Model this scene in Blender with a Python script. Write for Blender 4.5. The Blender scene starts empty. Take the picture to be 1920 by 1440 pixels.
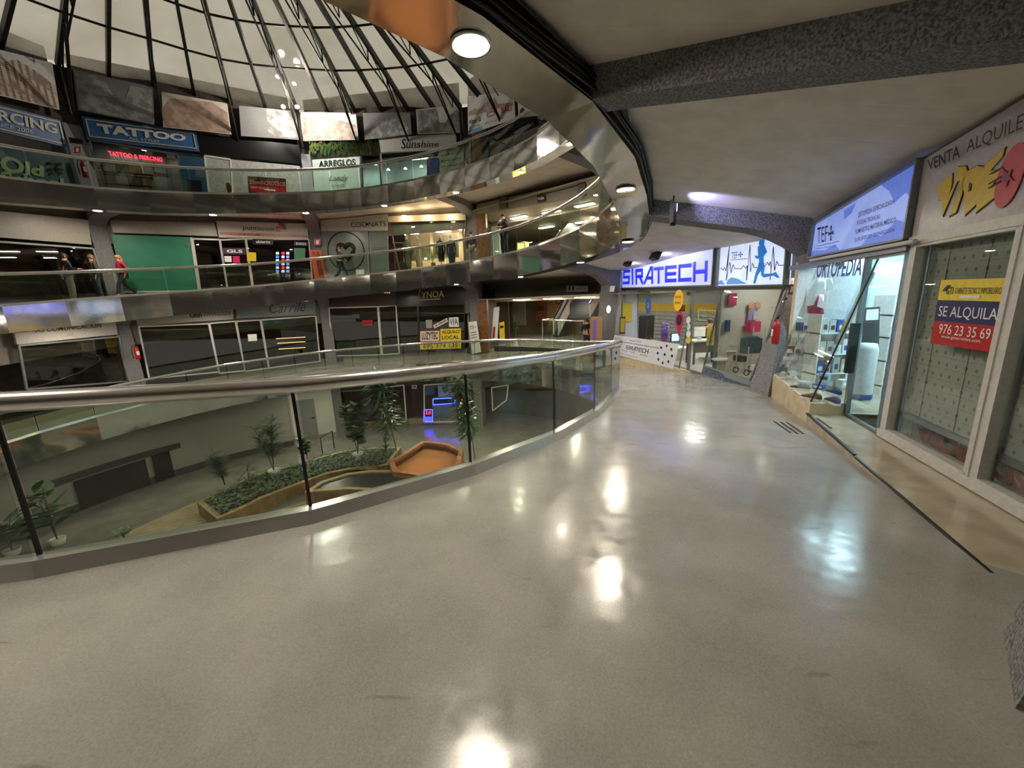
import bpy, bmesh, math, random
from mathutils import Vector, Matrix
sc = bpy.context.scene
COL = sc.collection
random.seed(7)
# ---------------------------------------------------------------- camera
F_PX, PITCH, ROLL, EYE = 732.7, 0.2106, -0.0373, 1.489
_c, _s, _cr, _sr = math.cos(PITCH), math.sin(PITCH), math.cos(ROLL), math.sin(ROLL)
RGT = Vector((_cr, _sr * _s, _sr * _c)); UPV = Vector((-_sr, _cr * _s, _cr * _c)); FWD = Vector((0, _c, -_s))
cam_d = bpy.data.cameras.new('camera'); cam = bpy.data.objects.new('camera', cam_d); COL.objects.link(cam)
cam_d.sensor_width = 36; cam_d.lens = F_PX / 1920 * 36; cam_d.clip_start = .05; cam_d.clip_end = 300
M = Matrix((RGT, UPV, -FWD)).transposed().to_4x4(); M.translation = (0, 0, EYE); cam.matrix_world = M
sc.camera = cam
# ---------------------------------------------------------------- world and exposure
w = bpy.data.worlds.new('world'); sc.world = w; w.use_nodes = True
bg = w.node_tree.nodes['Background']; bg.inputs[0].default_value = (.80, .74, .62, 1); bg.inputs[1].default_value = 0.29
sc.view_settings.view_transform = 'Standard'; sc.view_settings.look = 'None'
sc.view_settings.exposure = 1.3; sc.view_settings.gamma = 1
sc.cycles.max_bounces = 9; sc.cycles.diffuse_bounces = 4; sc.cycles.glossy_bounces = 4; sc.cycles.transparent_max_bounces = 16
sc.cycles.transmission_bounces = 4; sc.cycles.caustics_reflective = False; sc.cycles.caustics_refractive = False
sc.cycles.sample_clamp_indirect = 8.0; sc.cycles.use_denoising = True; sc.cycles.blur_glossy = 0.5
LAMP = 250.0

# ---------------------------------------------------------------- helpers: geometry of the place
CX, CY, TC = -6.0742, 10.5636, -1.04895
def interp(x, T, V):
    if x <= T[0]: return V[0]
    for i in range(1, len(T)):
        if x <= T[i]:
            a = (x - T[i-1]) / (T[i] - T[i-1]); return V[i-1] * (1 - a) + V[i] * a
    return V[-1]
RT = [-1.6,-.16,0,.15,.30,.43,.6,.8,1.08,1.26,1.49,1.7,1.9,2.05,2.3,2.5,2.75,2.9,3.15,3.4,3.7,3.9,4.1,4.7]
RV = [9.3,9.22,9.22,9.12,8.98,8.85,8.7,8.7,8.74,8.74,8.75,8.72,8.62,8.52,8.42,8.38,8.4,8.45,8.75,9.1,9.6,9.8,9.9,9.5]
def RE(t): return interp(t, RT, RV)
ZT = {
 1: ([-1.6,-.16,0,.15,.30,.43,.75,1.0,1.28,1.5,1.85,2.1,2.5,2.7,2.98,3.45,3.74,4.07,4.7],
     [.9,.09,0,-.07,-.14,-.2,-.42,-.66,-.92,-1.03,-1.15,-1.25,-1.40,-1.46,-1.56,-1.82,-2.08,-2.32,-2.75]),
 2: ([-1.6,0,.5,1.06,1.28,1.5,1.9,2.07,2.32,2.54,2.91,3.21,3.38,3.69,3.98,4.7],
     [5.1,4.2,3.92,3.68,3.62,3.51,3.27,3.19,3.04,2.93,2.72,2.46,2.37,2.13,1.87,1.4]),
 3: ([-1.6,0,1.06,1.65,1.94,2.2,2.5,2.72,3.15,3.45,3.68,3.9,4.35,4.7],
     [8.9,8.0,7.4,7.12,7.0,6.88,6.68,6.5,6.28,6.07,5.88,5.74,5.4,5.15])}
ZB = {
 2: ([-1.6,-.5,0,.19,.32,.45,.6,.93,1.3,1.5,1.76,2.1,2.34,2.5,2.9,3.68,4.02,4.7],
     [4.3,3.65,3.4,3.3,3.25,3.15,3.0,2.72,2.66,2.6,2.43,2.33,2.25,2.12,1.9,1.28,1.04,.6]),
 3: ([-1.6,0,.5,1.4,1.57,1.83,2.04,2.25,2.53,2.82,3.07,3.19,3.57,3.79,3.93,4.7],
     [8.1,7.2,6.9,6.42,6.37,6.31,6.2,6.1,5.94,5.74,5.6,5.54,5.26,5.16,5.01,4.4])}
CO = ([-1.6,.5,.78,1.2,1.5,2.2,4.7], [-.37,-.37,-.27,-.15,-.1,.3,.3])
def ZF(k, t): return interp(t, *ZT[k])
def ZBT(k, t): return ZF(1, t) - .85 if k == 1 else interp(t, *ZB[k])
RO = ([-1.6,.1,.27,.45,.75,1.1,1.5,2.26,4.7], [12.75,12.7,12.5,12.2,11.75,11.75,11.6,11.9,11.9])
def RF(t): return interp(t, *RO)
def ZC(k, t, R):                      # underside of slab k
    a = ZBT(k, t) + .27; R0 = RE(t) + .5; R1 = RF(t)
    b = ZBT(k, t) + interp(t, *CO) if k > 1 else a
    q = max(0, (R - R0) / (R1 - R0)); return a + (b - a) * min(q, 1)
def pol(t, R, z): return Vector((CX + R * math.cos(t + TC), CY + R * math.sin(t + TC), z))
def rdir(t): return Vector((math.cos(t + TC), math.sin(t + TC), 0))
def ray(px, py):
    return RGT * ((px - 960) / F_PX) + UPV * (-(py - 720) / F_PX) + FWD
CAMP = Vector((0, 0, EYE))
def atz(px, py, z):
    r = ray(px, py); return CAMP + r * ((z - EYE) / r.z)
class Pl:
    """a real plane of the place: wall, shopfront, slanted pane"""
    def __init__(s, o, n): s.o = Vector(o); s.n = Vector(n).normalized()
    def at(s, px, py, off=0):
        r = ray(px, py); return CAMP + r * (((s.o + s.n * off - CAMP).dot(s.n)) / r.dot(s.n))
    def q(s, pts, off=0): return [s.at(x, y, off) for x, y in pts]
def vpl(A, B, toward=(CX, CY)):
    A = Vector((A[0], A[1], 0)); B = Vector((B[0], B[1], 0)); d = (B - A); n = Vector((-d.y, d.x, 0)).normalized()
    if n.dot(Vector((toward[0], toward[1], 0)) - A) < 0: n = -n
    return Pl(A, n)
def pl3(a, b, c, toward):
    n = (b - a).cross(c - a).normalized()
    if n.dot(Vector(toward) - a) < 0: n = -n
    return Pl(a, n)
# ---------------------------------------------------------------- helpers: meshes
class MB:
    def __init__(s): s.v = []; s.f = []; s.sm = []
    def add(s, vs, fs, smooth=False):
        b = len(s.v); s.v += [Vector(v) for v in vs]
        for f in fs: s.f.append([b + i for i in f]); s.sm.append(smooth)
        return s
    def quad(s, a, b, c, d): return s.add([a, b, c, d], [(0, 1, 2, 3)])
    def prism(s, poly, vec):
        n = len(poly); vec = Vector(vec); p = [Vector(x) for x in poly]
        return s.add(p + [x + vec for x in p], [tuple(range(n)), tuple(reversed(range(n, 2 * n)))] + [(i, n + i, n + (i + 1) % n, (i + 1) % n) for i in range(n)])
    def box(s, c, sx, sy, sz, rz=0, up=None):
        c = Vector(c); R = Matrix.Rotation(rz, 3, 'Z')
        if up is not None: R = up
        vs = [c + R @ Vector((x * sx / 2, y * sy / 2, z * sz / 2)) for z in (-1, 1) for y in (-1, 1) for x in (-1, 1)]
        return s.add(vs, [(0, 2, 3, 1), (4, 5, 7, 6), (0, 1, 5, 4), (2, 6, 7, 3), (0, 4, 6, 2), (1, 3, 7, 5)])
    def bar(s, a, b, w, h, up=(0, 0, 1)):
        a = Vector(a); b = Vector(b); d = (b - a); 
        if d.length < 1e-6: return s
        d.normalize(); u = Vector(up); x = d.cross(u)
        if x.length < 1e-3: x = d.cross(Vector((1, 0, 0)))
        x.normalize(); y = x.cross(d).normalized()
        r = [x * w / 2 + y * h / 2, -x * w / 2 + y * h / 2, -x * w / 2 - y * h / 2, x * w / 2 - y * h / 2]
        return s.add([a + q for q in r] + [b + q for q in r], [(0, 1, 2, 3), (7, 6, 5, 4)] + [(i, 4 + i, 4 + (i + 1) % 4, (i + 1) % 4) for i in range(4)])
    def tube(s, pts, r, n=10, closed=False):
        pts = [Vector(p) for p in pts]; N = len(pts); rs = r if isinstance(r, (list, tuple)) else [r] * N
        rings = []
        for i, p in enumerate(pts):
            if closed: d = pts[(i + 1) % N] - pts[i - 1]
            else: d = pts[min(i + 1, N - 1)] - pts[max(i - 1, 0)]
            d.normalize(); u = Vector((0, 0, 1)) if abs(d.z) < .95 else Vector((1, 0, 0))
            x = d.cross(u).normalized(); y = x.cross(d)
            rings.append([p + (x * math.cos(2 * math.pi * j / n) + y * math.sin(2 * math.pi * j / n)) * rs[i] for j in range(n)])
        vs = [v for g in rings for v in g]; fs = []
        for i in range(N if closed else N - 1):
            a = i * n; b = ((i + 1) % N) * n
            for j in range(n): fs.append((a + j, a + (j + 1) % n, b + (j + 1) % n, b + j))
        s.add(vs, fs, True)
        if not closed: s.add(rings[0], [tuple(reversed(range(n)))]); s.add(rings[-1], [tuple(range(n))])
        return s
    def lathe(s, prof, o, n=20, axis=None):
        o = Vector(o); z = Vector(axis or (0, 0, 1)).normalized(); x = z.orthogonal().normalized(); y = z.cross(x)
        vs = [o + z * h + (x * math.cos(2 * math.pi * j / n) + y * math.sin(2 * math.pi * j / n)) * r for r, h in prof for j in range(n)]
        fs = [(i * n + j, i * n + (j + 1) % n, (i + 1) * n + (j + 1) % n, (i + 1) * n + j) for i in range(len(prof) - 1) for j in range(n)]
        s.add(vs, fs, True)
        if prof[0][0] > 1e-4: s.add(vs[:n], [tuple(reversed(range(n)))])
        if prof[-1][0] > 1e-4: s.add(vs[-n:], [tuple(range(n))])
        return s
    def ball(s, c, rx, ry=None, rz=None, n=12, R=None):
        ry = ry or rx; rz = rz or rx; c = Vector(c); vs = []; fs = []; m = n // 2 + 2
        for i in range(m + 1):
            a = math.pi * i / m
            for j in range(n):
                b = 2 * math.pi * j / n; v = Vector((rx * math.sin(a) * math.cos(b), ry * math.sin(a) * math.sin(b), rz * math.cos(a)))
                vs.append(c + (R @ v if R else v))
        for i in range(m):
            for j in range(n): fs.append((i * n + j, (i + 1) * n + j, (i + 1) * n + (j + 1) % n, i * n + (j + 1) % n))
        return s.add(vs, fs, True)
    def build(s, name, m, parent=None, **kw):
        o0 = ORG.get(parent.name, Vector()) if parent else Vector()
        if not parent and kw.get('base') is not None: o0 = Vector(kw['base'])
        me = bpy.data.meshes.new(name); me.from_pydata([v - o0 for v in s.v], [], s.f)
        me.polygons.foreach_set('use_smooth', s.sm); me.materials.append(m); me.update()
        bm = bmesh.new(); bm.from_mesh(me); bmesh.ops.recalc_face_normals(bm, faces=bm.faces); bm.to_mesh(me); bm.free()
        o = bpy.data.objects.new(name, me); COL.objects.link(o)
        if parent: o.parent = parent
        else: o.location = o0
        ORG[o.name] = o0
        return o
ORG = {}
def tag(o, label=None, cat=None, group=None, kind=None):
    if label: o['label'] = label
    if cat: o['category'] = cat
    if group: o['group'] = group
    if kind: o['kind'] = kind
    return o
def thing(name, loc, label=None, cat=None, group=None, kind=None):
    o = bpy.data.objects.new(name, None); o.empty_display_size = .1; COL.objects.link(o); o.location = Vector(loc); ORG[o.name] = Vector(loc)
    return tag(o, label, cat, group, kind)
def struct(mb, name, m, parent=None):
    o = mb.build(name, m, parent)
    if not parent: o['kind'] = 'structure'
    return o
def centre(q):
    c = Vector()
    for p in q: c += p
    return c / len(q)
def text(st, q, m, parent, name='lettering', depth=.012, shear=0, bold=0.0, flat=True):
    """lettering as a mesh, its bounding box laid on the quad q (TL,TR,BR,BL)"""
    cu = bpy.data.curves.new('t', 'FONT'); cu.body = st; cu.shear = shear; cu.offset = bold; cu.align_x = 'CENTER'; cu.resolution_u = 3
    o = bpy.data.objects.new('t', cu); me = bpy.data.meshes.new_from_object(o)
    bpy.data.objects.remove(o); bpy.data.curves.remove(cu)
    vs = [v.co.copy() for v in me.vertices]
    if not vs: return None
    if bold:      # keep the thickened outline only where it has no spikes
        cu = bpy.data.curves.new('t', 'FONT'); cu.body = st; cu.shear = shear; cu.align_x = 'CENTER'; cu.resolution_u = 3
        o = bpy.data.objects.new('t', cu); m0 = bpy.data.meshes.new_from_object(o); bpy.data.objects.remove(o); bpy.data.curves.remove(cu)
        v0 = [v.co.copy() for v in m0.vertices]; ex = lambda L, k: max(v[k] for v in L) - min(v[k] for v in L)
        if ex(vs, 1) > ex(v0, 1) + 2.6 * bold or ex(vs, 0) > ex(v0, 0) + 2.6 * bold: bpy.data.meshes.remove(me); me, vs = m0, v0
    x0 = min(v.x for v in vs); x1 = max(v.x for v in vs); y0 = min(v.y for v in vs); y1 = max(v.y for v in vs)
    TL, TR, BR, BL = [Vector(p) for p in q]; n = (TR - TL).cross(BL - TL).normalized()
    if n.dot(CAMP - TL) < 0: n = -n
    o0 = ORG.get(parent.name, Vector()) if parent else Vector()
    out = []
    for v in vs:
        a = (v.x - x0) / (x1 - x0 + 1e-9); b = (v.y - y0) / (y1 - y0 + 1e-9)
        out.append((BL * (1 - a) + BR * a) * (1 - b) + (TL * (1 - a) + TR * a) * b)
    fs = [list(p.vertices) for p in me.polygons]; bpy.data.meshes.remove(me)
    mb = MB(); mb.add([p + n * depth for p in out], fs)
    o = mb.build(name, m, parent)
    return o
def sub(q, a0, b0, a1, b1):
    """part of a quad TL,TR,BR,BL; a to the right, b downwards, 0..1"""
    TL, TR, BR, BL = q
    f = lambda a, b: (TL * (1 - a) + TR * a) * (1 - b) + (BL * (1 - a) + BR * a) * b
    return [f(a0, b0), f(a1, b0), f(a1, b1), f(a0, b1)]
def qn(q):
    n = (q[1] - q[0]).cross(q[3] - q[0]).normalized()
    return n if n.dot(CAMP - q[0]) > 0 else -n
def slab(q, th, mb=None, off=0):
    mb = mb or MB(); n = qn(q); return mb.prism([p + n * off for p in q], -n * th)
def frame(q, w, th, mb=None, sides='TRBL'):
    mb = mb or MB(); n = qn(q)
    e = {'T': (0, 1), 'R': (1, 2), 'B': (2, 3), 'L': (3, 0)}
    for k in sides: a, b = e[k]; mb.bar(q[a], q[b], w, th, up=n)
    return mb
def disc(c, n, rx, ry=None, xa=None, seg=24, th=.01, mb=None):
    mb = mb or MB(); n = Vector(n).normalized(); x = Vector(xa).normalized() if xa else Vector((0, 0, 1)).cross(n).normalized(); y = n.cross(x); ry = ry or rx
    return mb.prism([Vector(c) + x * rx * math.cos(2 * math.pi * i / seg) + y * ry * math.sin(2 * math.pi * i / seg) for i in range(seg)], n * th)
# ---------------------------------------------------------------- materials
def lin(c):
    return tuple([(x / 12.92 if x <= .04045 else ((x + .055) / 1.055) ** 2.4) for x in [v / 255 for v in c]]) + (1,)
MATS = {}
def mat(name, col, rough=.6, metal=0, emit=None, es=0, noise=None, bump=0, scale=20, spec=.5):
    """noise = second colour blended in by a noise texture"""
    if name in MATS: return MATS[name]
    m = bpy.data.materials.new(name); m.use_nodes = True; nt = m.node_tree; b = nt.nodes['Principled BSDF']
    c = lin(col); b.inputs['Base Color'].default_value = c; b.inputs['Roughness'].default_value = rough
    b.inputs['Metallic'].default_value = metal; b.inputs['Specular IOR Level'].default_value = spec
    tcn = nt.nodes.new('ShaderNodeTexCoord')
    nz = nt.nodes.new('ShaderNodeTexNoise'); nz.inputs['Scale'].default_value = scale; nz.inputs['Detail'].default_value = 4
    nt.links.new(tcn.outputs['Object'], nz.inputs['Vector'])
    mx = nt.nodes.new('ShaderNodeMix'); mx.data_type = 'RGBA'; mx.inputs['A'].default_value = c
    mx.inputs['B'].default_value = lin(noise) if noise else tuple([v * .88 for v in c[:3]]) + (1,)
    rp = nt.nodes.new('ShaderNodeMapRange'); rp.inputs['From Min'].default_value = .38; rp.inputs['From Max'].default_value = .62
    nt.links.new(nz.outputs['Fac'], rp.inputs['Value']); nt.links.new(rp.outputs['Result'], mx.inputs['Factor'])
    nt.links.new(mx.outputs['Result'], b.inputs['Base Color'])
    if bump:
        bp = nt.nodes.new('ShaderNodeBump'); bp.inputs['Strength'].default_value = bump; bp.inputs['Distance'].default_value = .02
        nt.links.new(nz.outputs['Fac'], bp.inputs['Height']); nt.links.new(bp.outputs['Normal'], b.inputs['Normal'])
    if emit:
        b.inputs['Emission Color'].default_value = lin(emit); b.inputs['Emission Strength'].default_value = es
    MATS[name] = m; return m
def glass(name, tint, refl=1.0, rough=0.0, dust=0.0, dcol=(200, 205, 200)):
    m = bpy.data.materials.new(name); m.use_nodes = True; nt = m.node_tree; nt.nodes.clear()
    out = nt.nodes.new('ShaderNodeOutputMaterial'); tr = nt.nodes.new('ShaderNodeBsdfTransparent'); gl = nt.nodes.new('ShaderNodeBsdfGlossy')
    tr.inputs[0].default_value = tint + (1,); gl.inputs['Roughness'].default_value = rough
    fr = nt.nodes.new('ShaderNodeFresnel'); ge = nt.nodes.new('ShaderNodeNewGeometry'); ir = nt.nodes.new('ShaderNodeMapRange')   # same reflection from both faces of the sheet
    ir.inputs['To Min'].default_value = 1.5; ir.inputs['To Max'].default_value = 1 / 1.5; nt.links.new(ge.outputs['Backfacing'], ir.inputs['Value']); nt.links.new(ir.outputs[0], fr.inputs[0])
    mu = nt.nodes.new('ShaderNodeMath'); mu.operation = 'MULTIPLY'; mu.inputs[1].default_value = refl; mu.use_clamp = True
    mx = nt.nodes.new('ShaderNodeMixShader'); nt.links.new(fr.outputs[0], mu.inputs[0]); nt.links.new(mu.outputs[0], mx.inputs[0])
    nt.links.new(tr.outputs[0], mx.inputs[1]); nt.links.new(gl.outputs[0], mx.inputs[2]); last = mx
    if dust:
        df = nt.nodes.new('ShaderNodeBsdfDiffuse'); df.inputs[0].default_value = lin(dcol)
        m2 = nt.nodes.new('ShaderNodeMixShader'); m2.inputs[0].default_value = dust
        nt.links.new(mx.outputs[0], m2.inputs[1]); nt.links.new(df.outputs[0], m2.inputs[2]); last = m2
    nt.links.new(last.outputs[0], out.inputs[0]); MATS[name] = m; return m
def E(name, col, s): # a light-giving material
    return mat(name, col, .5, emit=col, es=s, spec=.2)
FLOOR = mat('polished_terrazzo', (158, 154, 148), .16, noise=(144, 141, 135), scale=1.6, spec=.55)
def _floor():
    nt = FLOOR.node_tree; b = nt.nodes['Principled BSDF']; t = nt.nodes.new('ShaderNodeTexCoord')
    n2 = nt.nodes.new('ShaderNodeTexNoise'); n2.inputs['Scale'].default_value = 9; n2.inputs['Detail'].default_value = 6; n2.inputs['Roughness'].default_value = .6
    r = nt.nodes.new('ShaderNodeMapRange'); r.inputs['From Min'].default_value = .3; r.inputs['From Max'].default_value = .7; r.inputs['To Min'].default_value = .10; r.inputs['To Max'].default_value = .26
    nt.links.new(t.outputs['Object'], n2.inputs['Vector']); nt.links.new(n2.outputs['Fac'], r.inputs['Value']); nt.links.new(r.outputs['Result'], b.inputs['Roughness'])
    n3 = nt.nodes.new('ShaderNodeTexNoise'); n3.inputs['Scale'].default_value = 3.5; n3.inputs['Detail'].default_value = 2
    nt.links.new(t.outputs['Object'], n3.inputs['Vector'])
    bp = nt.nodes.new('ShaderNodeBump'); bp.inputs['Strength'].default_value = .25; bp.inputs['Distance'].default_value = .012
    nt.links.new(n3.outputs['Fac'], bp.inputs['Height']); nt.links.new(bp.outputs['Normal'], b.inputs['Normal'])
    sp = nt.nodes.new('ShaderNodeTexNoise'); sp.inputs['Scale'].default_value = 110; sp.inputs['Detail'].default_value = 3; nt.links.new(t.outputs['Object'], sp.inputs['Vector'])
    pt = nt.nodes.new('ShaderNodeTexNoise'); pt.inputs['Scale'].default_value = .55; pt.inputs['Detail'].default_value = 7; pt.inputs['Roughness'].default_value = .65; nt.links.new(t.outputs['Object'], pt.inputs['Vector'])
    ad = nt.nodes.new('ShaderNodeMath'); ad.operation = 'ADD'; nt.links.new(sp.outputs['Fac'], ad.inputs[0]); nt.links.new(pt.outputs['Fac'], ad.inputs[1])
    mr = nt.nodes.new('ShaderNodeMapRange'); mr.inputs['From Min'].default_value = .7; mr.inputs['From Max'].default_value = 1.3; mr.inputs['To Min'].default_value = .80; mr.inputs['To Max'].default_value = 1.15; nt.links.new(ad.outputs[0], mr.inputs['Value'])
    # dark scuffs left by feet and trolleys, stretched along one direction
    mp = nt.nodes.new('ShaderNodeMapping'); mp.inputs['Rotation'].default_value = (0, 0, .9); mp.inputs['Scale'].default_value = (1.2, 9, 1); nt.links.new(t.outputs['Object'], mp.inputs[0])
    sc1 = nt.nodes.new('ShaderNodeTexNoise'); sc1.inputs['Scale'].default_value = 1.6; sc1.inputs['Detail'].default_value = 5; nt.links.new(mp.outputs[0], sc1.inputs['Vector'])
    sm = nt.nodes.new('ShaderNodeMapRange'); sm.inputs['From Min'].default_value = .68; sm.inputs['From Max'].default_value = .76; sm.inputs['To Min'].default_value = 0; sm.inputs['To Max'].default_value = -.35; nt.links.new(sc1.outputs['Fac'], sm.inputs['Value'])
    ad2 = nt.nodes.new('ShaderNodeMath'); ad2.operation = 'ADD'; nt.links.new(mr.outputs[0], ad2.inputs[0]); nt.links.new(sm.outputs[0], ad2.inputs[1]); mr = ad2
    src = b.inputs['Base Color'].links[0].from_socket; hs = nt.nodes.new('ShaderNodeHueSaturation'); nt.links.new(src, hs.inputs['Color']); nt.links.new(mr.outputs[0], hs.inputs['Value']); nt.links.new(hs.outputs[0], b.inputs['Base Color'])
_floor()
FLOORB = mat('lower_floor', (120, 118, 110), .15, noise=(105, 103, 96), scale=1.5)
CEIL = mat('ceiling_paint', (208, 198, 182), .8, noise=(196, 187, 172), scale=2, bump=.05)
CEILP = mat('ceiling_boards', (218, 210, 200), .75, noise=(206, 198, 188), scale=3)
def _boards():
    nt = CEILP.node_tree; b = nt.nodes['Principled BSDF']; t = nt.nodes.new('ShaderNodeTexCoord')
    wv = nt.nodes.new('ShaderNodeTexWave'); wv.wave_type = 'RINGS'; wv.rings_direction = 'Z'; wv.inputs['Scale'].default_value = .0
    mp = nt.nodes.new('ShaderNodeMapping'); mp.inputs['Rotation'].default_value = (0, 0, .35)
    wv.wave_type = 'BANDS'; wv.bands_direction = 'Y'; wv.inputs['Scale'].default_value = .9; wv.inputs['Distortion'].default_value = .4
    nt.links.new(t.outputs['Object'], mp.inputs[0]); nt.links.new(mp.outputs[0], wv.inputs['Vector'])
    bp = nt.nodes.new('ShaderNodeBump'); bp.inputs['Strength'].default_value = .25; bp.inputs['Distance'].default_value = .01
    cr = nt.nodes.new('ShaderNodeValToRGB'); cr.color_ramp.elements[0].position = .0; cr.color_ramp.elements[1].position = .08
    nt.links.new(wv.outputs['Fac'], cr.inputs[0]); nt.links.new(cr.outputs[0], bp.inputs['Height']); nt.links.new(bp.outputs['Normal'], b.inputs['Normal'])
_boards()
CONC = mat('granular_concrete', (136, 135, 135), .85, noise=(84, 84, 87), bump=.7, scale=55)
STEEL = mat('polished_steel', (206, 204, 200), .07, .88, noise=(196, 194, 190), bump=.12, scale=1.3)
STEELB = mat('brushed_steel', (216, 214, 210), .2, .7, noise=(210, 208, 204), scale=3)
RAIL = mat('rail_steel', (216, 213, 210), .2, .9, noise=(206, 203, 200), scale=3)
DARKM = mat('dark_metal', (48, 44, 40), .45, .6, noise=(32, 29, 26), scale=8)
GLS = glass('balustrade_glass', (.80, .86, .80), 1.0)
GLC = glass('shop_glass', (.90, .95, .94), 1.0)
GLD = glass('dim_shop_glass', (.6, .6, .56), 1.7)
WALLW = mat('white_wall', (196, 193, 186), .7, noise=(186, 183, 176), scale=1)
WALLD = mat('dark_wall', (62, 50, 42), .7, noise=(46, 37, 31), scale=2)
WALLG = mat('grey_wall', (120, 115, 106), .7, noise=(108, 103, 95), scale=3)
ALU = mat('white_aluminium', (200, 198, 194), .4, .1)
ALUG = mat('grey_aluminium', (130, 134, 136), .35, .6)
MARB = mat('cream_marble', (200, 184, 152), .25, noise=(185, 168, 136), scale=6)
MARBG = mat('polished_step_stone', (176, 164, 142), .15, noise=(160, 148, 126), scale=5)
SIGNW = mat('sign_white', (196, 194, 190), .35)
SIGNG = mat('sign_grey', (150, 144, 136), .45)
BLK = mat('black', (14, 14, 14), .4); WHT = mat('white', (228, 228, 226), .4); NAVY = mat('navy', (22, 30, 84), .4)
REDP = mat('red_paint', (176, 26, 30), .35); YEL = mat('yellow', (222, 196, 44), .45); BLU = mat('blue', (40, 78, 150), .4)
TEAL = mat('teal', (30, 88, 104), .5, noise=(24, 74, 90), scale=4); GRN = mat('poster_green', (38, 118, 92), .5, noise=(34, 108, 84), scale=2)
WOODV = mat('wood_veneer', (132, 92, 54), .4, noise=(108, 70, 38), scale=5)
BRN = mat('brown_panel', (64, 40, 28), .5); GREYD = mat('dark_grey', (58, 58, 58), .5); PINK = mat('magenta', (196, 30, 98), .4)
ORG_ = mat('orange', (206, 92, 48), .5); CREAM = mat('cream', (214, 204, 184), .5); GREEN = mat('green', (60, 128, 62), .5); PURP = mat('purple', (112, 84, 168), .5)
# ================================================================ the building: slabs, fascias, ceilings
DT = .148; K0, K1 = -11, 31
def frange(a, b, n): return [a + (b - a) * i / n for i in range(n + 1)]
PILT = [-.43, .2, .745, 1.545, 2.26, 2.96, 3.65, 4.35]
RO = ([-1.6,.1,.27,.45,.75,1.1,1.5,2.26,4.7], [12.75,12.7,12.5,12.2,11.75,11.6,11.2,11.9,11.9])
def strip(ts, f0, f1, mb=None, smooth=True):
    mb = mb or MB(); vs = []
    for t in ts: vs += [f0(t), f1(t)]
    return mb.add(vs, [(2*i, 2*i+1, 2*i+3, 2*i+2) for i in range(len(ts)-1)], smooth)
TS = [k * DT / 2 for k in range(2 * K0, 2 * K1 + 1)]
TP = [k * DT for k in range(K0, K1 + 1)]
def PE(t, z, dr=0):          # point on the faceted slab edge
    k = math.floor(t / DT + 1e-9); a = t / DT - k
    p = pol(k * DT, RE(k * DT) + dr, 0); q = pol((k + 1) * DT, RE((k + 1) * DT) + dr, 0)
    r = p * (1 - a) + q * a; r.z = z; return r
for k in (1, 2, 3):
    mb = MB()
    RLIM = lambda t, r: min(r, 12.0 if .33 < t < .7 else 11.7) if (k == 1 and .33 < t < 1.5) else r      # the shops on the right have level floors of their own
    for ra, rb in ((None, 10.6), (10.6, 12.4), (12.4, 15.3)):
        strip(TS, (lambda t, ra=ra: PE(t, ZF(k, t), .02) if ra is None else pol(t, RLIM(t, ra), ZF(k, t))), (lambda t, rb=rb: pol(t, RLIM(t, rb), ZF(k, t))), mb)
    struct(mb, 'floor', FLOOR)
    mb = MB(); strip(TP, lambda t: PE(t, ZF(k, t) + .02, -.03), lambda t: PE(t, ZBT(k, t), -.03), mb, False)
    struct(mb, 'trim_1', STEEL)
    mb = MB(); strip(TP, lambda t: PE(t, ZBT(k, t), -.03), lambda t: PE(t, ZBT(k, t), .5), mb, False)
    struct(mb, 'trim_2', STEEL)
    mb = MB(); strip(TP, lambda t: PE(t, ZBT(k, t), .5), lambda t: PE(t, ZBT(k, t) + .32, .5), mb, False)
    struct(mb, 'trim_3', DARKM)
    mb = MB()
    for q0, q1 in ((0, .25), (.25, .5), (.5, .75), (.75, 1)):
        fp = lambda t, q: (lambda R: (PE(t, ZC(k, t, R), .48) if q == 0 else pol(t, R, ZC(k, t, R))))(RE(t) + .5 + q * (RF(t) - RE(t) - .5))
        strip(TS, lambda t: fp(t, q0), lambda t: fp(t, q1), mb)
    strip(TS, lambda t: pol(t, RF(t), ZC(k, t, RF(t))), lambda t: pol(t, 15.4, ZC(k, t, RF(t))), mb)
    struct(mb, 'ceiling', CEILP if k == 2 else CEIL)
# bottom storey
mb = MB(); n = 64
mb.prism([Vector((CX + 22 * math.cos(2*math.pi*i/n), CY + 22 * math.sin(2*math.pi*i/n), -5.5)) for i in range(n)], (0, 0, -.1))
struct(mb, 'floor', FLOORB)
mb = MB(); strip(frange(3.17, 4.75, 22), lambda t: pol(t, 10.35, -5.5), lambda t: pol(t, 10.35, ZBT(1, t) + .35), mb)
strip(frange(3.17, 4.75, 22), lambda t: pol(t, 10.6, -5.5), lambda t: pol(t, 10.6, ZBT(1, t) + .35), mb)
struct(mb, 'wall_left', mat('lower_wall_paint', (150, 147, 140), .7, noise=(142, 139, 132), scale=.8))
mb = MB(); strip(frange(3.17, 4.75, 22), lambda t: pol(t, 10.32, -5.5), lambda t: pol(t, 10.32, -5.2), mb)
struct(mb, 'baseboard_left', GREYD)
# outer walls of the storeys (back of the shops) and of the passage behind the opening
for k in (1, 2, 3):
    for a, b in (((-1.62, .72), (2.26, 4.6)) if k == 1 else ((-1.62, 1.5), (2.26, 4.6))):
        if k == 3: a, b = -1.62, 4.6
        mb = MB(); strip(frange(a, b, 40), lambda t: pol(t, 14.9, ZF(k, t) - .1), lambda t: pol(t, 14.9, ZF(k, t) + 3.9), mb)
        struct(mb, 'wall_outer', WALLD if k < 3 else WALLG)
        if k == 3: break
mb = MB(); strip(frange(1.0, 3.2, 30), lambda t: pol(t, 14.5, -5.5), lambda t: pol(t, 14.5, -1.7), mb)
struct(mb, 'wall_lower', WALLD)
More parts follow.
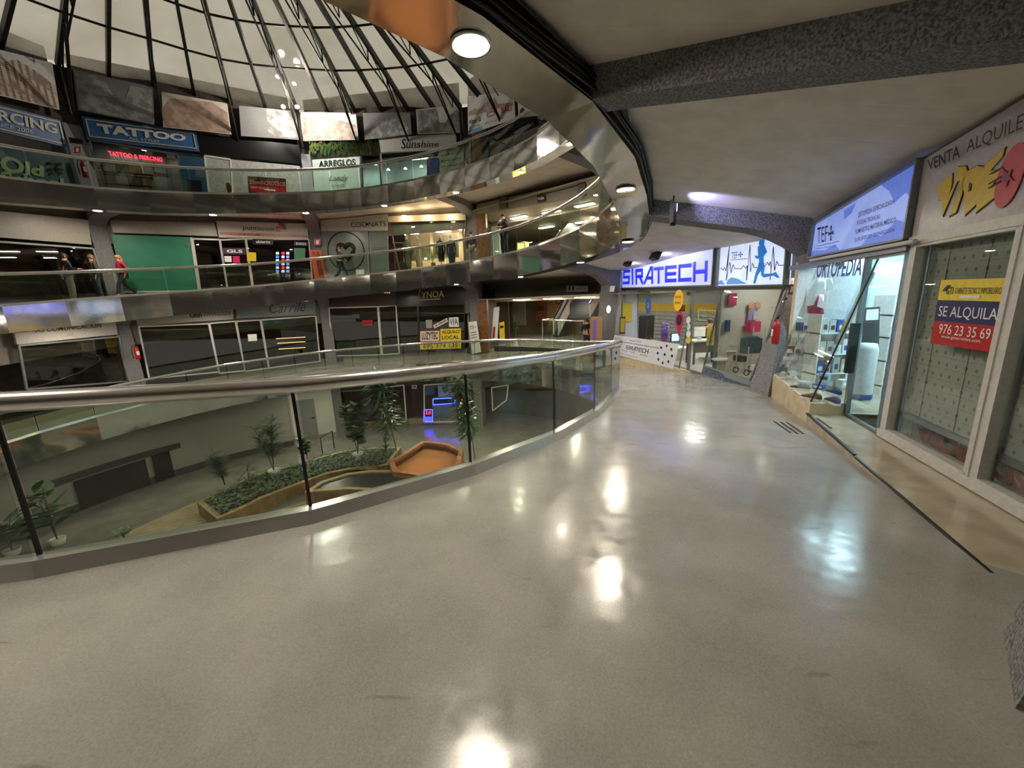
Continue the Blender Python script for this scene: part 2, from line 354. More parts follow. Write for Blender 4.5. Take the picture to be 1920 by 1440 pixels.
# party walls at the pillars
for k in (1, 2, 3):
    for t in PILT:
        if k == 1 and t == .745: continue
        mb = MB(); a = pol(t, RF(t) + .45, 0); b = pol(t, 14.9, 0); z0 = ZF(k, t) - .2; z1 = z0 + 3.7
        mb.bar(Vector((a.x, a.y, (z0+z1)/2)), Vector((b.x, b.y, (z0+z1)/2)), .12, z1 - z0)
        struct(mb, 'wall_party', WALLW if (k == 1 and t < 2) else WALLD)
CONCL = mat('pale_granular_concrete', (176, 178, 184), .85, noise=(140, 142, 150), bump=.5, scale=55)
# pillars leaning outwards and the haunched beams that grow out of them
for k in (1, 2, 3):
    for i, t in enumerate(PILT):
        zf = ZF(k, t); kc = k + 1
        zt = ZC(kc, t, RF(t)) + .1 if kc < 4 else zf + 2.75
        mb = MB(); w = .26; r = rdir(t); tg = Vector((-r.y, r.x, 0))
        def ring(R, z, d=.5, w=w): c = pol(t, R, z); return [c - tg*w, c + tg*w, c + tg*w + r*d, c - tg*w + r*d]
        a = ring(RF(t) - .3, zf - .02); b = ring(RF(t) + .12, zt, .5)
        mb.add(a + b, [(0,1,2,3), (7,6,5,4)] + [(j, 4+j, 4+(j+1)%4, (j+1)%4) for j in range(4)])
        if k == 1 and t == .745:      # the pillar between the two orthopaedic windows, built from its measured foot and head
            mb = MB(); fr_ = [atz(1404, 733, -.44), atz(1440, 744, -.40), atz(1519, 470, 2.34), atz(1489, 470, 2.34)]
            mb.prism(fr_, Vector((.40, .30, 0)))
        struct(mb, 'wall_pillar', CONC if k < 3 else CONCL)
        if kc < 4:
            if i == 1: t = .31; r = rdir(t); tg = Vector((-r.y, r.x, 0))
            mb = MB(); N = 14; R0 = RE(t) + .47; R1 = RF(t) + .35
            top = []; bot = []
            for j in range(N + 1):
                q = j / N; R = R0 + (R1 - R0) * q; zc = ZC(kc, t, R) + .05
                top.append(pol(t, R, zc)); bot.append(pol(t, R, zc - .30 - .55 * max(0, (q - .55) / .45) ** 2 * (0 if i == 1 else 1)))
            wv = .2 if i == 1 else .32
            vs = [p + tg*s*wv for s in (-1, 1) for p in top] + [p + tg*s*wv*.85 for s in (-1, 1) for p in bot]
            M_ = N + 1; fs = []
            for j in range(N):
                fs += [(2*M_+j, 2*M_+j+1, 3*M_+j+1, 3*M_+j), (j, j+1, 2*M_+j+1, 2*M_+j), (M_+j, M_+j+1, 3*M_+j+1, 3*M_+j)]
            fs += [(0, M_, 3*M_, 2*M_), (N, M_+N, 3*M_+N, 2*M_+N)]
            mb.add(vs, fs); struct(mb, 'ceiling_beam', CONC)
# cables along the back of the steel trim of the slab overhead
mb = MB(); rnd = random.Random(3)
for c in range(7):
    pts = []; ph = rnd.random() * 6
    for t in frange(-.7, .95, 60):
        pts.append(PE(t, ZBT(2, t) + .03 + .032 * c + .02 * math.sin(t * 9 + ph), .53 + .016 * (c % 3) + .02 * math.sin(t * 14 + ph)))
    mb.tube(pts, .009 + .004 * (c % 2), 6)
tag(mb.build('cable_bundle', BLK, base=(2, 4, 3)), 'bundle of dark cables tied along the back of the steel ceiling edge overhead', 'cables')
mb = MB(); t0 = .345
pts = [PE(.40, ZBT(2,.4)+.2, .56), pol(.36, RE(.36)+.62, ZC(2,.36,9.6)-.06)] + [pol(.33, R, ZC(2, .33, R) - .02) for R in frange(RE(.33) + .75, 12.2, 10)]
mb.tube(pts, .014, 6)
tag(mb.build('ceiling_conduit', mat('conduit', (150, 145, 135), .5), base=pts[3]), 'thin pale conduit running along the edge of the grey concrete beam overhead', 'conduit')
# ---------------------------------------------------------------- balustrades
def balustrade(k, label):
    R = thing('glass_balustrade', PE(0, ZF(k, 0)), label, 'balustrade')
    for i in range(K0, K1):
        a, b = i * DT + .003, (i + 1) * DT - .003
        pa, pb = PE(a, ZF(k, a) + .05, .0), PE(b, ZF(k, b) + .05, .0)
        n = Vector((pb.y - pa.y, pa.x - pb.x, 0)).normalized()
        MB().prism([pa, pb, pb + Vector((0,0,.90)), pa + Vector((0,0,.90))], n * .012).build('glass_panel', GLS, R)
    if k == 1:
        for t in TP: MB().bar(PE(t, ZF(k, t) + .09, -.004), PE(t, ZF(k, t) + .94, -.004), .022, .012, up=rdir(t)).build('joint_seal', BLK, R)
    mb = MB(); pts = []
    mb.tube([PE(t, ZF(k, t) + .985, .0) for t in TP], .056, 14)
    for t in TP: mb.tube([PE(t - .004, ZF(k, t) + .985, 0), PE(t + .004, ZF(k, t) + .985, 0)], .059, 14)
    mb.build('handrail', RAIL, R)
    mb = MB(); prof = [(.085, .0), (.06, .095), (-.02, .10), (-.035, .02)]
    for j in range(3):
        (d0, h0), (d1, h1) = prof[j], prof[j+1]
        strip(TP, lambda t: PE(t, ZF(k, t) + h0, d0), lambda t: PE(t, ZF(k, t) + h1, d1), mb, False)
    mb.build('base_channel', STEELB, R)
    return R
balustrade(1, 'glass balustrade with steel handrail beside the walkway, the nearest one')
balustrade(2, 'glass balustrade one storey up, above the shops with the green poster')
balustrade(3, 'topmost glass balustrade, just below the tattoo shop sign')
# ---------------------------------------------------------------- downlights
LT = {2: [-1.06,-.65,-.26,.157,.552,.93,1.378,1.787,2.18,2.588,3.01,3.4,3.8,4.2], 3: [-.65,-.26,.157,.552,.96,1.45,1.77,2.147,2.555,2.956,3.342,3.696,4.1],
      1: [.1,.5,.95,1.378,1.787,2.18,2.588,3.01]}
LENS = E('lamp_lens', (255, 243, 222), LAMP)
NAMEK = {1: 'under the lowest walkway edge', 2: 'under the middle walkway edge', 3: 'under the top walkway edge'}
for k in LT:
    for t in LT[k]:
        c = PE(t, ZBT(k, t) - .004, .24)
        g = 'round downlights ' + NAMEK[k]
        lab = 'round recessed downlight ' + NAMEK[k]
        if k == 2 and t == .157: g = None; lab = 'big glowing round downlight in the steel edge, nearest overhead'
        else:
            spot = ('farther behind the viewer' if t < -1 else 'behind the viewer') if t < -.3 else ('overhead, just behind the picture edge' if t < .1 else [d for lim, d in ((.4, 'above the nearest glass panels'), (.7, 'above the black projector'), (.94, 'beside the far concrete beam'), (1.2, 'at the sharp right-hand turn of the edge'), (1.4, 'level with the SIRATECH fascia'), (1.6, 'at the right end of the passage'), (1.8, 'over the right half of the passage'), (2.2, 'over the left half of the passage'), (2.6, 'over the pillar right of the boutique' if k == 3 else 'over the LYNOA sign'), (2.8, 'before COCONATS'), (3.05, 'at the pillar near the heart window'), (3.5, 'before the middle of the puntocom bay'), (3.75, 'at the pillar left of the green poster'), (4.0, 'left of the green poster'), (9, 'at the far left picture edge')) if t < lim][0])
            lab = f'round downlight {NAMEK[k]}, {spot}'
        L = thing('downlight', c, lab, 'lamp', g)
        MB().lathe([(.115, .004), (.135, -.012), (.15, -.012), (.15, .004)], c).build('bezel', STEELB, L)
        MB().lathe([(.0, -.002), (.115, -.004), (.115, .0)], c).build('lens', LENS, L)
# ---------------------------------------------------------------- glazed dome
AP = Vector((-7.35, 10.6, 13.7))
DTB = ([1.5,1.92,2.27,2.54,2.87,3.17,3.41,3.62,3.77,4.3,4.7], [10.2,10.42,10.78,10.94,10.92,10.71,10.72,10.5,10.36,9.9,9.9])
def ZD(t): return interp(t, *DTB)
RD = 11.65
def dome(t, q, dz=0):
    b = pol(t, RD, ZD(t)); p = b * (1 - q) + AP * q; p.z += dz + .55 * math.sin(math.pi * q) * .6; return p
DOME = thing('glazed_dome', AP, 'dark steel and glass dome roof over the atrium', 'roof')
NR = 54; DTR = 2 * math.pi / NR; T0R = 2.96 - 39 * DTR
glp = MB(); QS = [0, .2, .36, .52, .68, .82, .95]
rts = [T0R + i * DTR for i in range(NR)]
def wrapt(t): 
    while t > 4.68: t -= 2 * math.pi
    while t < 4.68 - 2 * math.pi: t += 2 * math.pi
    return t
for i, t in enumerate(rts):
    t = wrapt(t); u = wrapt(t + DTR)
    for a, b in zip(QS[:-1], QS[1:]):
        glp.quad(dome(t, a, .12), dome(u, a, .12), dome(u, b, .12), dome(t, b, .12))
    mb = MB()
    for a, b in zip(QS[:-1], QS[1:]): mb.bar(dome(t, a), dome(t, b), .11, .26)
    mb.build('rafter', DARKM, DOME)
for q in QS[1:]:
    mb = MB(); mb.tube([dome(wrapt(t), q, .02) for t in rts], .04, 6, True); mb.build('purlin', DARKM, DOME)
DGL = bpy.data.materials.new('dusty_roof_glass'); DGL.use_nodes = True
def _dg():
    nt = DGL.node_tree; nt.nodes.clear(); o = nt.nodes.new('ShaderNodeOutputMaterial')
    tr = nt.nodes.new('ShaderNodeBsdfTransparent'); tr.inputs[0].default_value = (.85, .87, .82, 1)
    tl = nt.nodes.new('ShaderNodeBsdfTranslucent'); tl.inputs[0].default_value = lin((205, 200, 185)); gl = nt.nodes.new('ShaderNodeBsdfGlossy'); gl.inputs['Roughness'].default_value = .05
    t = nt.nodes.new('ShaderNodeTexCoord'); n = nt.nodes.new('ShaderNodeTexNoise'); n.inputs['Scale'].default_value = .45; n.inputs['Detail'].default_value = 5
    nt.links.new(t.outputs['Object'], n.inputs['Vector']); r = nt.nodes.new('ShaderNodeMapRange'); r.inputs['From Min'].default_value = .35; r.inputs['From Max'].default_value = .65; r.inputs['To Min'].default_value = .25; r.inputs['To Max'].default_value = .75
    nt.links.new(n.outputs['Fac'], r.inputs['Value']); m = nt.nodes.new('ShaderNodeMixShader'); nt.links.new(r.outputs[0], m.inputs[0]); nt.links.new(tr.outputs[0], m.inputs[1]); nt.links.new(tl.outputs[0], m.inputs[2])
    fr = nt.nodes.new('ShaderNodeFresnel'); fr.inputs[0].default_value = 1.2; m2 = nt.nodes.new('ShaderNodeMixShader')
    nt.links.new(fr.outputs[0], m2.inputs[0]); nt.links.new(m.outputs[0], m2.inputs[1]); nt.links.new(gl.outputs[0], m2.inputs[2]); nt.links.new(m2.outputs[0], o.inputs[0])
_dg()
glp.build('roof_glass', DGL, DOME)
for i, t in enumerate(rts[1::2]):       # the fan trusses hanging below every second rafter
    t = wrapt(t)
    if not 1.4 < t < 4.5: continue
    mb = MB(); low = [dome(t, 0, -.55)] + [dome(t, q, -.75) for q in (.15, .4, .7)] + [dome(t, .93, -.1)]
    low[0] = pol(t, RD - .45, ZD(t) - 1.6); low[1] = dome(t, .18, -.55)
    mb.tube(low, .035, 6)
    for q, s in ((.06, 1), (.18, 1), (.3, 1), (.45, 1), (.6, 1)):
        a = dome(t, q); qq = q
        lo = dome(t, q, -.6 if q > .1 else -.5); mb.tube([a, lo], .025, 6); mb.tube([lo, dome(t, q + .13)], .025, 6)
    mb.tube([pol(t, RD - .45, ZD(t) - 1.6), dome(t, .2)], .04, 6)
    mb.tube([pol(t, RD - .1, ZD(t) - 1.6), pol(t, RD - .1, ZD(t))], .07, 6)
    mb.build('fan_truss', DARKM, DOME)
mb = MB(); strip([wrapt(t) for t in rts if wrapt(t) < 1.5] + [], lambda t: pol(t, RD, ZF(3, t) - .3), lambda t: pol(t, RD, ZD(t)), mb) if False else None
# ================================================================ near shops on the right of the walkway
def adds(root, m, q, th=.03, name='panel', off=0):
    return slab(q, th, off=off).build(name, m, root)
def sign(name, label, cat, q, m, th=.05, fr=None, frw=.03):
    R = thing(name, centre(q), label, cat); adds(R, m, q, th)
    if fr: frame(q, frw, th + .02).build('frame', fr, R)
    return R
def poly3(pts, root, m, name, th=.004, off=.006):
    n = (pts[1] - pts[0]).cross(pts[2] - pts[1]).normalized(); 
    if n.dot(CAMP - pts[0]) < 0: n = -n
    return MB().prism([p + n * off for p in pts], n * th).build(name, m, root)
def line3(pts, r, root, m, name): return MB().tube(pts, r, 5).build(name, m, root)
def uv(q, pts): return [sub(q, a, b, a, b)[0] for a, b in pts]
def box_thing(name, label, cat, c, sx, sy, sz, m, rz=0, group=None, bev=.0):
    o = MB().box(c, sx, sy, sz, rz)
    o = o.build(name, m, base=(c[0], c[1], c[2] - sz / 2)); 
    if bev:
        bm = bmesh.new(); bm.from_mesh(o.data); bmesh.ops.bevel(bm, geom=bm.edges[:], offset=bev, segments=2, affect='EDGES'); bm.to_mesh(o.data); bm.free()
    return tag(o, label, cat, group)
LITS = mat('backlit_sign_face', (196, 200, 232), .4, emit=(190, 200, 246), es=.26)
LITB = mat('backlit_blue_face', (150, 172, 226), .4, emit=(150, 170, 240), es=.24, noise=(96, 128, 205), scale=2.2)
LITR = mat('backlit_runner_face', (204, 212, 236), .4, emit=(204, 214, 240), es=.36, noise=(168, 196, 232), scale=2.5)
SBL = mat('print_blue', (34, 38, 214), .4, emit=(30, 40, 220), es=.35); TB = mat('print_runner_blue', (32, 108, 176), .4, emit=(30, 108, 180), es=.3)
# ---- plane of the two shops on the right (rental shop, orthopaedic shop)
FA, FB = (4.06, 4.04), (3.68, 2.87)
PF = vpl(FA, FB)
fdir = Vector((FA[0] - FB[0], FA[1] - FB[1], 0)).normalized(); fn = PF.n; fo = -fn
def pf(u, z, off=0): p = PF.o + fdir * u + fn * off; return Vector((p.x, p.y, z))      # u metres from the first mullion, towards the far pillar
UP = 3.35
ZS = -.13
mb = MB(); stp = [Vector((3.93, 5.0, 0)), Vector((3.35, 3.56, 0)), Vector((2.69, 1.91, 0)), Vector((2.5, 1.45, 0))]
poly = stp + [pf(-3.1, 0, -.4), pf(.96, 0, -.4)]
mb.prism([Vector((p.x, p.y, ZS)) for p in poly], (0, 0, -.5)); struct(mb, 'floor', MARBG)
tag(MB().bar(Vector((3.93, 5.0, ZS - .002)), Vector((3.37, 3.61, ZS - .002)), .028, .02).build('step_nosing', BLK, base=(3.6, 4.3, ZS)), 'black edging strip on the step before the orthopaedic shop door', 'strip')
tag(MB().bar(Vector((3.33, 3.56, ZS - .002)), Vector((2.69, 1.93, ZS - .002)), .018, .016).build('step_nosing', BLK, base=(3, 2.8, ZS)), 'thin dark edging strip on the step before the rental shop', 'strip')
for i, (a, b) in enumerate((((1451, 795), (1481, 818)), ((1463, 796), (1494, 820)), ((1474, 796), (1505, 820)))):
    p = atz(*a, -.31); q = atz(*b, -.285); p.z = q.z = 0
    def zf(v): 
        t = math.atan2(v.y - CY, v.x - CX) - TC; return ZF(1, t) + .004
    p.z = zf(p); q.z = zf(q)
    tag(MB().bar(p, q, .022, .008).build('anti_slip_strip', BLK, base=p), ['left of the three short black strips on the walkway floor', 'middle one of the three short black strips on the walkway floor', 'right of the three short black strips on the walkway floor'][i], 'strip', 'short black strips on the walkway floor')
tag(MB().bar(atz(1532, 784, ZS + .003), atz(1558, 803, ZS + .003), .025, .006).build('anti_slip_strip', BLK, base=atz(1545, 793, ZS)), 'single short black strip on the cream step by the shop door', 'strip')
# rental shop front
mb = MB(); HB = 1.90
struct(MB().prism([pf(-4.2, -.5, -.06), pf(.05, -.5, -.06), pf(.05, ZS + .07, -.06), pf(-4.2, ZS + .07, -.06)], fo * .12), 'wall_right', MARBG)
struct(MB().prism([pf(-4.2, 1.86, -.07), pf(UP, 1.86, -.07), pf(UP, 3.3, -.07), pf(-4.2, 3.3, -.07)], fo * .1), 'wall_right', WALLG)
PAPER = mat('paper', (164, 158, 150), .8)
def _paper():
    nt = PAPER.node_tree; b = nt.nodes['Principled BSDF']; t = nt.nodes.new('ShaderNodeTexCoord'); sx = nt.nodes.new('ShaderNodeSeparateXYZ'); nt.links.new(t.outputs['Object'], sx.inputs[0])
    def mth(op, a, bb=None):
        m = nt.nodes.new('ShaderNodeMath'); m.operation = op
        for i, v in enumerate((a, bb)):
            if v is None: continue
            if isinstance(v, (int, float)): m.inputs[i].default_value = v
            else: nt.links.new(v, m.inputs[i])
        return m.outputs[0]
    S = 9.5
    z = mth('MULTIPLY', sx.outputs['Z'], S); u = mth('MULTIPLY', sx.outputs['Y'], S)
    row = mth('FLOOR', z); sh = mth('MULTIPLY', mth('MODULO', mth('ABSOLUTE', row), 2.0), .5); u = mth('ADD', u, sh)
    fu = mth('SUBTRACT', mth('FRACT', u), .5); fz = mth('SUBTRACT', mth('FRACT', z), .5)
    d = mth('ADD', mth('POWER', mth('MULTIPLY', fu, 1.2), 2.0), mth('POWER', mth('ADD', fz, mth('MULTIPLY', mth('ABSOLUTE', fu), -.4)), 2.0))
    dot = mth('LESS_THAN', d, .028); ln = mth('MULTIPLY', mth('LESS_THAN', mth('ABSOLUTE', mth('ADD', fz, .38)), .05), mth('LESS_THAN', mth('ABSOLUTE', fu), .36))
    mx = nt.nodes.new('ShaderNodeMix'); mx.data_type = 'RGBA'; mx.inputs['A'].default_value = lin((166, 160, 152)); mx.inputs['B'].default_value = lin((126, 92, 88))
    mm = mth('ADD', mth('MULTIPLY', dot, .8), mth('MULTIPLY', ln, .35)); nt.links.new(mm, mx.inputs['Factor']); nt.links.new(mx.outputs['Result'], b.inputs['Base Color'])
_paper()
def ztop(u): return HB - .04
WN = 0
def shopwin(name, q, m_glass, m_frame, w=.05, th=.07, off=-.02, sides='TRBL', gth=.012):
    R = thing(name, centre(q), kind='structure'); slab(q, gth, off=off).build('pane', m_glass, R)
    if sides: frame(q, w, th, sides=sides).build('frame', m_frame, R)
    return R
for i, (u0, u1) in enumerate(((-1.18, -.045), (-2.6, -1.27), (-4.1, -2.69))):
    q = [pf(u1, HB - .02), pf(u0, HB - .02), pf(u0, ZS + .09), pf(u1, ZS + .09)]
    shopwin('window_1', q, GLC, ALU, .05, .08)
    zt = .18
    mb = MB(); nst = 5; rr = random.Random(i)
    for s in range(nst):     # overlapping sheets of printed paper taped behind the pane
        a = u1 - (u1 - u0) * s / nst; b = u1 - (u1 - u0) * (s + 1) / nst - .02
        o = -.10 - .006 * (s % 2)
        mb.prism([pf(a, HB - .03, o), pf(b, HB - .03, o), pf(b, zt + rr.uniform(-.02, .03), o), pf(a, zt + rr.uniform(-.02, .03), o)], fo * .003)
    tag(mb.build('window_paper', PAPER, base=centre(q)), ['patterned wrapping paper sheets behind the pane with the rent board', 'patterned paper sheets behind the second pane, at the right picture edge', 'patterned paper sheets behind the pane nearest the viewer'][i], 'paper', 'paper sheets covering the rental shop panes')
    struct(MB().bar(pf(u1, zt - .01, -.09), pf(u0, zt - .01, -.09), .05, .05), 'trim_4', ALUG)
    struct(MB().prism([pf(u1, zt, -.2), pf(u0, zt, -.2), pf(u0, -.4, -.2), pf(u1, -.4, -.2)], fo * .03), 'wall_low_panel', SIGNG)
for u in (0, -1.225, -2.645):
    struct(MB().prism([pf(u + .045, HB, .03), pf(u - .045, HB, .03), pf(u - .045, ZS + .03, .03), pf(u + .045, ZS + .03, .03)], fo * .11), 'trim_5', ALU)
struct(MB().bar(pf(.05, HB + .02, .0), pf(-4.1, HB + .02, .0), .1, .08), 'trim_5', ALU)
struct(MB().bar(pf(.05, ZS + .05, .0), pf(-4.1, ZS + .05, .0), .1, .08), 'trim_5', ALU)
def pq(P, pts, off=0): return P.q(pts, off)
R = thing('painted_letters', pf(-.7, 0, -.1), 'big red brushed letters on the low panel inside the rental shop window', 'lettering')
RB = mat('red_brushed', (128, 34, 28), .6, noise=(88, 26, 24), scale=14)
P2 = Pl(PF.o + fn * -.16, fn)
text('VIDE', P2.q([(1716, 782), (1838, 840), (1834, 880), (1724, 826)]), RB, R, bold=.06, shear=.2, name='red_letters')
R = thing('painted_letters', pf(-1.6, 0, -.1), 'two round red painted letters behind the second pane, low down at the right edge', 'lettering')
text('OS', P2.q([(1862, 846), (1935, 884), (1932, 938), (1858, 890)]), RB, R, bold=.06, name='red_letters')
# rent board
q = PF.q([(1768, 525), (1894, 521), (1871, 662), (1747, 643)], .02)
R = thing('rent_board', centre(q), 'yellow, navy and red SE ALQUILA board stuck on the papered shop window', 'sign')
n_ = qn(q)
def band(b0, b1, m, name): slab(sub(q, 0, b0, 1, b1), .012, off=.012).build(name, m, R)
band(0, .31, YEL, 'yellow_band'); band(.31, .64, NAVY, 'navy_band'); band(.64, 1, REDP, 'red_band')
text('SE ALQUILA', sub(q, .06, .40, .95, .59), WHT, R, depth=.014)
text('976 23 35 69', sub(q, .12, .68, .9, .83), WHT, R, depth=.014)
text('www.gtiservicios.com', sub(q, .18, .845, .78, .905), WHT, R, depth=.014)
text('GTI', sub(q, .13, .11, .25, .22), BLK, R, depth=.014, bold=.02); text('GABINETE TECNICO INMOBILIARIO', sub(q, .28, .12, .95, .21), BLK, R, depth=.014)
poly3(uv(q, [(.06, .17), (.14, .08), (.2, .08), (.12, .17)]), R, NAVY, 'roof_mark', off=.014)
poly3(uv(q, [(.38, .235), (.68, .235), (.68, .275), (.38, .275)]), R, WHT, 'white_strip', off=.014)
# VIDEO fascia
q = PF.q([(1733, 299), (2070, 92), (2070, 378), (1709, 446)], .03)
R = sign('shop_sign', 'white fascia reading VENTA ALQUILER VIDEO above the papered window', 'sign', q, mat('fascia_white', (176, 170, 174), .28), .06)
vq = PF.q([(1742, 300), (1940, 203), (1942, 237), (1746, 319)], .05)
text('VENTA', sub(vq, 0, 0, .36, 1), BLK, R, shear=.25, bold=.015); text('ALQUILER', sub(vq, .43, 0, 1, 1), BLK, R, shear=.25, bold=.015)
vq = PF.q([(1757, 340), (1893, 277), (1846, 400), (1768, 408)], .03)
VY = mat('fascia_yellow', (206, 176, 42), .35); VR = mat('fascia_red', (186, 58, 70), .35)
def skew(qq, s): return qq
V = lambda pts: PF.q([(1500 + x / 4.114, 150 + y / 4.114) for x, y in pts], .03)
shapes = [[(1065, 825), (1185, 720), (1182, 800), (1160, 900), (1215, 770), (1222, 740), (1240, 745), (1112, 1048), (1105, 925), (1078, 925)],
          [(1228, 670), (1290, 664), (1302, 700), (1282, 770), (1160, 1050), (1215, 1020), (1262, 880), (1245, 770), (1215, 790)],
          [(1278, 715), (1380, 662), (1440, 672), (1464, 730), (1440, 850), (1380, 950), (1284, 1040), (1280, 870), (1262, 790)],
          [(1435, 660), (1592, 525), (1575, 590), (1480, 700), (1560, 690), (1550, 740), (1480, 830), (1560, 800), (1545, 880), (1370, 1020), (1378, 950), (1440, 850), (1464, 730)]]
for sidx, sh in enumerate(shapes):
    pp = V(sh); c = centre(pp)
    MB().prism([c + (p - c) * 1.05 for p in pp], fn * .006).build('letter_outline', BLK, R)
    MB().prism([p + fn * .006 for p in pp], fn * .006).build('yellow_letter', VY, R)
poly3(V([(1325, 790), (1345, 800), (1335, 850), (1318, 860)]), R, BLK, 'letter_outline', off=.014)
oc = [(1640 + 85 * math.cos(a) * 1.0 + 60 * math.sin(a) * .9, 730 - 250 * math.sin(a) + 10 * math.cos(a)) for a in [2 * math.pi * i / 26 for i in range(26)]]
pp = V([(1640 + 95 * math.cos(a) + 80 * math.sin(a), 732 - 255 * math.sin(a)) for a in [2 * math.pi * i / 28 for i in range(28)]])
MB().prism([p + fn * .008 for p in pp], fn * .006).build('red_letter', VR, R)
star = [(1625 + (62 if i % 2 == 0 else 24) * math.cos(math.pi * i / 5 + .4), 745 + (80 if i % 2 == 0 else 30) * math.sin(math.pi * i / 5 + .4)) for i in range(10)]
poly3(V(star), R, mat('dark_star', (110, 40, 60), .4), 'star', off=.018)
for a, b in (((1490, 725), (1590, 668)), ((1480, 800), (1580, 740)), ((1478, 832), (1575, 775))): line3([p + fn * .02 for p in V([a, b])], .004, R, NAVY, 'stroke')
# orthopaedic shop fascia
q = PF.q([(1529, 420), (1730, 297), (1703, 447), (1520, 483)], .04)
R = sign('shop_sign', 'backlit pale blue fascia of the orthopaedic shop with four lines of blue text', 'sign', q, LITB, .08, ALUG, .025)
for pts in ([(.72, .02), (.99, .02), (.99, .5), (.93, .35), (.86, .42), (.8, .2)], [(.38, .1), (.5, .08), (.47, .25), (.4, .3)], [(.62, .98), (.7, .8), (.8, .88), (.9, .7), (.99, .8), (.99, .98)], [(.01, .98), (.02, .8), (.2, .88), (.33, .8), (.4, .98)]): poly3(uv(q, pts), R, mat('splash_violet', (96, 124, 205), .4, emit=(90, 118, 210), es=.25), 'blue_splash', off=.002)
T4 = lambda pts: PF.q([(1500 + x / 4.114, 150 + y / 4.114) for x, y in pts], .045)
DN = mat('print_navy', (22, 26, 84), .4)
text('TEF', T4([(140, 1140), (222, 1122), (218, 1240), (140, 1262)]), DN, R)
for st, qq in (('ORTOPEDIA ESPECIALIZADA', [(456, 1022), (740, 915), (740, 950), (456, 1062)]), ('AYUDAS TECNICAS', [(447, 1086), (626, 1034), (626, 1066), (447, 1122)]),
               ('SUMINISTRO MATERIAL MEDICO', [(437, 1152), (752, 1054), (752, 1092), (437, 1188)]), ('QUIRURGICO Y DESINFECCION', [(428, 1220), (738, 1136), (738, 1172), (428, 1256)]), ('Tecnicas y Fabricacion', [(120, 1296), (290, 1272), (290, 1286), (120, 1310)])):
    text(st, T4(qq), DN, R, bold=.01)
def cross(c, q4, root, m, off=.02):
    mb = MB(); n = qn(q4)
    for pts in ([(.5, .5), (.35, 0), (.65, 0)], [(.5, .5), (1, .35), (1, .65)], [(.5, .5), (.65, 1), (.35, 1)], [(.5, .5), (0, .65), (0, .35)], [(.42, .42), (.58, .42), (.58, .58), (.42, .58)]):
        mb.prism([p + n * off for p in uv(q4, pts)], n * .004)
    mb.build('cross_mark', m, root)
cross(None, T4([(228, 1130), (268, 1118), (262, 1232), (228, 1245)]), R, DN, .01)
line3(T4([(138, 1282), (300, 1244)]), .004, R, DN, 'rule')
tag(MB().tube(PF.q([(1520, 488), (1716, 452)], .1), .022, 8).build('light_tube', ALU, base=pf(1, 1.9)), 'slim metal tube light along the bottom of the orthopaedic fascia', 'lamp')
# orthopaedic display: low cream kerb, slanted front pane, side pane, door
K1p, K2p = Vector((4.69, 6.85, .02)), Vector((3.92, 4.95, .02))
K3p = pf(.86, .02); K4p = pf(UP - .1, .02)
struct(MB().prism([Vector((p.x, p.y, -.62)) for p in (K1p, K2p, K3p, K4p)], (0, 0, .64)), 'wall_kerb', MARB)
Tl, Tr = PF.at(1532, 492), PF.at(1647, 484)
shopwin('window_2', [Tl, Tr, K2p + Vector((0, 0, .02)), K1p + Vector((0, 0, .02))], GLC, BLK, .015, .015, sides='R')
SP = pl3(Tl, Tr, K2p, (CX, CY, 0))
D0, D1 = pf(.86, ZS), pf(.10, ZS)
g = MB().prism([K2p, K3p, Vector((D0.x, D0.y, 1.86)), Tr], fdir * .01); r_ = thing('window_2', K2p, kind='structure'); g.build('pane', GLC, r_)
R = thing('window_2', K1p, kind='structure'); q4 = SP.q([(1521, 497), (1636, 490), (1615, 521), (1510, 531)])
DR = thing('glass_door', pf(.5, ZS), 'open glass door leaf with dark pull handle at the orthopaedic shop entrance', 'door')
dq = [pf(.86, 1.84, -.0), pf(.12, 1.84, -.0), pf(.12, ZS + .02, -.0), pf(.86, ZS + .02, -.0)]
slab(dq, .012).build('pane', GLC, DR)
frame(dq, .07, .05, sides='TL').build('frame', ALUG, DR); frame(dq, .03, .04, sides='BR').build('frame', ALUG, DR)
MB().box(pf(.8, .75, .06), .05, .09, .62, math.atan2(fdir.y, fdir.x)).build('handle', DARKM, DR)
struct(MB().bar(pf(UP, 1.87, .0), pf(.05, 1.87, .0), .12, .07), 'trim_5', ALUG)
OR = thing('window_lettering', Tl, 'blue word ORTOPEDIA across the top of the slanted shop pane', 'lettering')
text('ORTOPEDIA', SP.q([(1536, 488), (1623, 483), (1616, 517), (1531, 522)], .01), mat('letter_blue', (38, 52, 150), .4), OR, bold=.02, name='blue_letters')
# interior of the orthopaedic shop
OW = mat('shop_interior_white', (214, 226, 228), .6)
bq = lambda u0, u1, z0, z1, o: [pf(u0, z1, o), pf(u1, z1, o), pf(u1, z0, o), pf(u0, z0, o)]
struct(slab(bq(UP - .2, -.05, -.5, 2.5, -2.4), .06), 'wall_shop_back', OW)
struct(MB().prism([pf(-.03, -.5, -.1), pf(-.03, -.5, -2.4), pf(-.03, 2.5, -2.4), pf(-.03, 2.5, -.1)], fdir * .05), 'wall_party', OW)
struct(MB().prism([pf(UP - .15, -.5, -.7), pf(UP - .15, -.5, -2.4), pf(UP - .15, 2.5, -2.4), pf(UP - .15, 2.5, -.7)], fdir * .05), 'wall_party', OW)
pa_, pb_ = pf(UP - .3, 0, .0), pf(1.9, 0, -1.5); PB = vpl((pa_.x, pa_.y), (pb_.x, pb_.y), (3.0, 3.0))
struct(MB().prism([Vector((p.x, p.y, z)) for p, z in ((pa_, .0), (pb_, .0), (pb_, 1.84), (pa_, 1.84))], -PB.n * .04), 'wall_pegboard', OW)
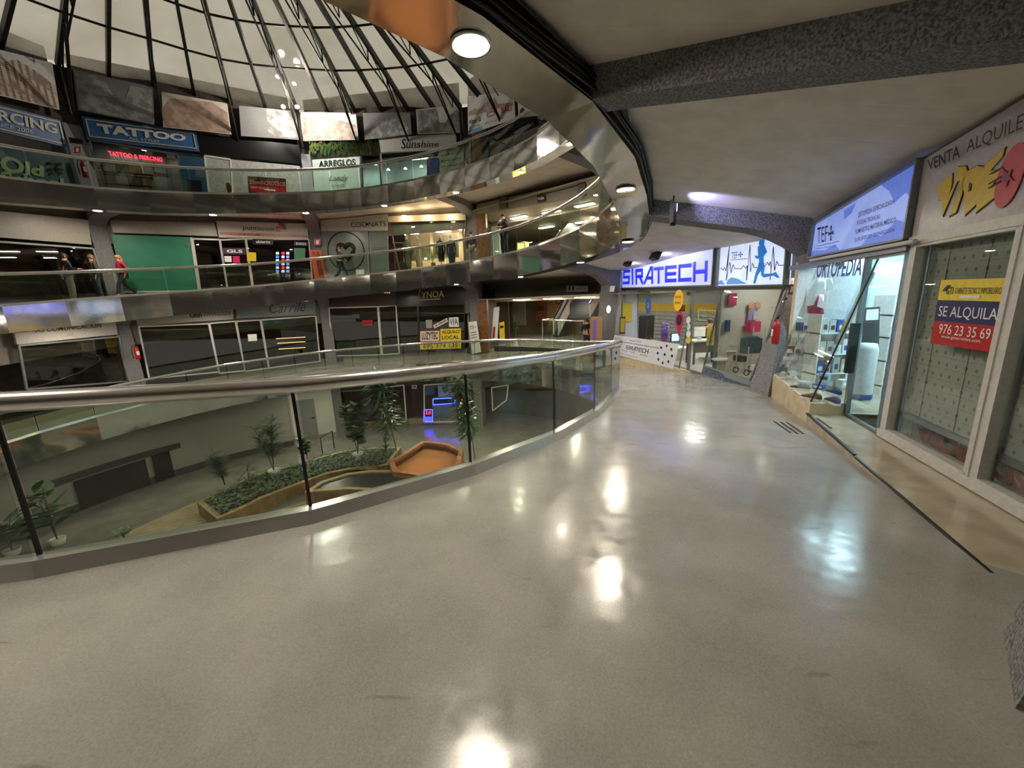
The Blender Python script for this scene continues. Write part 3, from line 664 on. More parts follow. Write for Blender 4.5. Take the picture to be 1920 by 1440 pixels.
struct(MB().prism([Vector((p.x, p.y, ZS)) for p in (pf(-.03, 0, -.02), pf(.86, 0, -.02), pf(UP - .2, 0, -.5), pf(UP - .2, 0, -2.4), pf(-.03, 0, -2.4))], (0, 0, -.04)), 'floor', MARBG)
struct(MB().prism([pf(-.05, 2.3, -.12), pf(UP, 2.3, -.12), pf(UP, 2.3, -2.4), pf(-.05, 2.3, -2.4)], (0, 0, .04)), 'ceiling', WALLW)
def ceil_panel(c, sx, sy, rz, m, label, group=None):
    L = thing('ceiling_light', c, label, 'lamp', group)
    MB().box(c, sx, sy, .03, rz).build('diffuser', m, L); MB().box(Vector(c) + Vector((0, 0, .02)), sx + .06, sy + .06, .03, rz).build('frame', ALU, L)
    return L
LC = E('cool_panel', (205, 238, 255), 17.0)
fz = math.atan2(fdir.y, fdir.x)
ceil_panel(pf(.9, 2.26, -.9), 1.0, .5, fz, LC, 'cool white ceiling panel inside the orthopaedic shop near its door')
ceil_panel(pf(2.4, 2.26, -.8), 1.0, .5, fz, LC, 'cool white ceiling panel over the orthopaedic shop display')
# goods
gr = random.Random(11)
PAL = [WHT, WHT, mat('pale_blue', (160, 190, 214), .5), mat('pale_grey', (180, 184, 188), .5), BLU, mat('beige', (200, 188, 166), .5), GREYD]
def shelf_unit(name, label, u0, u1, o, dep, levels, zb):
    S = thing(name, pf((u0 + u1) / 2, zb, o), label, 'shelf')
    for z in levels: MB().prism(bq(u0, u1, z - .012, z + .012, o + dep / 2), fo * dep).build('shelf_board', WHT, S)
    for u in (u0, u1): MB().prism([pf(u, zb, o + dep/2), pf(u, levels[-1] + .05, o + dep/2), pf(u, levels[-1] + .05, o - dep/2), pf(u, zb, o - dep/2)], fdir * .02).build('side_panel', WHT, S)
    return S

HY = Pl((0, 6.15, 0), (0, -1, 0)); HD = Pl((0, 5.75, 0), (0, -1, 0))       # fronts of the two shelf racks
where = ['highest', 'second', 'third', 'lowest']; cols = ['white', 'plain white', 'pale blue', 'pale grey', 'dark blue', 'beige', 'charcoal']
def rack(label, P, x0, x1, rows, dep, grp, rname, nper, hpx):
    a = P.at(x0, rows[-1]); b = P.at(x1, rows[-1]); S = thing('display_shelf', (a + b) / 2, label, 'shelf'); X = Vector((1, 0, 0)); Y = -P.n * dep
    top = P.at(x0, rows[0] - hpx).z
    for x in (a.x, b.x): MB().prism([Vector((x, a.y, a.z - .3)), Vector((x, a.y, top)), Vector((x, a.y, top)) + Y, Vector((x, a.y, a.z - .3)) + Y], X * .02).build('side_panel', WHT, S)
    for r, y in enumerate(rows):
        z = P.at((x0 + x1) / 2, y).z
        MB().prism([Vector((a.x, a.y, z)), Vector((b.x, a.y, z)), Vector((b.x, a.y, z)) + Y, Vector((a.x, a.y, z)) + Y], (0, 0, -.02)).build('shelf_board', WHT, S)
        wd = (b.x - a.x - .05) / nper
        for i in range(nper):
            ci = gr.randrange(7); sx = wd * gr.uniform(.6, .9); hz = abs(P.at(x0, y - hpx).z - P.at(x0, y).z) * gr.uniform(.45, .85); c = Vector((a.x + .03 + wd * (i + .5), a.y - P.n.y * dep * .4, z + hz / 2 + .001))
            B = thing('product_box', c, f'{cols[ci]} box, {"first second third fourth fifth sixth".split()[i]} from left, on the {where[r]} board of the {rname}', 'box', grp)
            MB().box(c, sx, dep * .6, hz, gr.uniform(-.15, .15)).build('carton', PAL[ci], B)
            MB().box(c - Vector((0, 0, hz * .1)), sx * .6, dep * .62, hz * .35, 0).build('printed_label', PAL[(ci + 3) % 7], B)
rack('white display shelf in the middle of the orthopaedic shop window', HY, 1528, 1592, [624, 664, 700], .28, 'boxed products on the middle display shelf', 'middle shelf', 4, 34)
rack('white shelf rack seen through the orthopaedic shop doorway', HD, 1652, 1712, [590, 632, 676, 722], .35, 'boxed products on the rack by the door', 'doorway rack', 4, 36)
for r, y in enumerate((612, 634, 656, 676)):
    for c in range(4):
        x = 1499 + c * 15 - (y - 612) * .38; c_ = PB.at(x, y, .03); ci = gr.randrange(7); pz = math.atan2(-PB.n.x, PB.n.y)
        B = thing('blister_pack', c_, f'{cols[ci]} packet, column {"one two three four".split()[c]}, {"highest second third lowest".split()[r]} row, on the orthopaedic pegboard', 'packet', 'packets hanging on the orthopaedic pegboard')
        MB().box(c_, .105, .02, .14, pz).build('card', WHT if (r + c) % 2 else PAL[ci], B); MB().box(c_ + PB.n * .02 - Vector((0, 0, .02)), .07, .03, .07, pz).build('product', PAL[(ci + 2) % 7], B)
def shoe(loc, rz, m, label, group=None, L=.27):
    S = thing('shoe', loc, label, 'shoe', group); R = Matrix.Rotation(rz, 3, 'Z'); loc = Vector(loc)
    prof = [(-.5, .20, .14), (-.42, .30, .30), (-.2, .30, .34), (.0, .30, .27), (.22, .36, .18), (.4, .32, .12), (.5, .14, .07)]
    vs = []; n = 10
    for x, wd, h in prof:
        for j in range(n):
            a = 2 * math.pi * j / n; vs.append(loc + R @ Vector((x * L, math.cos(a) * wd * L / 2, .02 + max(0, (h * L * (.5 + .5 * math.sin(a)))))))
    fs = [(i * n + j, i * n + (j + 1) % n, (i + 1) * n + (j + 1) % n, (i + 1) * n + j) for i in range(len(prof) - 1) for j in range(n)] + [tuple(reversed(range(n))), tuple(range((len(prof)-1)*n, len(prof)*n))]
    mb = MB(); mb.add(vs, fs, True); mb.build('upper', m, S)
    mb = MB(); mb.prism([loc + R @ Vector((x * L * 1.02, y * L, .0)) for x, y in ((-.5, -.12), (-.2, -.15), (.2, -.19), (.42, -.14), (.52, 0), (.42, .16), (.2, .19), (-.2, .15), (-.5, .12))], (0, 0, .028)); mb.build('sole', WHT, S)
    MB().lathe([(.036, .0), (.03, .004)], loc + R @ Vector((-.28 * L, 0, .085 * L / .27 + .012)), 10).build('opening', BLK, S)
def onk(px, py, z=.03): return atz(px, py, z)
NVS = mat('navy_fabric', (44, 52, 110), .7); 
for i, (px, py, rz, m, lb) in enumerate([(1562, 736, .2, NVS, 'navy blue slipper on the kerb inside the orthopaedic window'), (1560, 752, .1, mat('violet_fabric', (84, 70, 120), .7), 'violet trainer in front of the navy slipper in the orthopaedic window'),
        (1500, 727, .9, GREYD, 'charcoal clog low in the slanted orthopaedic window'), (1520, 745, .6, mat('brown_leather', (110, 60, 44), .5), 'brown shoe near the bottom corner of the slanted pane'),
        (1478, 712, .8, mat('beige2', (190, 176, 160), .6), 'beige shoe at the far end of the slanted window')]): 
    p = onk(px, py, .05); shoe(p - Vector((0, 0, .03)), rz + fz, m, lb)
for i, (u, o, h) in enumerate(((1.15, -.25, .75), (.95, -.75, .95))):      # white cylinders with blue foot
    c = pf(u, .02, o); B = thing('water_container', c, ['tall white canister with blue foot just inside the orthopaedic window', 'taller white canister standing behind the door edge'][i], 'container')
    MB().lathe([(.12, 0), (.125, .1), (.12, h * .9), (.1, h), (0, h + .01)], c, 20).build('body', WHT, B); MB().lathe([(.128, .02), (.13, .09)], c, 20).build('blue_band', BLU, B)
    for z in (.3, .5, .65): MB().box(c + fn * .12 + Vector((0, 0, z * h)), .05, .05, .06, fz).build('black_fitting', BLK, B)
sl = mat('slide_grey', (140, 138, 134), .5)
# standing things in the display: walking stick stand, framed print, pink bag
c = pf(.35, 1.5, -.9); B = thing('hanging_bag', c, 'magenta bag hanging high behind the orthopaedic shop door', 'bag'); MB().box(c, .26, .08, .34, fz + .2).build('body', mat('magenta_bag', (150, 20, 100), .5), B); MB().tube([c + Vector((0, 0, .17)) + fdir * .08, c + Vector((0, 0, .3)), c + Vector((0, 0, .17)) - fdir * .08], .008, 6).build('handle', BLK, B)
q = PB.q([(1513, 541), (1553, 545), (1549, 597), (1508, 595)], .02)
R = sign('advert_card', 'white advert card with a crimson mobility scooter, hung in the slanted window', 'poster', q, WHT, .01)
poly3(uv(q, [(.15, .85), (.1, .6), (.4, .55), (.55, .2), (.62, .2), (.55, .6), (.85, .65), (.9, .85)]), R, mat('crimson', (140, 30, 60), .5), 'scooter_print')
q = HD.q([(1622, 577), (1650, 575), (1648, 655), (1615, 655)], .12)
R = sign('advert_card', 'tall grey advert card standing behind the door frame of the orthopaedic shop', 'poster', q, GREYD, .01); adds(R, WHT, sub(q, .1, .05, .9, .3), .004, 'white_strip', .004)
q = SP.q([(1622, 520), (1632, 525), (1595, 578), (1588, 572)], .004)
R = thing('rollup_banner', SP.at(1600, 600), 'narrow white banner with yellow blobs leaning inside the slanted window', 'banner')
qb = SP.q([(1634, 505), (1640, 512), (1576, 640), (1568, 634)], -.15); adds(R, WHT, qb, .01, 'cloth'); 
for a in (.35, .8): 
    c = centre(sub(qb, .0, a - .06, 1, a + .06)); disc(c, qn(qb), .05, .09, xa=qb[1] - qb[0]).build('yellow_blob', YEL, R)
for i, (px, py, ci) in enumerate(((1484, 706, 0), (1545, 715, 2), (1580, 725, 3), (1600, 735, 5), (1535, 728, 4), (1507, 722, 3), (1590, 712, 0))):
    c = onk(px, py, .03); c.z = .02; h = (.10, .14, .12, .18, .08, .07, .2)[i]
    B = thing('product_box', c, ['small white carton at the far end of the window kerb', 'pale blue carton behind the navy slipper', 'pale grey carton beside the white canister', 'tall beige carton by the side pane', 'dark blue flat carton under the display shelf', 'low grey carton behind the charcoal clog', 'tallest white carton on the kerb near the side pane'][i], 'box')
    MB().box(c + Vector((0, 0, h/2)), .14, .1, h, fz + i).build('carton', PAL[ci], B); MB().box(c + Vector((0, 0, h*.5)), .1, .104, h * .4, fz + i).build('printed_label', PAL[(ci+4) % 7], B)
# fire extinguisher builder
def extinguisher(c, s, label, n, nohose=False):
    X = thing('fire_extinguisher', c, label, 'fire extinguisher'); c = Vector(c)
    MB().lathe([(.0, 0), (.06*s, .0), (.068*s, .03*s), (.068*s, .36*s), (.05*s, .42*s), (.022*s, .44*s), (.022*s, .47*s), (0, .47*s)], c, 16).build('cylinder', REDP, X)
    n = Vector(n).normalized(); t = Vector((-n.y, n.x, 0))
    MB().box(c + Vector((0, 0, .49*s)), .03*s, .03*s, .05*s).bar(c + Vector((0, 0, .51*s)), c + t*.11*s + Vector((0, 0, .55*s)), .02*s, .015*s).build('valve', BLK, X)
    MB().tube([c + Vector((0, 0, .48*s)), c - t*.1*s + Vector((0, 0, .46*s)), c - t*.13*s + Vector((0, 0, .3*s)), c - t*.12*s + Vector((0, 0, .04*s))], .013*s, 6).build('hose', BLK, X)
    MB().box(c + n*.068*s + Vector((0, 0, .22*s)), .07*s, .012*s, .13*s, math.atan2(t.y, t.x)).build('paper_label', WHT, X)
    return X
# far side of the pillar: extinguisher, sign
t = .745
pc = pol(t, RF(t) - .3, 0); pn = -rdir(t)
PP = pl3(atz(1404, 733, -.44), atz(1440, 744, -.40), atz(1489, 470, 2.34), (CX, CY, 0))
def on_pillar(px, py, off): return PP.at(px, py, off)
extinguisher(on_pillar(1453, 645, .10), 1.0, 'red fire extinguisher hung on the grey pillar between the two orthopaedic windows', pn)
q = PP.q([(1481, 533), (1493, 533), (1488, 552), (1477, 552)], .01); R = sign('safety_sign', 'small white and red extinguisher sign on the near grey pillar', 'sign', q, REDP, .008); adds(R, WHT, sub(q, .3, .25, .7, .8), .003, 'pictogram', .004)
tag(MB().box(PP.at(1474, 560, .02), .06, .04, .035, 1).build('alarm_socket', BLK, base=PP.at(1474, 560)), 'little black box on the near grey pillar under the red sign', 'box')
# ================================================================ computer shop and the runner window beyond the pillar
EA, EB = (5.5, 7.75), (4.7, 16.0)
PE_ = vpl(EA, EB); ed = Vector((EB[0] - EA[0], EB[1] - EA[1], 0)).normalized(); en = PE_.n; ez = math.atan2(ed.y, ed.x)
def pe(u, z, off=0): p = Vector((EA[0], EA[1], 0)) + ed * u + en * off; return Vector((p.x, p.y, z))
q = PE_.q([(1160, 505), (1343, 461), (1338, 535), (1160, 540.5)], .04)
R = sign('shop_sign', 'big white backlit fascia with blue SIRATECH letters', 'sign', q, LITS, .12, ALUG, .04)
S8 = lambda P, pts, off=0: P.q([(1100 + x / 4.8, 400 + y / 4.8) for x, y in pts], off)
# heavy angular letters drawn as strokes
LW = {'S': [[(1, .06), (.12, .06), (.08, .5), (.92, .5), (.88, .94), (0, .94)]], 'I': [[(.5, 0), (.5, 1)]], 'R': [[(.1, 1), (.1, .08), (.92, .08), (.92, .52), (.3, .52)], [(.55, .52), (.95, 1)]],
      'A': [[(0, 1), (.75, 0), (.95, 0), (.95, 1)], [(.35, .68), (.95, .68)]], 'T': [[(0, .08), (1, .08)], [(.5, .08), (.5, 1)]], 'E': [[(1, .06), (.1, .06), (.1, .94), (1, .94)], [(.1, .5), (.95, .5)]],
      'C': [[(1, .06), (.1, .06), (.1, .94), (1, .94)]], 'H': [[(.08, 0), (.08, 1)], [(.92, 0), (.92, 1)], [(.08, .5), (.92, .5)]]}
tq = S8(PE_, [(330, 518), (1088, 444), (1084, 596), (332, 634)], .045)
ws = [('S', 1), ('I', .42), ('R', 1), ('A', 1), ('T', .9), ('E', 1.05), ('C', 1.05), ('H', 1.05)]
def strokes(tq, ws, m, root, wd, name):
    x = 0; tot = sum(a for _, a in ws) + .24 * (len(ws) - 1); n = qn(tq)
    for ch, a in ws:
        lq = sub(tq, x / tot, 0, (x + a) / tot, 1); mb = MB()
        for st in LW[ch]:
            pts = uv(lq, st)
            for p, r in zip(pts[:-1], pts[1:]):
                e = (r - p).normalized() * wd * .5; mb.bar(p - e, r + e, wd, .02, up=n)
        mb.build(name, m, root); x += a + .24
strokes(tq, ws, SBL, R, .108, 'blue_letter')
q = PE_.q([(1351, 457), (1480, 436), (1473, 534), (1346, 537)], .03)
R = sign('shop_sign', 'backlit white fascia with a blue running figure over a heartbeat line', 'sign', q, LITR, .1, ALUG, .03)
G = lambda pts, off=.04: S8(PE_, pts, off)
line3(G([(1205, 492), (1228, 512), (1240, 488), (1252, 518), (1262, 470), (1284, 300), (1256, 605), (1290, 440), (1300, 535), (1318, 460), (1332, 498), (1390, 498), (1410, 470), (1432, 495), (1445, 470), (1438, 605), (1470, 285), (1474, 525), (1492, 448), (1506, 488), (1540, 488), (1600, 480), (1628, 440), (1640, 470), (1652, 435), (1660, 500), (1650, 600), (1680, 300), (1690, 515), (1712, 430), (1728, 468), (1785, 466)]), .008, R, mat('line_navy', (36, 44, 80), .4), 'heartbeat_line')
for nm, pts in (('torso', [(1548, 300), (1600, 270), (1625, 330), (1600, 380), (1600, 440), (1560, 440), (1556, 380), (1548, 350)]), ('arm', [(1560, 335), (1545, 385), (1520, 378), (1525, 400), (1550, 412), (1578, 350)]), ('arm', [(1600, 290), (1632, 345), (1590, 400), (1578, 390), (1606, 348), (1590, 320)]),
                ('leg', [(1556, 440), (1602, 440), (1590, 490), (1545, 560), (1525, 632), (1505, 630), (1525, 545), (1548, 480)]), ('leg', [(1560, 440), (1604, 440), (1608, 490), (1600, 545), (1680, 540), (1708, 525), (1745, 580), (1720, 580), (1690, 560), (1600, 578), (1580, 560), (1570, 490)])):
    poly3(G(pts, .03), R, TB, 'runner_' + nm, off=.016)
disc(centre(G([(1575, 250), (1580, 272)], .045)), en, .08, seg=14).build('runner_head', TB, R)
text('TEF', G([(1308, 352), (1362, 345), (1360, 405), (1308, 410)]), mat('line_grey', (90, 96, 120), .4), R); cross(None, G([(1374, 350), (1412, 345), (1410, 392), (1374, 396)]), R, DN, .02); line3(G([(1295, 420), (1448, 408)]), .006, R, DN, 'rule')
for pts in ([(1190, 640), (1195, 610), (1220, 600), (1250, 640)], [(1262, 640), (1275, 600), (1310, 575), (1370, 590), (1400, 610), (1450, 632)]): poly3(G(pts, .03), R, mat('splash_blue', (88, 140, 200), .4, emit=(88, 140, 200), es=.3), 'blue_splash', off=.014)
# header wall above and between, kerb
struct(MB().prism([pe(-.4, 1.72, -.12), pe(8.3, 1.72, -.12), pe(8.3, 3.4, -.12), pe(-.4, 3.4, -.12)], -en * .1), 'wall_right', WALLG)
struct(MB().bar(PE_.at(1158, 543, .0), PE_.at(1476, 538, .0), .14, .09), 'trim_6', GREYD)
kz = -.69
ka, kb = atz(1141, 666, -.77), atz(1273, 692, kz)          # kerb top edge of the computer shop
kc = kb + (-en) * .35
def kerb(a, b, c, d, dep=.55):
    return struct(MB().prism([Vector((p.x, p.y, z)) for p, z in ((a, a.z), (b, b.z), (c, b.z), (d, a.z))], (0, 0, -dep)), 'wall_kerb', MARB)
kerb(ka, kb, pe(3.2, 0), pe(7.9, 0))
ta, tb = PE_.at(1164, 545), PE_.at(1305, 541)
SS = pl3(ka, kb, tb, (CX, CY, 0))
shopwin('window_3', [SS.at(1163, 546), SS.at(1303, 541), kb + Vector((0, 0, .02)), ka + Vector((0, 0, .02))], GLC, ALUG, .03, .03, sides='LR')
mb = MB().prism([kb, pe(3.3, kz), tb, tb + Vector((0, 0, -.01))], ed * .01)
# door of the computer shop
dq = PE_.q([(1300, 543), (1347, 541), (1336, 700), (1294, 690)])
def vrect(P, x0, y0, x1, y1, zb, off=0):
    a = P.at(x0, y0, off); b = P.at(x1, y1, off); return [a, b, Vector((b.x, b.y, zb)), Vector((a.x, a.y, zb))]
dq = vrect(PE_, 1299, 543, 1350, 541, kz)
R = thing('door_1', centre(dq), kind='structure'); slab(dq, .01).build('pane', GLC, R); frame(dq, .09, .06).build('frame', ALUG, R); 
# runner window: slanted pane down to its own kerb
kd, ke = atz(1317, 700, -.60), atz(1406, 717, -.40)
kerb(kd, ke, pe(-.1, 0), pe(2.3, 0), .4)
kerb(kb, kd, pe(2.4, 0), pe(3.2, 0), .0 + .3) if False else None
T2 = pl3(kd, ke, PE_.at(1354, 541), (CX, CY, 0))
shopwin('window_4', [PE_.at(1354, 541), PE_.at(1476, 538), ke + Vector((0, 0, .02)), kd + Vector((0, 0, .02))], GLC, ALUG, .03, .03, sides='LR')
q = T2.q([(1319, 684), (1413, 716), (1408, 737), (1313, 706)], .01)
R = sign('window_banner', 'grey strip reading ORTOPEDIA SUMINISTRO MATERIAL MEDICO low on the runner window', 'banner', q, mat('banner_grey', (120, 130, 140), .5), .006)
text('ORTOPEDIA+', sub(q, .04, .12, .5, .75), DN, R, shear=.2, depth=.006); text('SUMINISTRO MATERIAL MEDICO', sub(q, .5, .42, .97, .75), DN, R, depth=.006)
# banner on the slanted pane of the computer shop
q = SS.q([(1152, 628), (1273, 645), (1262, 692), (1143, 662)], .012)
R = sign('window_banner', 'white banner listing phone and computer repairs low on the SIRATECH window', 'banner', q, mat('banner_white', (214, 218, 226), .5), .006)
strokes(sub(q, .27, .42, .63, .60), ws, NAVY, R, .018, 'navy_letter')
for st, qq in (('Servicio Tecnico', (.3, .1, .5, .18)), ('Reparacion de ordenadores, tablets y moviles', (.18, .24, .76, .33)), ('HUAWEI', (.52, .68, .63, .75)), ('SAMSUNG', (.2, .66, .31, .73)), ('sony', (.35, .67, .44, .74)), ('www.siratech.com', (.2, .84, .5, .9)), ('iPhone', (.1, .5, .2, .57))):
    text(st, sub(q, *qq), DN, R, depth=.006)
n_ = qn(q)
for i in range(9):
    a = 2 * math.pi * i / 8; rr_ = .17 if i < 8 else 0
    disc(sub(q, .86 + rr_ * .55 * math.cos(a), .5 + rr_ * 2.1 * math.sin(a), 0, 0)[0] + n_ * .006, n_, .045, seg=14, th=.003).build('round_logo', [BLK, GREYD, BLU, GREYD][i % 4], R)
line3([p + n_ * .008 for p in uv(q, [(.06, .12), (.12, .12), (.13, .86), (.05, .86), (.06, .12)])], .005, R, GREYD, 'phone_outline')
for i, (a, b) in enumerate(((.03, .2), (.03, .4), (.03, .6), (.16, .3), (.17, .55), (.16, .75), (.03, .8))): disc(sub(q, a, b, 0, 0)[0] + n_ * .006, n_, .018, seg=8, th=.003).build('component_mark', BLK, R)
# interior
def ebox(u0, u1, z0, z1, o0, o1, mb=None):
    return (mb or MB()).prism([pe(u0, z0, o0), pe(u1, z0, o0), pe(u1, z0, o1), pe(u0, z0, o1)], (0, 0, z1 - z0))
ZE = -.66
struct(ebox(-.1, 8.6, ZE - .1, ZE, -.05, -5.0), 'floor', mat('shop_tile', (196, 192, 186), .3)); struct(ebox(-.1, 8.6, 1.95, 2.0, -.2, -5.0), 'ceiling', WALLW)
struct(ebox(-.1, 8.6, ZE, 2.0, -5.0, -5.1), 'wall_shop_back', mat('slat_grey', (150, 148, 142), .6)); struct(ebox(8.6, 8.7, ZE, 2.0, -.1, -5.0), 'wall_party', mat('pale_lilac_wall', (214, 214, 232), .6))
struct(ebox(2.35, 2.42, ZE, 2.0, -.15, -5.0), 'wall_party', WALLW); struct(ebox(-.1, -.02, ZE, 2.0, 0, -5.0), 'wall_party', mat('cream_wall', (222, 208, 178), .6))
struct(ebox(-.02, 2.35, ZE, 2.0, -2.2, -2.25), 'wall_shop_back', mat('cream_wall2', (226, 212, 180), .6))
struct(ebox(2.45, 7.9, .55, .95, -4.9, -4.95), 'trim_7', mat('mustard_band', (196, 160, 40), .5)); struct(ebox(2.45, 7.9, 1.55, 1.9, -4.9, -4.95), 'trim_7', mat('salmon_band', (220, 150, 120), .5))
PU = Pl(pe(8.56, 0), -ed); PV = Pl(pe(2.33, 0), -ed); PW_ = Pl(pe(7.7, 0), -ed)
for pts, m, nm in (([(1196, 583), (1350, 589), (1350, 650), (1196, 650)], mat('slat_grey', (150, 148, 142), .6), 'trim_7'), ([(1196, 567), (1350, 571), (1350, 588), (1196, 582)], mat('mustard_band', (196, 160, 40), .5), 'trim_7'), ([(1196, 540), (1350, 540), (1350, 570), (1196, 566)], mat('upper_grey', (170, 168, 164), .6), 'trim_7')): struct(slab(PU.q(pts), .02), nm, m)
for i in range(7): struct(MB().bar(PU.at(1196, 590 + i * 7, .01), PU.at(1350, 597 + i * 7.4, .01), .015, .02), 'trim_7', GREYD)
LW_ = E('warm_panel', (255, 248, 238), 15.0)
for i, (u, o) in enumerate(((3.6, -1.6), (5.6, -1.6), (4.6, -3.4))): ceil_panel(pe(u, 1.92, o), 1.1, .5, ez, LW_, ['bright ceiling panel by the SIRATECH shop door', 'bright ceiling panel over the SIRATECH window display', 'bright ceiling panel at the back of the SIRATECH shop'][i])
ceil_panel(pe(1.1, 1.92, -1.0), .9, .5, ez, LW_, 'bright ceiling panel inside the runner window')
# counter with monitor and other things inside the window (px positions lie on real planes inside the shop)
IN = Pl(PE_.o - en * .55, en)
CT = thing('display_counter', pe(5.4, ZE, -.6), 'low counter just inside the SIRATECH window', 'counter')
ebox(5.0, 7.6, ZE, -.28, -.35, -.85).build('body', WALLW, CT); ebox(4.95, 7.65, -.28, -.24, -.3, -.9).build('top', WHT, CT)
def standing(px, py0, py1, w, m, name, label, cat, off, th=.03, inner=None, pl=PE_):
    a = pl.at(px, py0, off); b = pl.at(px, py1, off); c = (a + b) / 2; h = abs(a.z - b.z)
    T = thing(name, Vector((c.x, c.y, c.z - h / 2)), label, cat); w *= .65; MB().box(c, w, th, h, .2).build('panel', m, T)
    if inner: MB().box(c + Vector((.2, -.98, 0)) * (th / 2 + .003), w * .8, .006, h * .8, .2).build('print', inner, T)
    return T, c, h
T, c, h = standing(1212, 592, 636, .95, BLK, 'monitor', 'big black monitor seen from behind in the SIRATECH window', 'monitor', -.5, .05); MB().box(c - Vector((0, 0, h/2 + .05)), .3, .2, .1, ez).build('stand', BLK, T)
standing(1167, 594, 626, .36, BLK, 'poster_stand', 'black and gold phone poster at the left end of the SIRATECH window', 'poster', 0, .02, mat('gold', (180, 150, 60), .4), PW_)
standing(1176, 568, 604, .62, YEL, 'poster', 'yellow poster on the lilac wall inside the SIRATECH shop', 'poster', .03, .01, None, PU)
T, c, h = standing(1174, 612, 634, .3, GREEN, 'plush_figure', 'small green figure standing on the SIRATECH counter', 'figure', -.5, .14); MB().ball(c + Vector((0, 0, h / 2)), .12).build('head', GREEN, T)
extinguisher(pe(6.35, -.28, -.7), 1.5, 'fire extinguisher inside the SIRATECH shop behind the counter', en)
T, c, h = standing(1216, 561, 585, .42, BLU, 'round_sticker', 'blue drop-shaped sticker reading O2 on the SIRATECH pane', 'sticker', 0, .01)
bpy.data.objects.remove(T.children[0]); disc(c, en, .22, .30).build('disc', mat('o2_blue', (44, 98, 190), .4), T); text('O2', [c + v for v in (ed * .0,)] and [c + ed * .1 + Vector((0,0,.1)), c - ed * .1 + Vector((0,0,.1)), c - ed * .1 - Vector((0,0,.08)), c + ed * .1 - Vector((0,0,.08))], WHT, T, depth=.02)
def sticker(px, py, r, ry, m, st, label, m2=WHT, pl=SS, off=.012):
    c = pl.at(px, py, off); T = thing('window_sticker', c, label, 'sticker'); d = ed
    disc(c, pl.n, r, ry, xa=d).build('disc', m, T)
    if st:
        for i, s in enumerate(st.split('|')):
            zz = ry * (.45 - .5 * i) ; text(s, [c + d * r * .6 + Vector((0, 0, zz)), c - d * r * .6 + Vector((0, 0, zz)), c - d * r * .6 + Vector((0, 0, zz - ry * .35)), c + d * r * .6 + Vector((0, 0, zz - ry * .35))], m2, T, depth=.016)
    return T
sticker(1272, 563, .26, .31, mat('jazz_yellow', (250, 196, 20), .4), 'punto|Jazztel', 'yellow round sticker hanging at the top of the SIRATECH pane', BLK)
T = sticker(1274, 600, .23, .26, PINK, '', 'magenta map-pin sticker on the SIRATECH pane'); c = SS.at(1274, 600, .012); poly3([c + ed * .17 - Vector((0,0,.16)), c - ed * .17 - Vector((0,0,.16)), c - Vector((0,0,.5))], T, PINK, 'pin_tip', off=.0); disc(c + SS.n * .012, SS.n, .14, .16, xa=ed).build('black_centre', BLK, T)
standing(1279, 572, 584, .3, BLK, 'window_sticker', 'small black square sticker between the yellow and magenta ones', 'sticker', .05, .01)
for i, y in enumerate((600, 613, 626, 638)): sticker(1291, y, .11, .1, [WHT, mat('mint', (190, 220, 200), .5), WHT, YEL][i], '', ['topmost', 'second', 'third', 'lowest'][i] + ' in the column of pale stickers beside the SIRATECH door')
T, c, h = standing(1246, 622, 637, .4, PURP, 'advert_display', 'purple display with flowers on the SIRATECH counter', 'display', -.3, .05, mat('dark_violet', (60, 40, 110), .4))
mb = MB(); gr2 = random.Random(5)
for i in range(14): mb.ball(c + Vector((0, 0, h * .6)) + ed * gr2.uniform(-.18, .18) + Vector((0, 0, gr2.uniform(0, .25))), .06, n=6)
mb.build('flowers', mat('lilac_flower', (150, 120, 200), .6), T)
T, c, h = standing(1266, 624, 641, .5, DARKM, 'laptop', 'open laptop with a pale blue screen on the SIRATECH counter', 'laptop', -.25, .02, E('laptop_screen', (170, 196, 232), .8)); MB().box(c - Vector((0, 0, h / 2)) + en * .12, .5, .3, .02, ez).build('keyboard', GREYD, T)
q = PE_.q([(1302, 607), (1322, 607), (1322, 622), (1302, 622)], -2.2)
R = thing('reception_desk', pe(4.35, ZE, -1.3), 'white topped desk where a man sits behind the SIRATECH door', 'desk'); ebox(4.1, 4.6, .04, .08, -.5, -2.1).build('top', WHT, R); ebox(4.15, 4.18, -.3, .04, -.55, -2.05).build('front_panel', GREYD, R)
for u in (4.15, 4.55):
    for o in (-.55, -2.05): MB().box(pe(u, (ZE + .04) / 2, o), .05, .05, .04 - ZE, ez).build('leg', GREYD, R)
T = thing('desk_screen', pe(4.3, .08, -.8), 'white sheet-like screen standing on the desk before the seated man', 'screen'); MB().box(pe(4.3, .33, -.78), .36, .02, .3, .1).build('panel', WHT, T); MB().box(pe(4.3, .12, -.78), .1, .1, .08, .1).build('stand', ALU, T)
# outline sign at the back
q = PU.q([(1309, 581), (1345, 583), (1345, 602), (1309, 600)], .05); R = thing('wall_sign', centre(q), 'white outlined rectangle sign reading quirino on the SIRATECH back wall', 'sign'); frame(q, .04, .03).build('outline', WHT, R); text('quirino', sub(q, .15, .35, .9, .75), WHT, R)
standing(1334, 612, 648, .42, YEL, 'folded_banner', 'yellow cloth hanging inside the SIRATECH doorway', 'banner', -.25, .03)
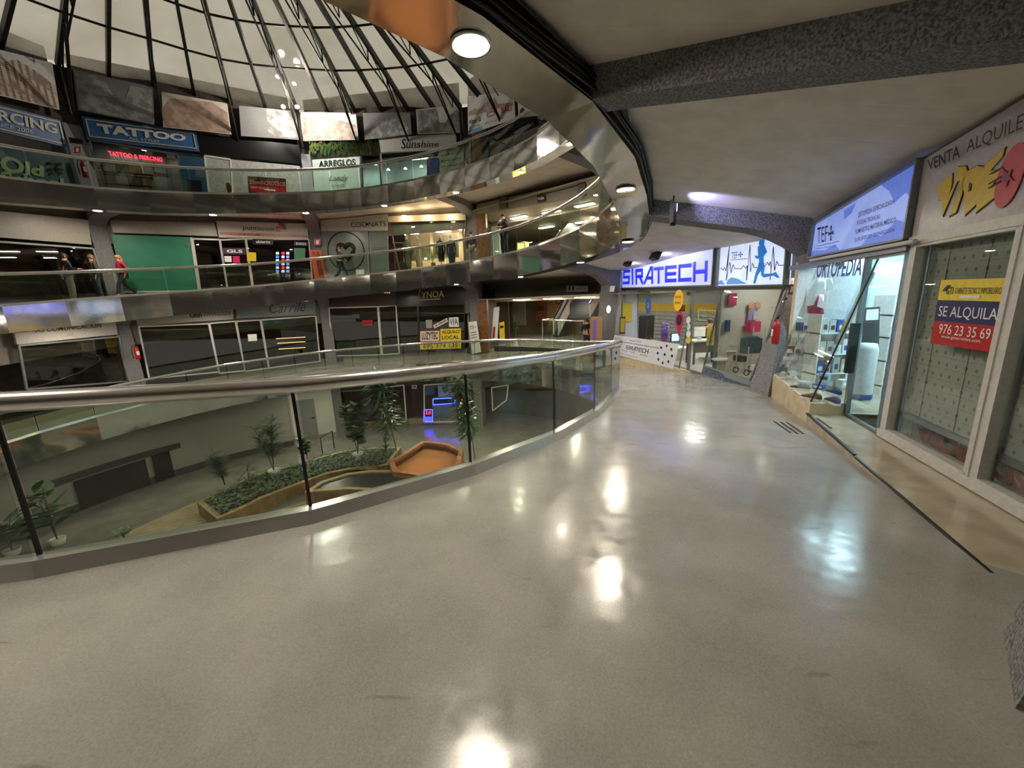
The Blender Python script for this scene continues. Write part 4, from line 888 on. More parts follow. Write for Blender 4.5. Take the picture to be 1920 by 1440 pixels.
# runner window goods
CRW = -.62
T, c, h = standing(1373, 550, 573, .38, mat('crimson_card', (150, 26, 74), .5), 'product_card', 'crimson card on the cream wall at the top of the runner window', 'poster', .04, .02, mat('crimson2', (176, 40, 90), .5), PV)
standing(1364, 600, 622, .24, BLU, 'product_card', 'small blue card pair low on the cream wall of the runner window', 'poster', .04, .02, DN, PV)
T, c, h = standing(1412, 568, 600, .42, mat('lilac_shirt', (150, 140, 180), .6), 'photo_poster', 'poster of two smiling older people in the runner window', 'poster', .05, .01, None, PV)
for s in (-.09, .1): MB().ball(c + Vector((s, s * .2, h * .35)) - ed * .02, .075, .02, .1).build('printed_face', mat('printed_skin', (200, 150, 120), .6), T)
adds(T, mat('lilac2', (190, 180, 200), .6), [c - ed * .03, c + Vector((.13, .02, 0)) - ed * .03, c + Vector((.13, .02, -h/2)) - ed * .03, c - Vector((0, 0, h/2)) - ed * .03], .004, 'printed_shirt')
standing(1411, 603, 622, .46, PINK, 'product_box', 'magenta carton under the portrait poster in the runner window', 'box', .14, .2, None, PV)
T, c, h = standing(1408, 634, 662, .62, mat('slate_fabric', (74, 96, 104), .8, noise=(60, 80, 90), scale=10), 'rollator_walker', 'wheeled walker with a slate grey shopping bag in the runner window', 'walker', -.55, .24)
MB().ball(c + Vector((0, 0, h / 2)), .21, .12, .06).build('bag_lid', mat('slate_dark', (50, 66, 74), .8), T)
wb = c.z - h / 2; wz = -.5
for s in (-1, 1):
    for o in (-.18, .2):
        p = c + ed * (.2 * s) + en * o; MB().tube([Vector((p.x, p.y, c.z + (h / 2 + .25 if o < 0 else .0))), Vector((p.x, p.y, wz + .08))], .014, 6).build('leg', ALU, T)
        MB().tube([Vector((p.x, p.y, wz + .07)) + ed * .06 * math.cos(a) * 0 + en * .07 * math.cos(a) + Vector((0, 0, .07 * math.sin(a))) for a in [2*math.pi*i/14 for i in range(14)]], .014, 6, True).build('wheel', BLK, T)
T = thing('shower_stool', PE_.at(1366, 690, -.4), 'white plastic bowl stool on thin legs in the runner window', 'stool'); c = PE_.at(1366, 650, -.5)
MB().lathe([(.1, -.08), (.16, .0), (.17, .02), (.12, .0)], c + Vector((0, 0, .05)), 16).lathe([(.2, -.12), (.2, -.09), (0, -.09)], c, 16).build('seat', WHT, T)
for s in (-1, 1):
    for o in (-1, 1): MB().tube([c + ed * .12 * s + en * .12 * o - Vector((0, 0, .1)), Vector((c.x, c.y, CRW)) + ed * .16 * s + en * .16 * o], .01, 6).build('leg', ALU, T)
c = T2.at(1350, 676, -.28); c.z = max(c.z, -.45)
T = thing('bath_seat', c, 'round white bath seat lying at the front of the runner window', 'bath seat'); MB().ball(c + Vector((0, 0, .03)), .2, .17, .07, 16).build('shell', WHT, T); MB().ball(c + Vector((0, 0, .07)), .14, .11, .04, 14).build('hollow', mat('pale_grey2', (176, 184, 186), .5), T)
T = thing('folding_stand', pe(1.4, CRW, -.9), 'thin metal stand pole in the runner window', 'stand'); MB().tube([pe(1.4, CRW, -.9), pe(1.4, 1.1, -.9)], .012, 6).build('pole', ALU, T); MB().tube([pe(1.6, 1.1, -.9), pe(1.2, 1.1, -.9)], .01, 6).build('crossbar', ALU, T); MB().lathe([(.14, 0), (.14, .02), (0, .03)], pe(1.4, CRW, -.9), 14).build('base', ALU, T)
for i, (px, py, m, w) in enumerate(((1341, 642, WHT, .16), (1387, 672, GREYD, .3), (1335, 700, mat('pale_cyan', (170, 200, 204), .5), .2), (1420, 690, WHT, .25))):
    p = PE_.at(px, py, -.35 - .1 * (i % 2)); p.z = max(p.z, CRW + .05); box_thing('product_box', ['small white carton beside the bowl stool', 'charcoal carton under the walker', 'pale cyan carton at the left corner of the runner window', 'white carton at the foot of the runner window by the pillar'][i], 'box', p, w, .15, .14, m, ez)
# white notice, lamp and box on the far grey pillar
t = 1.5; PQ = pl3(pol(t, RF(t) - .3, ZF(1, t)), pol(t, RF(t) - .3, ZF(1, t)) + Vector((-rdir(t).y, rdir(t).x, 0)), pol(t, RF(t) + .12, ZC(2, t, RF(t)) + .1), (CX, CY, 0))
q = PQ.q([(1144, 536), (1153, 536), (1151, 547), (1143, 547)], .01); tag(slab(q, .01).build('notice', WHT, base=centre(q)), 'little white notice at the top of the far grey pillar', 'notice')
T = thing('wall_lamp', PQ.at(1141, 580), 'small oval white lamp glowing on the far grey pillar', 'lamp'); c = PQ.at(1141, 580, .02); MB().ball(c, .07, .04, .14).build('diffuser', E('oval_lamp', (255, 250, 235), 5), T); MB().ball(c + rdir(t) * .02, .09, .03, .16).build('base', ALU, T)
# floodlights over the signs, spot under the ceiling
def flood(px, py, sc_, label, pl, off, aim, on=True):
    c = pl.at(px, py, off); T = thing('floodlight', c, label, 'lamp'); aim = Vector(aim).normalized(); x = aim.cross(Vector((0, 0, 1))).normalized(); y = x.cross(aim)
    M3 = Matrix((x, aim, y)).transposed()
    MB().box(c, .3 * sc_, .12 * sc_, .2 * sc_, up=M3).build('housing', BLK, T)
    MB().tube([c + x * .17 * sc_, c + x * .17 * sc_ + Vector((0, 0, .25 * sc_)), c - x * .17 * sc_ + Vector((0, 0, .25 * sc_)), c - x * .17 * sc_], .012 * sc_, 6).build('bracket', BLK, T)
    if on: MB().box(c + aim * .062 * sc_, .26 * sc_, .005, .16 * sc_, up=M3).build('lens', E('flood_lens', (225, 230, 255), 22), T)
    return T
for i, (px, py) in enumerate(((1139, 505), (1178, 492), (1229, 479))): flood(px, py, 1.25, ['leftmost', 'middle', 'rightmost'][i] + ' of the three black floodlights above the SIRATECH fascia', PE_, .75, -en * .8 - Vector((0, 0, .45)))
c = atz(1262, 399, 2.78); T = thing('spot_projector', c, 'black projector hanging from the ceiling over the walkway, throwing bluish light', 'lamp')
PC = Vector((c.x, c.y, c.z)); MB().box(PC, .09, .07, .30, .6).prism([PC + Vector((x, y, -.15)) for x, y in ((-.04, -.03), (.04, -.03), (.04, .03), (-.04, .03))], (0, 0, -.05)).build('housing', BLK, T)
MB().tube([PC + Vector((0, 0, .15)), PC + Vector((0, 0, .26))], .012, 6).build('stem', BLK, T)
aim = Vector((.95, .2, .16)).normalized(); MB().box(PC + Vector((.05, .02, .08)), .006, .06, .12, .3).build('lens', E('blue_lens', (170, 170, 255), 4), T)
ld = bpy.data.lights.new('projector_beam', 'SPOT'); ld.energy = 34; ld.color = (.5, .5, 1); ld.spot_size = 1.3; ld.spot_blend = .8; ld.shadow_soft_size = .04
lo = bpy.data.objects.new('projector_beam', ld); COL.objects.link(lo); lo.parent = T; lo.location = (.07, .03, .08); lo.rotation_euler = aim.to_track_quat('-Z', 'Y').to_euler()
MB().tube([PC + Vector((0, 0, .2)), PC + Vector((-.2, .05, .12)), PE(.75, ZBT(2, .75) + .25, .55)], .006, 5).build('cable', BLK, T)
# kiosk column behind the far pillar (wooden photo booth side)
# ================================================================ shopfronts across the atrium
TP5, TP4, TP3 = 3.65, 2.96, 2.26
def bayp(t0, t1, R=11.9): a, b = pol(t0, R, 0), pol(t1, R, 0); return vpl((a.x, a.y), (b.x, b.y))
BA, BB, BC, BD = bayp(4.35, TP5), bayp(TP5, TP4), bayp(TP4, TP3), bayp(TP3, 1.53, 11.7)
def hdr(k, t0, t1, z0, z1, m, R=12.02, nm='wall_header'):
    """wall band between two pillars, heights above the storey floor"""
    a, b = pol(t0 - .02, R, ZF(k, t0)), pol(t1 + .02, R, ZF(k, t1)); V = Vector((0, 0, 1))
    r = rdir((t0 + t1) / 2) * .08
    return struct(MB().prism([a + V * z0, b + V * z0, b + V * z1, a + V * z1], r), nm, m)
for k in (1, 2):
    for a, b in ((4.35, TP5), (TP5, TP4), (TP4, TP3)):
        hdr(k, a, b, 2.2, 3.9, WALLG); hdr(k, a, b, -.1, .25, mat('stone_plinth', (150, 140, 122), .5), R=11.96, nm='wall_plinth')
for a, b in ((4.35, TP5), (TP5, TP4), (TP4, TP3), (TP3, 1.53)):
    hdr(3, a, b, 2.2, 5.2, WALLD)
for t0, t1 in ((1.53, 0.745), (.745, .262), (.262, -.43)): hdr(2, t0, t1, -.1, 3.9, WALLG); hdr(3, t0, t1, -.1, 3.9, WALLG)
struct(strip(frange(-1.62, 1.53, 30), lambda t: pol(t, RD + .02, ZF(3, t)), lambda t: pol(t, RD + .02, ZD(t)), MB(), False), 'wall_upper', WALLG)
struct(strip(frange(1.5, 4.66, 40), lambda t: pol(t, 12.3, ZF(3, t) + 2.3), lambda t: pol(t, 12.3, ZD(t) + .25), MB(), False), 'wall_upper', WALLG)
struct(strip(frange(4.66 - 6.2, 4.7, 90), lambda t: pol(t, RD - .1, ZD(t) - .05), lambda t: pol(t, 12.35, ZD(t) + .2), MB(), False), 'trim_9', DARKM)
for k_ in (1, 2): struct(strip(frange(1.45, 2.34, 10), lambda t: pol(t, 14.7, ZF(k_, 1.9) + 2.6), lambda t: pol(t, 14.7, ZF(k_, t) + 4.6), MB(), False), 'wall_upper', mat('passage_header', (150, 140, 122), .6))
# window lights of a bay: pane + frame from picture-measured corners on the bay plane
def win(P, pts, g=GLD, f=ALU, off=.0, w=.06, sides='TRBL'): return shopwin('window_5', P.q(pts, off), g, f, w, .06, sides=sides)
def far_sign(label, P, pts, m, off=.06, th=.1, fr=None, name='shop_sign', cat='sign'): 
    q = P.q(pts, off); return sign(name, label, cat, q, m, th, fr), q
def tx(st, P, pts, m, R, off=.075, **kw): return text(st, P.q(pts, off), m, R, **kw)
Z1 = lambda pts: [(x / 4, y / 4) for x, y in pts]                   # crop 1 of my measuring notes
Z2 = lambda pts: [(400 + x / 4, y / 4) for x, y in pts]
Z3 = lambda pts: [(800 + x / 4, y / 4) for x, y in pts]
Z4 = lambda pts: [(x / 4, 340 + y / 4) for x, y in pts]
Z5 = lambda pts: [(400 + x / 4, 340 + y / 4) for x, y in pts]
Z6 = lambda pts: [(800 + x / 4, 340 + y / 4) for x, y in pts]
def room(k, t0, t1, m, depth=13.6, lights=None, lab=None, lm=None):
    """back wall, side walls of one shop"""
    zf = ZF(k, (t0 + t1) / 2); o = struct(strip(frange(t1 + .03, t0 - .03, 6), lambda t: pol(t, depth, ZF(k, t)), lambda t: pol(t, depth, ZF(k, t) + 3.1), MB(), False), 'wall_shop_back', m)
    for i, (t, R) in enumerate(lights or []):
        c = pol(t, R, ZF(k, t) + 2.5); ceil_panel(c, .9, .4, math.atan2(rdir(t).y, rdir(t).x) + 1.57, lm, lab[i])
SBLUE = mat('sign_blue', (58, 112, 172), .45); GOLD = mat('gold_line', (222, 206, 150), .4); OFFW = mat('off_white', (226, 224, 214), .5)
# ---- top storey
R, q = far_sign('blue fascia with gold border reading PIERCING, at the left picture edge', BA, [(-110, 168), (113, 226), (125, 276), (-105, 222)], SBLUE)
tx('PIERCING', BA, [(-62, 190), (105, 232), (108, 252), (-58, 212)], OFFW, R, bold=.03); tx('SINCE 2006', BA, [(-20, 226), (62, 244), (62, 251), (-20, 233)], OFFW, R)
bq_ = sub(q, .02, .1, .98, .9); frame([p + qn(q) * .02 for p in bq_], .035, .02).build('gold_border', GOLD, R)
R, q = far_sign('dark teal mural reading Old School in pale green gothic letters', BA, [(-110, 252), (127, 292), (150, 366), (-100, 330)], TEAL, off=.03)
LG = mat('letter_green', (176, 204, 150), .5); tx('Old', BA, [(0, 288), (82, 312), (82, 332), (0, 322)], LG, R, bold=.04, off=.05); tx('School', BA, [(0, 320), (118, 334), (122, 354), (0, 346)], LG, R, bold=.04, off=.05)
mb = MB(); rr = random.Random(4)
for i in range(16):
    c = BA.at(88 + rr.uniform(0, 28), 318 + rr.uniform(-14, 12), .055); mb.ball(c, .14, .03, .04, 6, Matrix.Rotation(rr.uniform(0, 3), 3, 'X'))
mb.build('leaf_ornament', mat('ornament_ochre', (140, 130, 70), .5), R)
R, q = far_sign('blue fascia with gold border reading TATTOO ALL STYLES', BB, Z1([(610, 868), (1470, 990), (1498, 1136), (650, 1042)]), SBLUE)
tx('TATTOO', BB, Z1([(722, 925), (1395, 1010), (1392, 1062), (748, 1000)]), OFFW, R, bold=.05); tx('ALL STYLES', BB, Z1([(965, 1028), (1195, 1052), (1195, 1070), (965, 1046)]), OFFW, R)
frame([p + qn(q) * .02 for p in sub(q, .03, .13, .97, .87)], .035, .02).build('gold_border', GOLD, R)
NEON = E('red_neon', (255, 30, 50), 3.2)
T = thing('neon_sign', BB.at(252, 292, .1), 'red neon words TATTOO & PIERCING glowing under the blue fascia', 'sign'); text('TATTOO & PIERCING', BB.q([(202, 283), (304, 296), (304, 303), (205, 291)], .09), NEON, T, name='neon_letters')
for p in ((202, 283), (304, 296)): MB().bar(BB.at(*p, .09), BB.at(p[0], p[1] - 6, .09), .015, .015).build('hanger', BLK, T)
room(3, TP5, TP4 + .32, mat('studio_dark', (46, 44, 42), .5), lights=[(3.5, 12.7), (3.35, 12.7)], lab=['left white light panel inside the tattoo studio', 'right white light panel inside the tattoo studio'], lm=E('studio_white', (255, 250, 240), 24))
win(BB, [(168, 262), (334, 290), (342, 366), (182, 352)], GLD, ALUG)
for i in range(9):   # rows of drawings on the studio back wall
    P9 = Pl(BB.o - BB.n * 1.25, BB.n); x = 205 + (i % 5) * 24; y = 314 + (i // 5) * 22 + (i % 5) * 2
    c = P9.at(x, y); T = thing('wall_drawing', c, ['first', 'second', 'third', 'fourth', 'fifth'][i % 5] + ' framed drawing from the left, ' + ['upper', 'lower'][i // 5] + ' row inside the tattoo studio', 'drawing', 'framed drawings inside the tattoo studio')
    MB().box(c, .5, .03, .42, math.atan2(BB.n.x, -BB.n.y)).build('frame', BLK, T); MB().box(c + BB.n * .02, .38, .01, .3, math.atan2(BB.n.x, -BB.n.y)).build('sheet', [WHT, SIGNG, mat('skin_print', (190, 160, 120), .5)][i % 3], T)
R, q = far_sign('narrow blue painted panel at the right end of the tattoo studio', BB, [(334, 290), (381, 296), (389, 368), (343, 366)], mat('blue_panel', (34, 84, 118), .5), off=.02, th=.05, name='wall_panel', cat='panel'); adds(R, BLK, sub(q, .25, .6, .8, .98), .01, 'dark_print', .012)
R, q = far_sign('long glossy black fascia between the TATTOO sign and the white pillar', BB, [(371, 250), (561, 272), (566, 308), (374, 287)], mat('black_fascia', (12, 12, 12), .3), th=.12)
WP = mat('wallpaper_grey', (186, 186, 180), .7, noise=(164, 164, 160), scale=9)
R, q = far_sign('grey patterned paper filling the window beside the tattoo studio', BB, [(384, 292), (432, 299), (438, 372), (393, 368)], WP, off=.0, th=.02, name='window_paper', cat='paper'); frame(q, .07, .05).build('frame', WHT, R)
c = BB.at(428, 352, .03); MB().ball(c, .16, .02, .22).build('brown_figure', mat('figure_brown', (120, 92, 70), .6), R)
R, q = far_sign('light patterned paper wall behind the 20conNOSOTROS poster', BB, [(432, 299), (562, 311), (571, 372), (438, 373)], WP, off=.0, th=.02, name='window_paper', cat='paper')
R, q = far_sign('orange, black and red poster reading 20conNOSOTROS', BB, [(465, 330), (536, 335), (537, 367), (467, 361)], BLK, off=.03, th=.015, name='poster', cat='poster')
text('20conNOSOTROS', sub(q, .02, .2, .98, .48), ORG_, R, bold=.03); adds(R, REDP, sub(q, .02, .55, .98, .95), .01, 'red_band', .012); adds(R, WHT, sub(q, .4, .7, .7, .78), .01, 'white_strip', .016)
text('LIGA+ Zaragoza', sub(q, .06, .62, .5, .74), WHT, R, depth=.03)
# hanging greenery above ARREGLOS
T = thing('hanging_plants', BC.at(640, 280, .2), 'curtain of trailing green and ochre plants above the ARREGLOS window', 'plants')
adds(T, mat('dark_green_board', (22, 34, 22), .8), BC.q([(578, 264), (710, 260), (713, 288), (584, 297)], .05), .05, 'backboard')
mb = MB(); m2 = MB(); rr = random.Random(9)
for i in range(420):
    x = rr.uniform(579, 711); y = rr.uniform(263, 283); c = BC.at(x, y, rr.uniform(.08, .2)); L = rr.uniform(.08, .28)
    (mb if rr.random() < .6 else m2).prism([c, c + Vector((.03, .03, -L * .5)), c + Vector((.0, .0, -L)), c + Vector((-.03, -.03, -L * .5))], BC.n * .006)
mb.build('green_leaves', mat('leaf_green', (70, 110, 58), .6), T); m2.build('ochre_leaves', mat('leaf_ochre', (128, 122, 66), .6), T)
FRST = mat('frosted_pane', (206, 228, 218), .4)
R, q = far_sign('frosted shop window reading ARREGLOS with a script name below', BC, [(584, 296), (675, 291), (678, 366), (590, 372)], FRST, off=.0, th=.03, name='shop_window', cat='window'); frame(q, .05, .05).build('frame', ALUG, R)
tx('ARREGLOS', BC, Z2([(790, 1206), (1064, 1190), (1064, 1240), (792, 1256)]), BLK, R, off=.02, bold=.02); tx('Landy', BC, Z2([(865, 1318), (1015, 1310), (1015, 1370), (865, 1370)]), mat('script_grey', (90, 110, 100), .5), R, off=.02, shear=.4); tx('cruces', BC, Z2([(885, 1386), (985, 1380), (985, 1398), (885, 1400)]), mat('script_grey', (90, 110, 100), .5), R, off=.02, shear=.4)
win(BC, [(678, 291), (711, 290), (716, 362), (681, 366)], GLC, BLK)
room(3, TP4, TP3, mat('interior_pale', (190, 200, 198), .6), lights=[(2.72, 12.7), (2.5, 12.7), (2.36, 12.7)], lab=['white light panel inside the ARREGLOS shop', 'left white light panel inside the Sunshine shop', 'right white light panel inside the Sunshine shop'], lm=E('interior_cool', (240, 255, 250), 8))
R, q = far_sign('white fascia with the handwritten word Sunshine', BC, Z2([(1238, 1036), (1820, 998), (1824, 1106), (1256, 1142)]), mat('fascia_plain', (196, 192, 186), .5), off=.16, th=.14)
tx('Sunshine', BC, Z2([(1408, 1040), (1692, 1062), (1690, 1100), (1408, 1116)]), BLK, R, off=.17, shear=.15)
win(BC, [(714, 287), (868, 276), (871, 330), (718, 360)], GLC, ALU)
R, q = far_sign('violet-blue sheet on the Sunshine shop window', BC, Z2([(1603, 1190), (1692, 1188), (1694, 1340), (1606, 1345)]), mat('violet_sheet', (104, 112, 180), .5), off=.02, th=.01, name='poster', cat='poster'); frame(q, .03, .02).build('border', DN, R)
R, q = far_sign('pale notice with lines of handwriting on the Sunshine shop window', BC, Z2([(1690, 1135), (1880, 1105), (1880, 1305), (1695, 1340)]), mat('pale_notice', (206, 218, 192), .6), off=.02, th=.01, name='poster', cat='poster')
for i, s in enumerate(('La vida es bella', 'te invita a sonreir', 'da un giro', 'con Sunshine')): text(s, sub(q, .08, .1 + i * .22, .9, .2 + i * .22), BLK, R, shear=.2)
for i, (x, y) in enumerate(((738, 287), (770, 283), (800, 280), (728, 318), (760, 316), (790, 312))):
    c = Pl(BC.o - BC.n * .9, BC.n).at(x, y); T = thing('pendant_lamp', c, ['leftmost upper', 'middle upper', 'rightmost upper', 'leftmost lower', 'middle lower', 'rightmost lower'][i] + ' small white pendant inside the Sunshine shop', 'lamp', 'small pendants inside the Sunshine shop'); MB().lathe([(.02, .06), (.09, -.02), (0, -.04)], c, 12).build('shade', E('small_pendant', (255, 248, 235), 6), T); MB().tube([c + Vector((0, 0, .05)), c + Vector((0, 0, .4))], .006, 5).build('cord', BLK, T)
# ---- middle storey
R, q = far_sign('blank warm grey fascia of the dark shop at the left edge, middle storey', BA, [(-110, 385), (165, 412), (172, 459), (-100, 437)], SIGNG)
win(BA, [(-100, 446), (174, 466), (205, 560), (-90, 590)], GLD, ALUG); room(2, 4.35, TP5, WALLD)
R, q = far_sign('blank warm grey fascia above the green window poster', BB, [(206, 413), (402, 418), (408, 443), (212, 436)], SIGNG)
R, q = far_sign('large plain green poster filling a shop window', BB, Z4([(835, 398), (1432, 420), (1492, 822), (930, 830)]), GRN, off=.02, th=.02, name='window_poster', cat='poster'); frame(q, .07, .05, sides='RB').build('frame', ALU, R)
disc(BB.at(352, 458, .035), BB.n, .1, seg=14).build('round_mark', mat('dull_mark', (70, 110, 90), .5), R)
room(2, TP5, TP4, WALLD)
win(BB, Z4([(1445, 432), (1645, 438), (1710, 830), (1505, 825)]), GLD, ALU); win(BB, Z5([(50, 440), (240, 432), (296, 822), (112, 835)]), GLD, ALU); win(BB, Z5([(245, 432), (715, 435), (745, 775), (300, 800)]), GLD, ALU)
R, q = far_sign('light grey fascia reading puntocom with a red dot and arcs', BB, Z5([(20, 298), (705, 318), (712, 432), (45, 420)]), mat('fascia_pale', (196, 190, 186), .5))
tx('puntocom', BB, Z5([(222, 335), (456, 348), (456, 382), (224, 374)]), BLK, R, bold=.03); disc(BB.at(400 + 488 / 4, 340 + 358 / 4, .075), BB.n, .13, seg=16).build('red_dot', REDP, R)
for i, rr_ in enumerate((.2, .28, .36)):
    c = BB.at(400 + 484 / 4, 340 + 352 / 4, .08); dx = Vector((-BB.n.y, BB.n.x, 0)); dx = dx if dx.dot(RGT) > 0 else -dx
    line3([c + dx * rr_ * math.cos(a) + Vector((0, 0, rr_ * math.sin(a))) for a in frange(-.1, 1.5, 8)], .018, R, REDP if i != 1 else BLK, 'arc')
adds(R, REDP, BB.q(Z5([(52, 382), (704, 404), (704, 420), (54, 400)]), .07), .01, 'red_stripe')
tx('REPARACION DE MOVILES Y ORDENADORES TELEFONIA E INTERNET', BB, Z5([(60, 386), (700, 408), (700, 417), (60, 396)]), WHT, R, off=.08)
T = thing('neon_tube', BB.at(530, 533, .1), 'straight red neon tube along the foot of the puntocom window', 'lamp'); MB().tube(BB.q(Z5([(306, 795), (520, 778), (745, 775)]), .08), .03, 8).build('tube', E('red_tube', (255, 30, 50), 8), T)
for i, (pts, m, st, lb) in enumerate(((Z5([(72, 500), (240, 500), (246, 550), (76, 546)]), mat('violet_sticker', (60, 30, 60), .5), 'GLS', 'dark violet sticker reading GLS on the puntocom door'), (Z5([(295, 432), (448, 434), (450, 476), (296, 474)]), BLK, 'abierto', 'black lit strip at the top left of the puntocom window'), (Z5([(606, 450), (708, 456), (708, 486), (606, 482)]), DN, 'DIGI', 'white on navy word DIGI on the puntocom window'),
        (Z5([(250, 530), (320, 535), (322, 600), (254, 598)]), YEL, '', 'yellow sticker beside the puntocom door'), (Z5([(82, 560), (135, 560), (138, 606), (86, 604)]), WHT, '', 'pale round-cornered sticker low on the puntocom door'), (Z5([(145, 560), (196, 560), (200, 612), (148, 612)]), PINK, '', 'pink leaflet on the puntocom door'), (Z5([(605, 500), (690, 500), (690, 590), (608, 588)]), mat('green_leaflet', (70, 130, 100), .5), '', 'green leaflet near the right end of the puntocom window'))):
    R, q = far_sign(lb, BB, pts, m, off=.05, th=.01, name='window_sticker', cat='sticker')
    if st: text(st, sub(q, .15, .25, .85, .75), WHT, R, bold=.03)
T = thing('led_display', BB.at(530, 490, -.3), 'glowing column of red, white and blue lights in the puntocom window', 'display')
for j, (x, m) in enumerate(((470, 'led_blue'), (512, 'led_red'), (548, 'led_violet'))):
    mm = E(m, [(90, 130, 255), (255, 60, 80), (150, 140, 255)][j], 2.0)
    for i in range(6): adds(T, mm if (i + j) % 2 else E('led_white', (220, 230, 255), 1.6), BB.q(Z5([(x, 530 + i * 27), (x + 22, 530 + i * 27), (x + 22, 548 + i * 27), (x, 548 + i * 27)]), -.3), .03, 'lamp_block')
R, q = far_sign('orange roll-up poster standing against the grey pillar', BB, Z5([(722, 515), (805, 515), (862, 762), (768, 768)]), ORG_, off=.4, th=.03, name='rollup_banner', cat='banner'); mb = adds(R, mat('brown_print', (110, 60, 44), .5), sub(q, .4, .3, .8, .75), .01, 'dark_print', .012); text('PUB', sub(q, .2, .05, .8, .2), BLK, R, depth=.03)
# COCONATS
GG = mat('grey_green_pane', (112, 122, 116), .3, noise=(104, 114, 108), scale=2)
R, q = far_sign('off-white fascia reading COCONATS', BC, Z5([(800, 292), (1305, 245), (1308, 368), (808, 372)]), mat('fascia_cream', (186, 182, 172), .5)); tx('COC NATS', BC, Z5([(1030, 308), (1295, 300), (1295, 338), (1032, 346)]), BLK, R)
disc(BC.at(400 + 1152 / 4, 340 + 322 / 4, .08), BC.n, .07, seg=12).build('ring_letter', BLK, R)
R, q = far_sign('grey-green window with a thin ring and a thick black heart, beside COCONATS', BC, Z5([(810, 372), (1160, 360), (1168, 742), (830, 770)]), GG, off=.0, th=.03, name='shop_window', cat='window'); frame(q, .05, .05).build('frame', ALUG, R)
hc = BC.at(400 + 995 / 4, 340 + 525 / 4, .03); dx = Vector((-BC.n.y, BC.n.x, 0)); dx = dx if dx.dot(RGT) > 0 else -dx; V_ = Vector((0, 0, 1)); S_ = (BC.at(765, 470) - BC.at(740, 470)).length / 25 / 4
MB().tube([hc + dx * 136 * S_ * math.cos(a) + V_ * 138 * S_ * math.sin(a) for a in [2 * math.pi * i / 36 for i in range(36)]], .028, 6, True).build('thin_ring', BLK, R)
hp = [(16 * math.sin(a) ** 3, 13 * math.cos(a) - 5 * math.cos(2 * a) - 2 * math.cos(3 * a) - math.cos(4 * a)) for a in [2 * math.pi * i / 32 for i in range(32)]]
MB().tube([hc + dx * x * 3.9 * S_ + V_ * y * 4.2 * S_ for x, y in hp], .1, 6, True).build('thick_heart', BLK, R)
R, q = far_sign('grey-green door reading coconats beside the heart window', BC, Z5([(1172, 374), (1305, 370), (1316, 730), (1186, 738)]), GG, off=.0, th=.03, name='shop_door', cat='door'); frame(q, .05, .05).build('frame', ALUG, R); tx('COCONATS', BC, Z5([(1190, 498), (1300, 492), (1300, 508), (1190, 514)]), BLK, R, off=.02); adds(R, WHT, BC.q(Z5([(1068, 664), (1130, 660), (1132, 738), (1072, 740)]), .03), .01, 'pale_notice')
# boutique
q = BC.q(Z5([(1305, 262), (1890, 238), (1892, 290), (1310, 306)]), .1); R = sign('shop_sign', 'plain warm white lintel with three lamps over the clothes boutique', 'sign', q, mat('lintel_cream', (206, 194, 170), .5), .14)
for i, x in enumerate((1432, 1605, 1778)):
    c = BC.at(400 + x / 4, 340 + 268 / 4, .45); T = thing('lintel_lamp', c, ['left', 'middle', 'right'][i] + ' lamp of the three on the boutique lintel', 'lamp'); MB().ball(c, .14, .08, .09).build('bulb', E('warm_spot', (255, 226, 180), 22), T); MB().bar(c, BC.at(400 + x / 4, 340 + 262 / 4, .1), .03, .03).build('arm', ALU, T)
win(BC, Z5([(1322, 310), (1890, 288), (1888, 660), (1405, 700)]), GLC, mat('brown_frame', (110, 80, 60), .5))
BW = mat('boutique_wall', (206, 180, 150), .6); room(2, TP4 - .33, TP3, BW, 13.9)
LB = E('boutique_light', (255, 232, 204), 26)
for i, (t, R_) in enumerate(((2.56, 12.8), (2.42, 12.8), (2.32, 12.9))): ceil_panel(pol(t, R_, ZF(2, t) + 2.4), .8, .4, math.atan2(rdir(t).y, rdir(t).x) + 1.57, LB, ['left', 'middle', 'right'][i] + ' warm ceiling light inside the clothes boutique')
for i, pts in enumerate(([(1444, 398), (1625, 392), (1630, 590), (1450, 600)], [(1645, 392), (1840, 386), (1840, 570), (1648, 580)])): R, q = far_sign(['left', 'right'][i] + ' big pale photo panel on the boutique back wall', BC, Z5(pts), mat('pale_photo', (226, 214, 190), .5), off=-1.2, th=.03, name='wall_photo', cat='picture')
def garment(px, py0, py1, m, lab, P=BC, off=-.7, w=.42, m2=None):
    a = P.at(px, py0, off); b = P.at(px, py1, off); c = Vector((b.x, b.y, b.z)); h = a.z - b.z; T = thing('clothed_mannequin', c, lab, 'mannequin', None)
    MB().lathe([(.16 * w / .42, 0), (.19 * w / .42, h * .25), (.13 * w / .42, h * .55), (.2 * w / .42, h * .78), (.06, h * .84), (.05, h * .88)], c, 12).build('garment', m, T)
    MB().ball(c + V_ * (h * .93), .09, .1, .13).build('head', m2 or mat('mannequin_skin', (214, 190, 160), .5), T); MB().tube([c, c - V_ * .6], .02, 6).build('pole', ALU, T)
    dx = Vector((-P.n.y, P.n.x, 0))
    for s in (-1, 1): MB().tube([c + dx * .17 * s + V_ * h * .76, c + dx * .24 * s + V_ * h * .5, c + dx * .2 * s + V_ * h * .3 + P.n * .06], [.05, .04, .03], 6).build('sleeve', m, T)
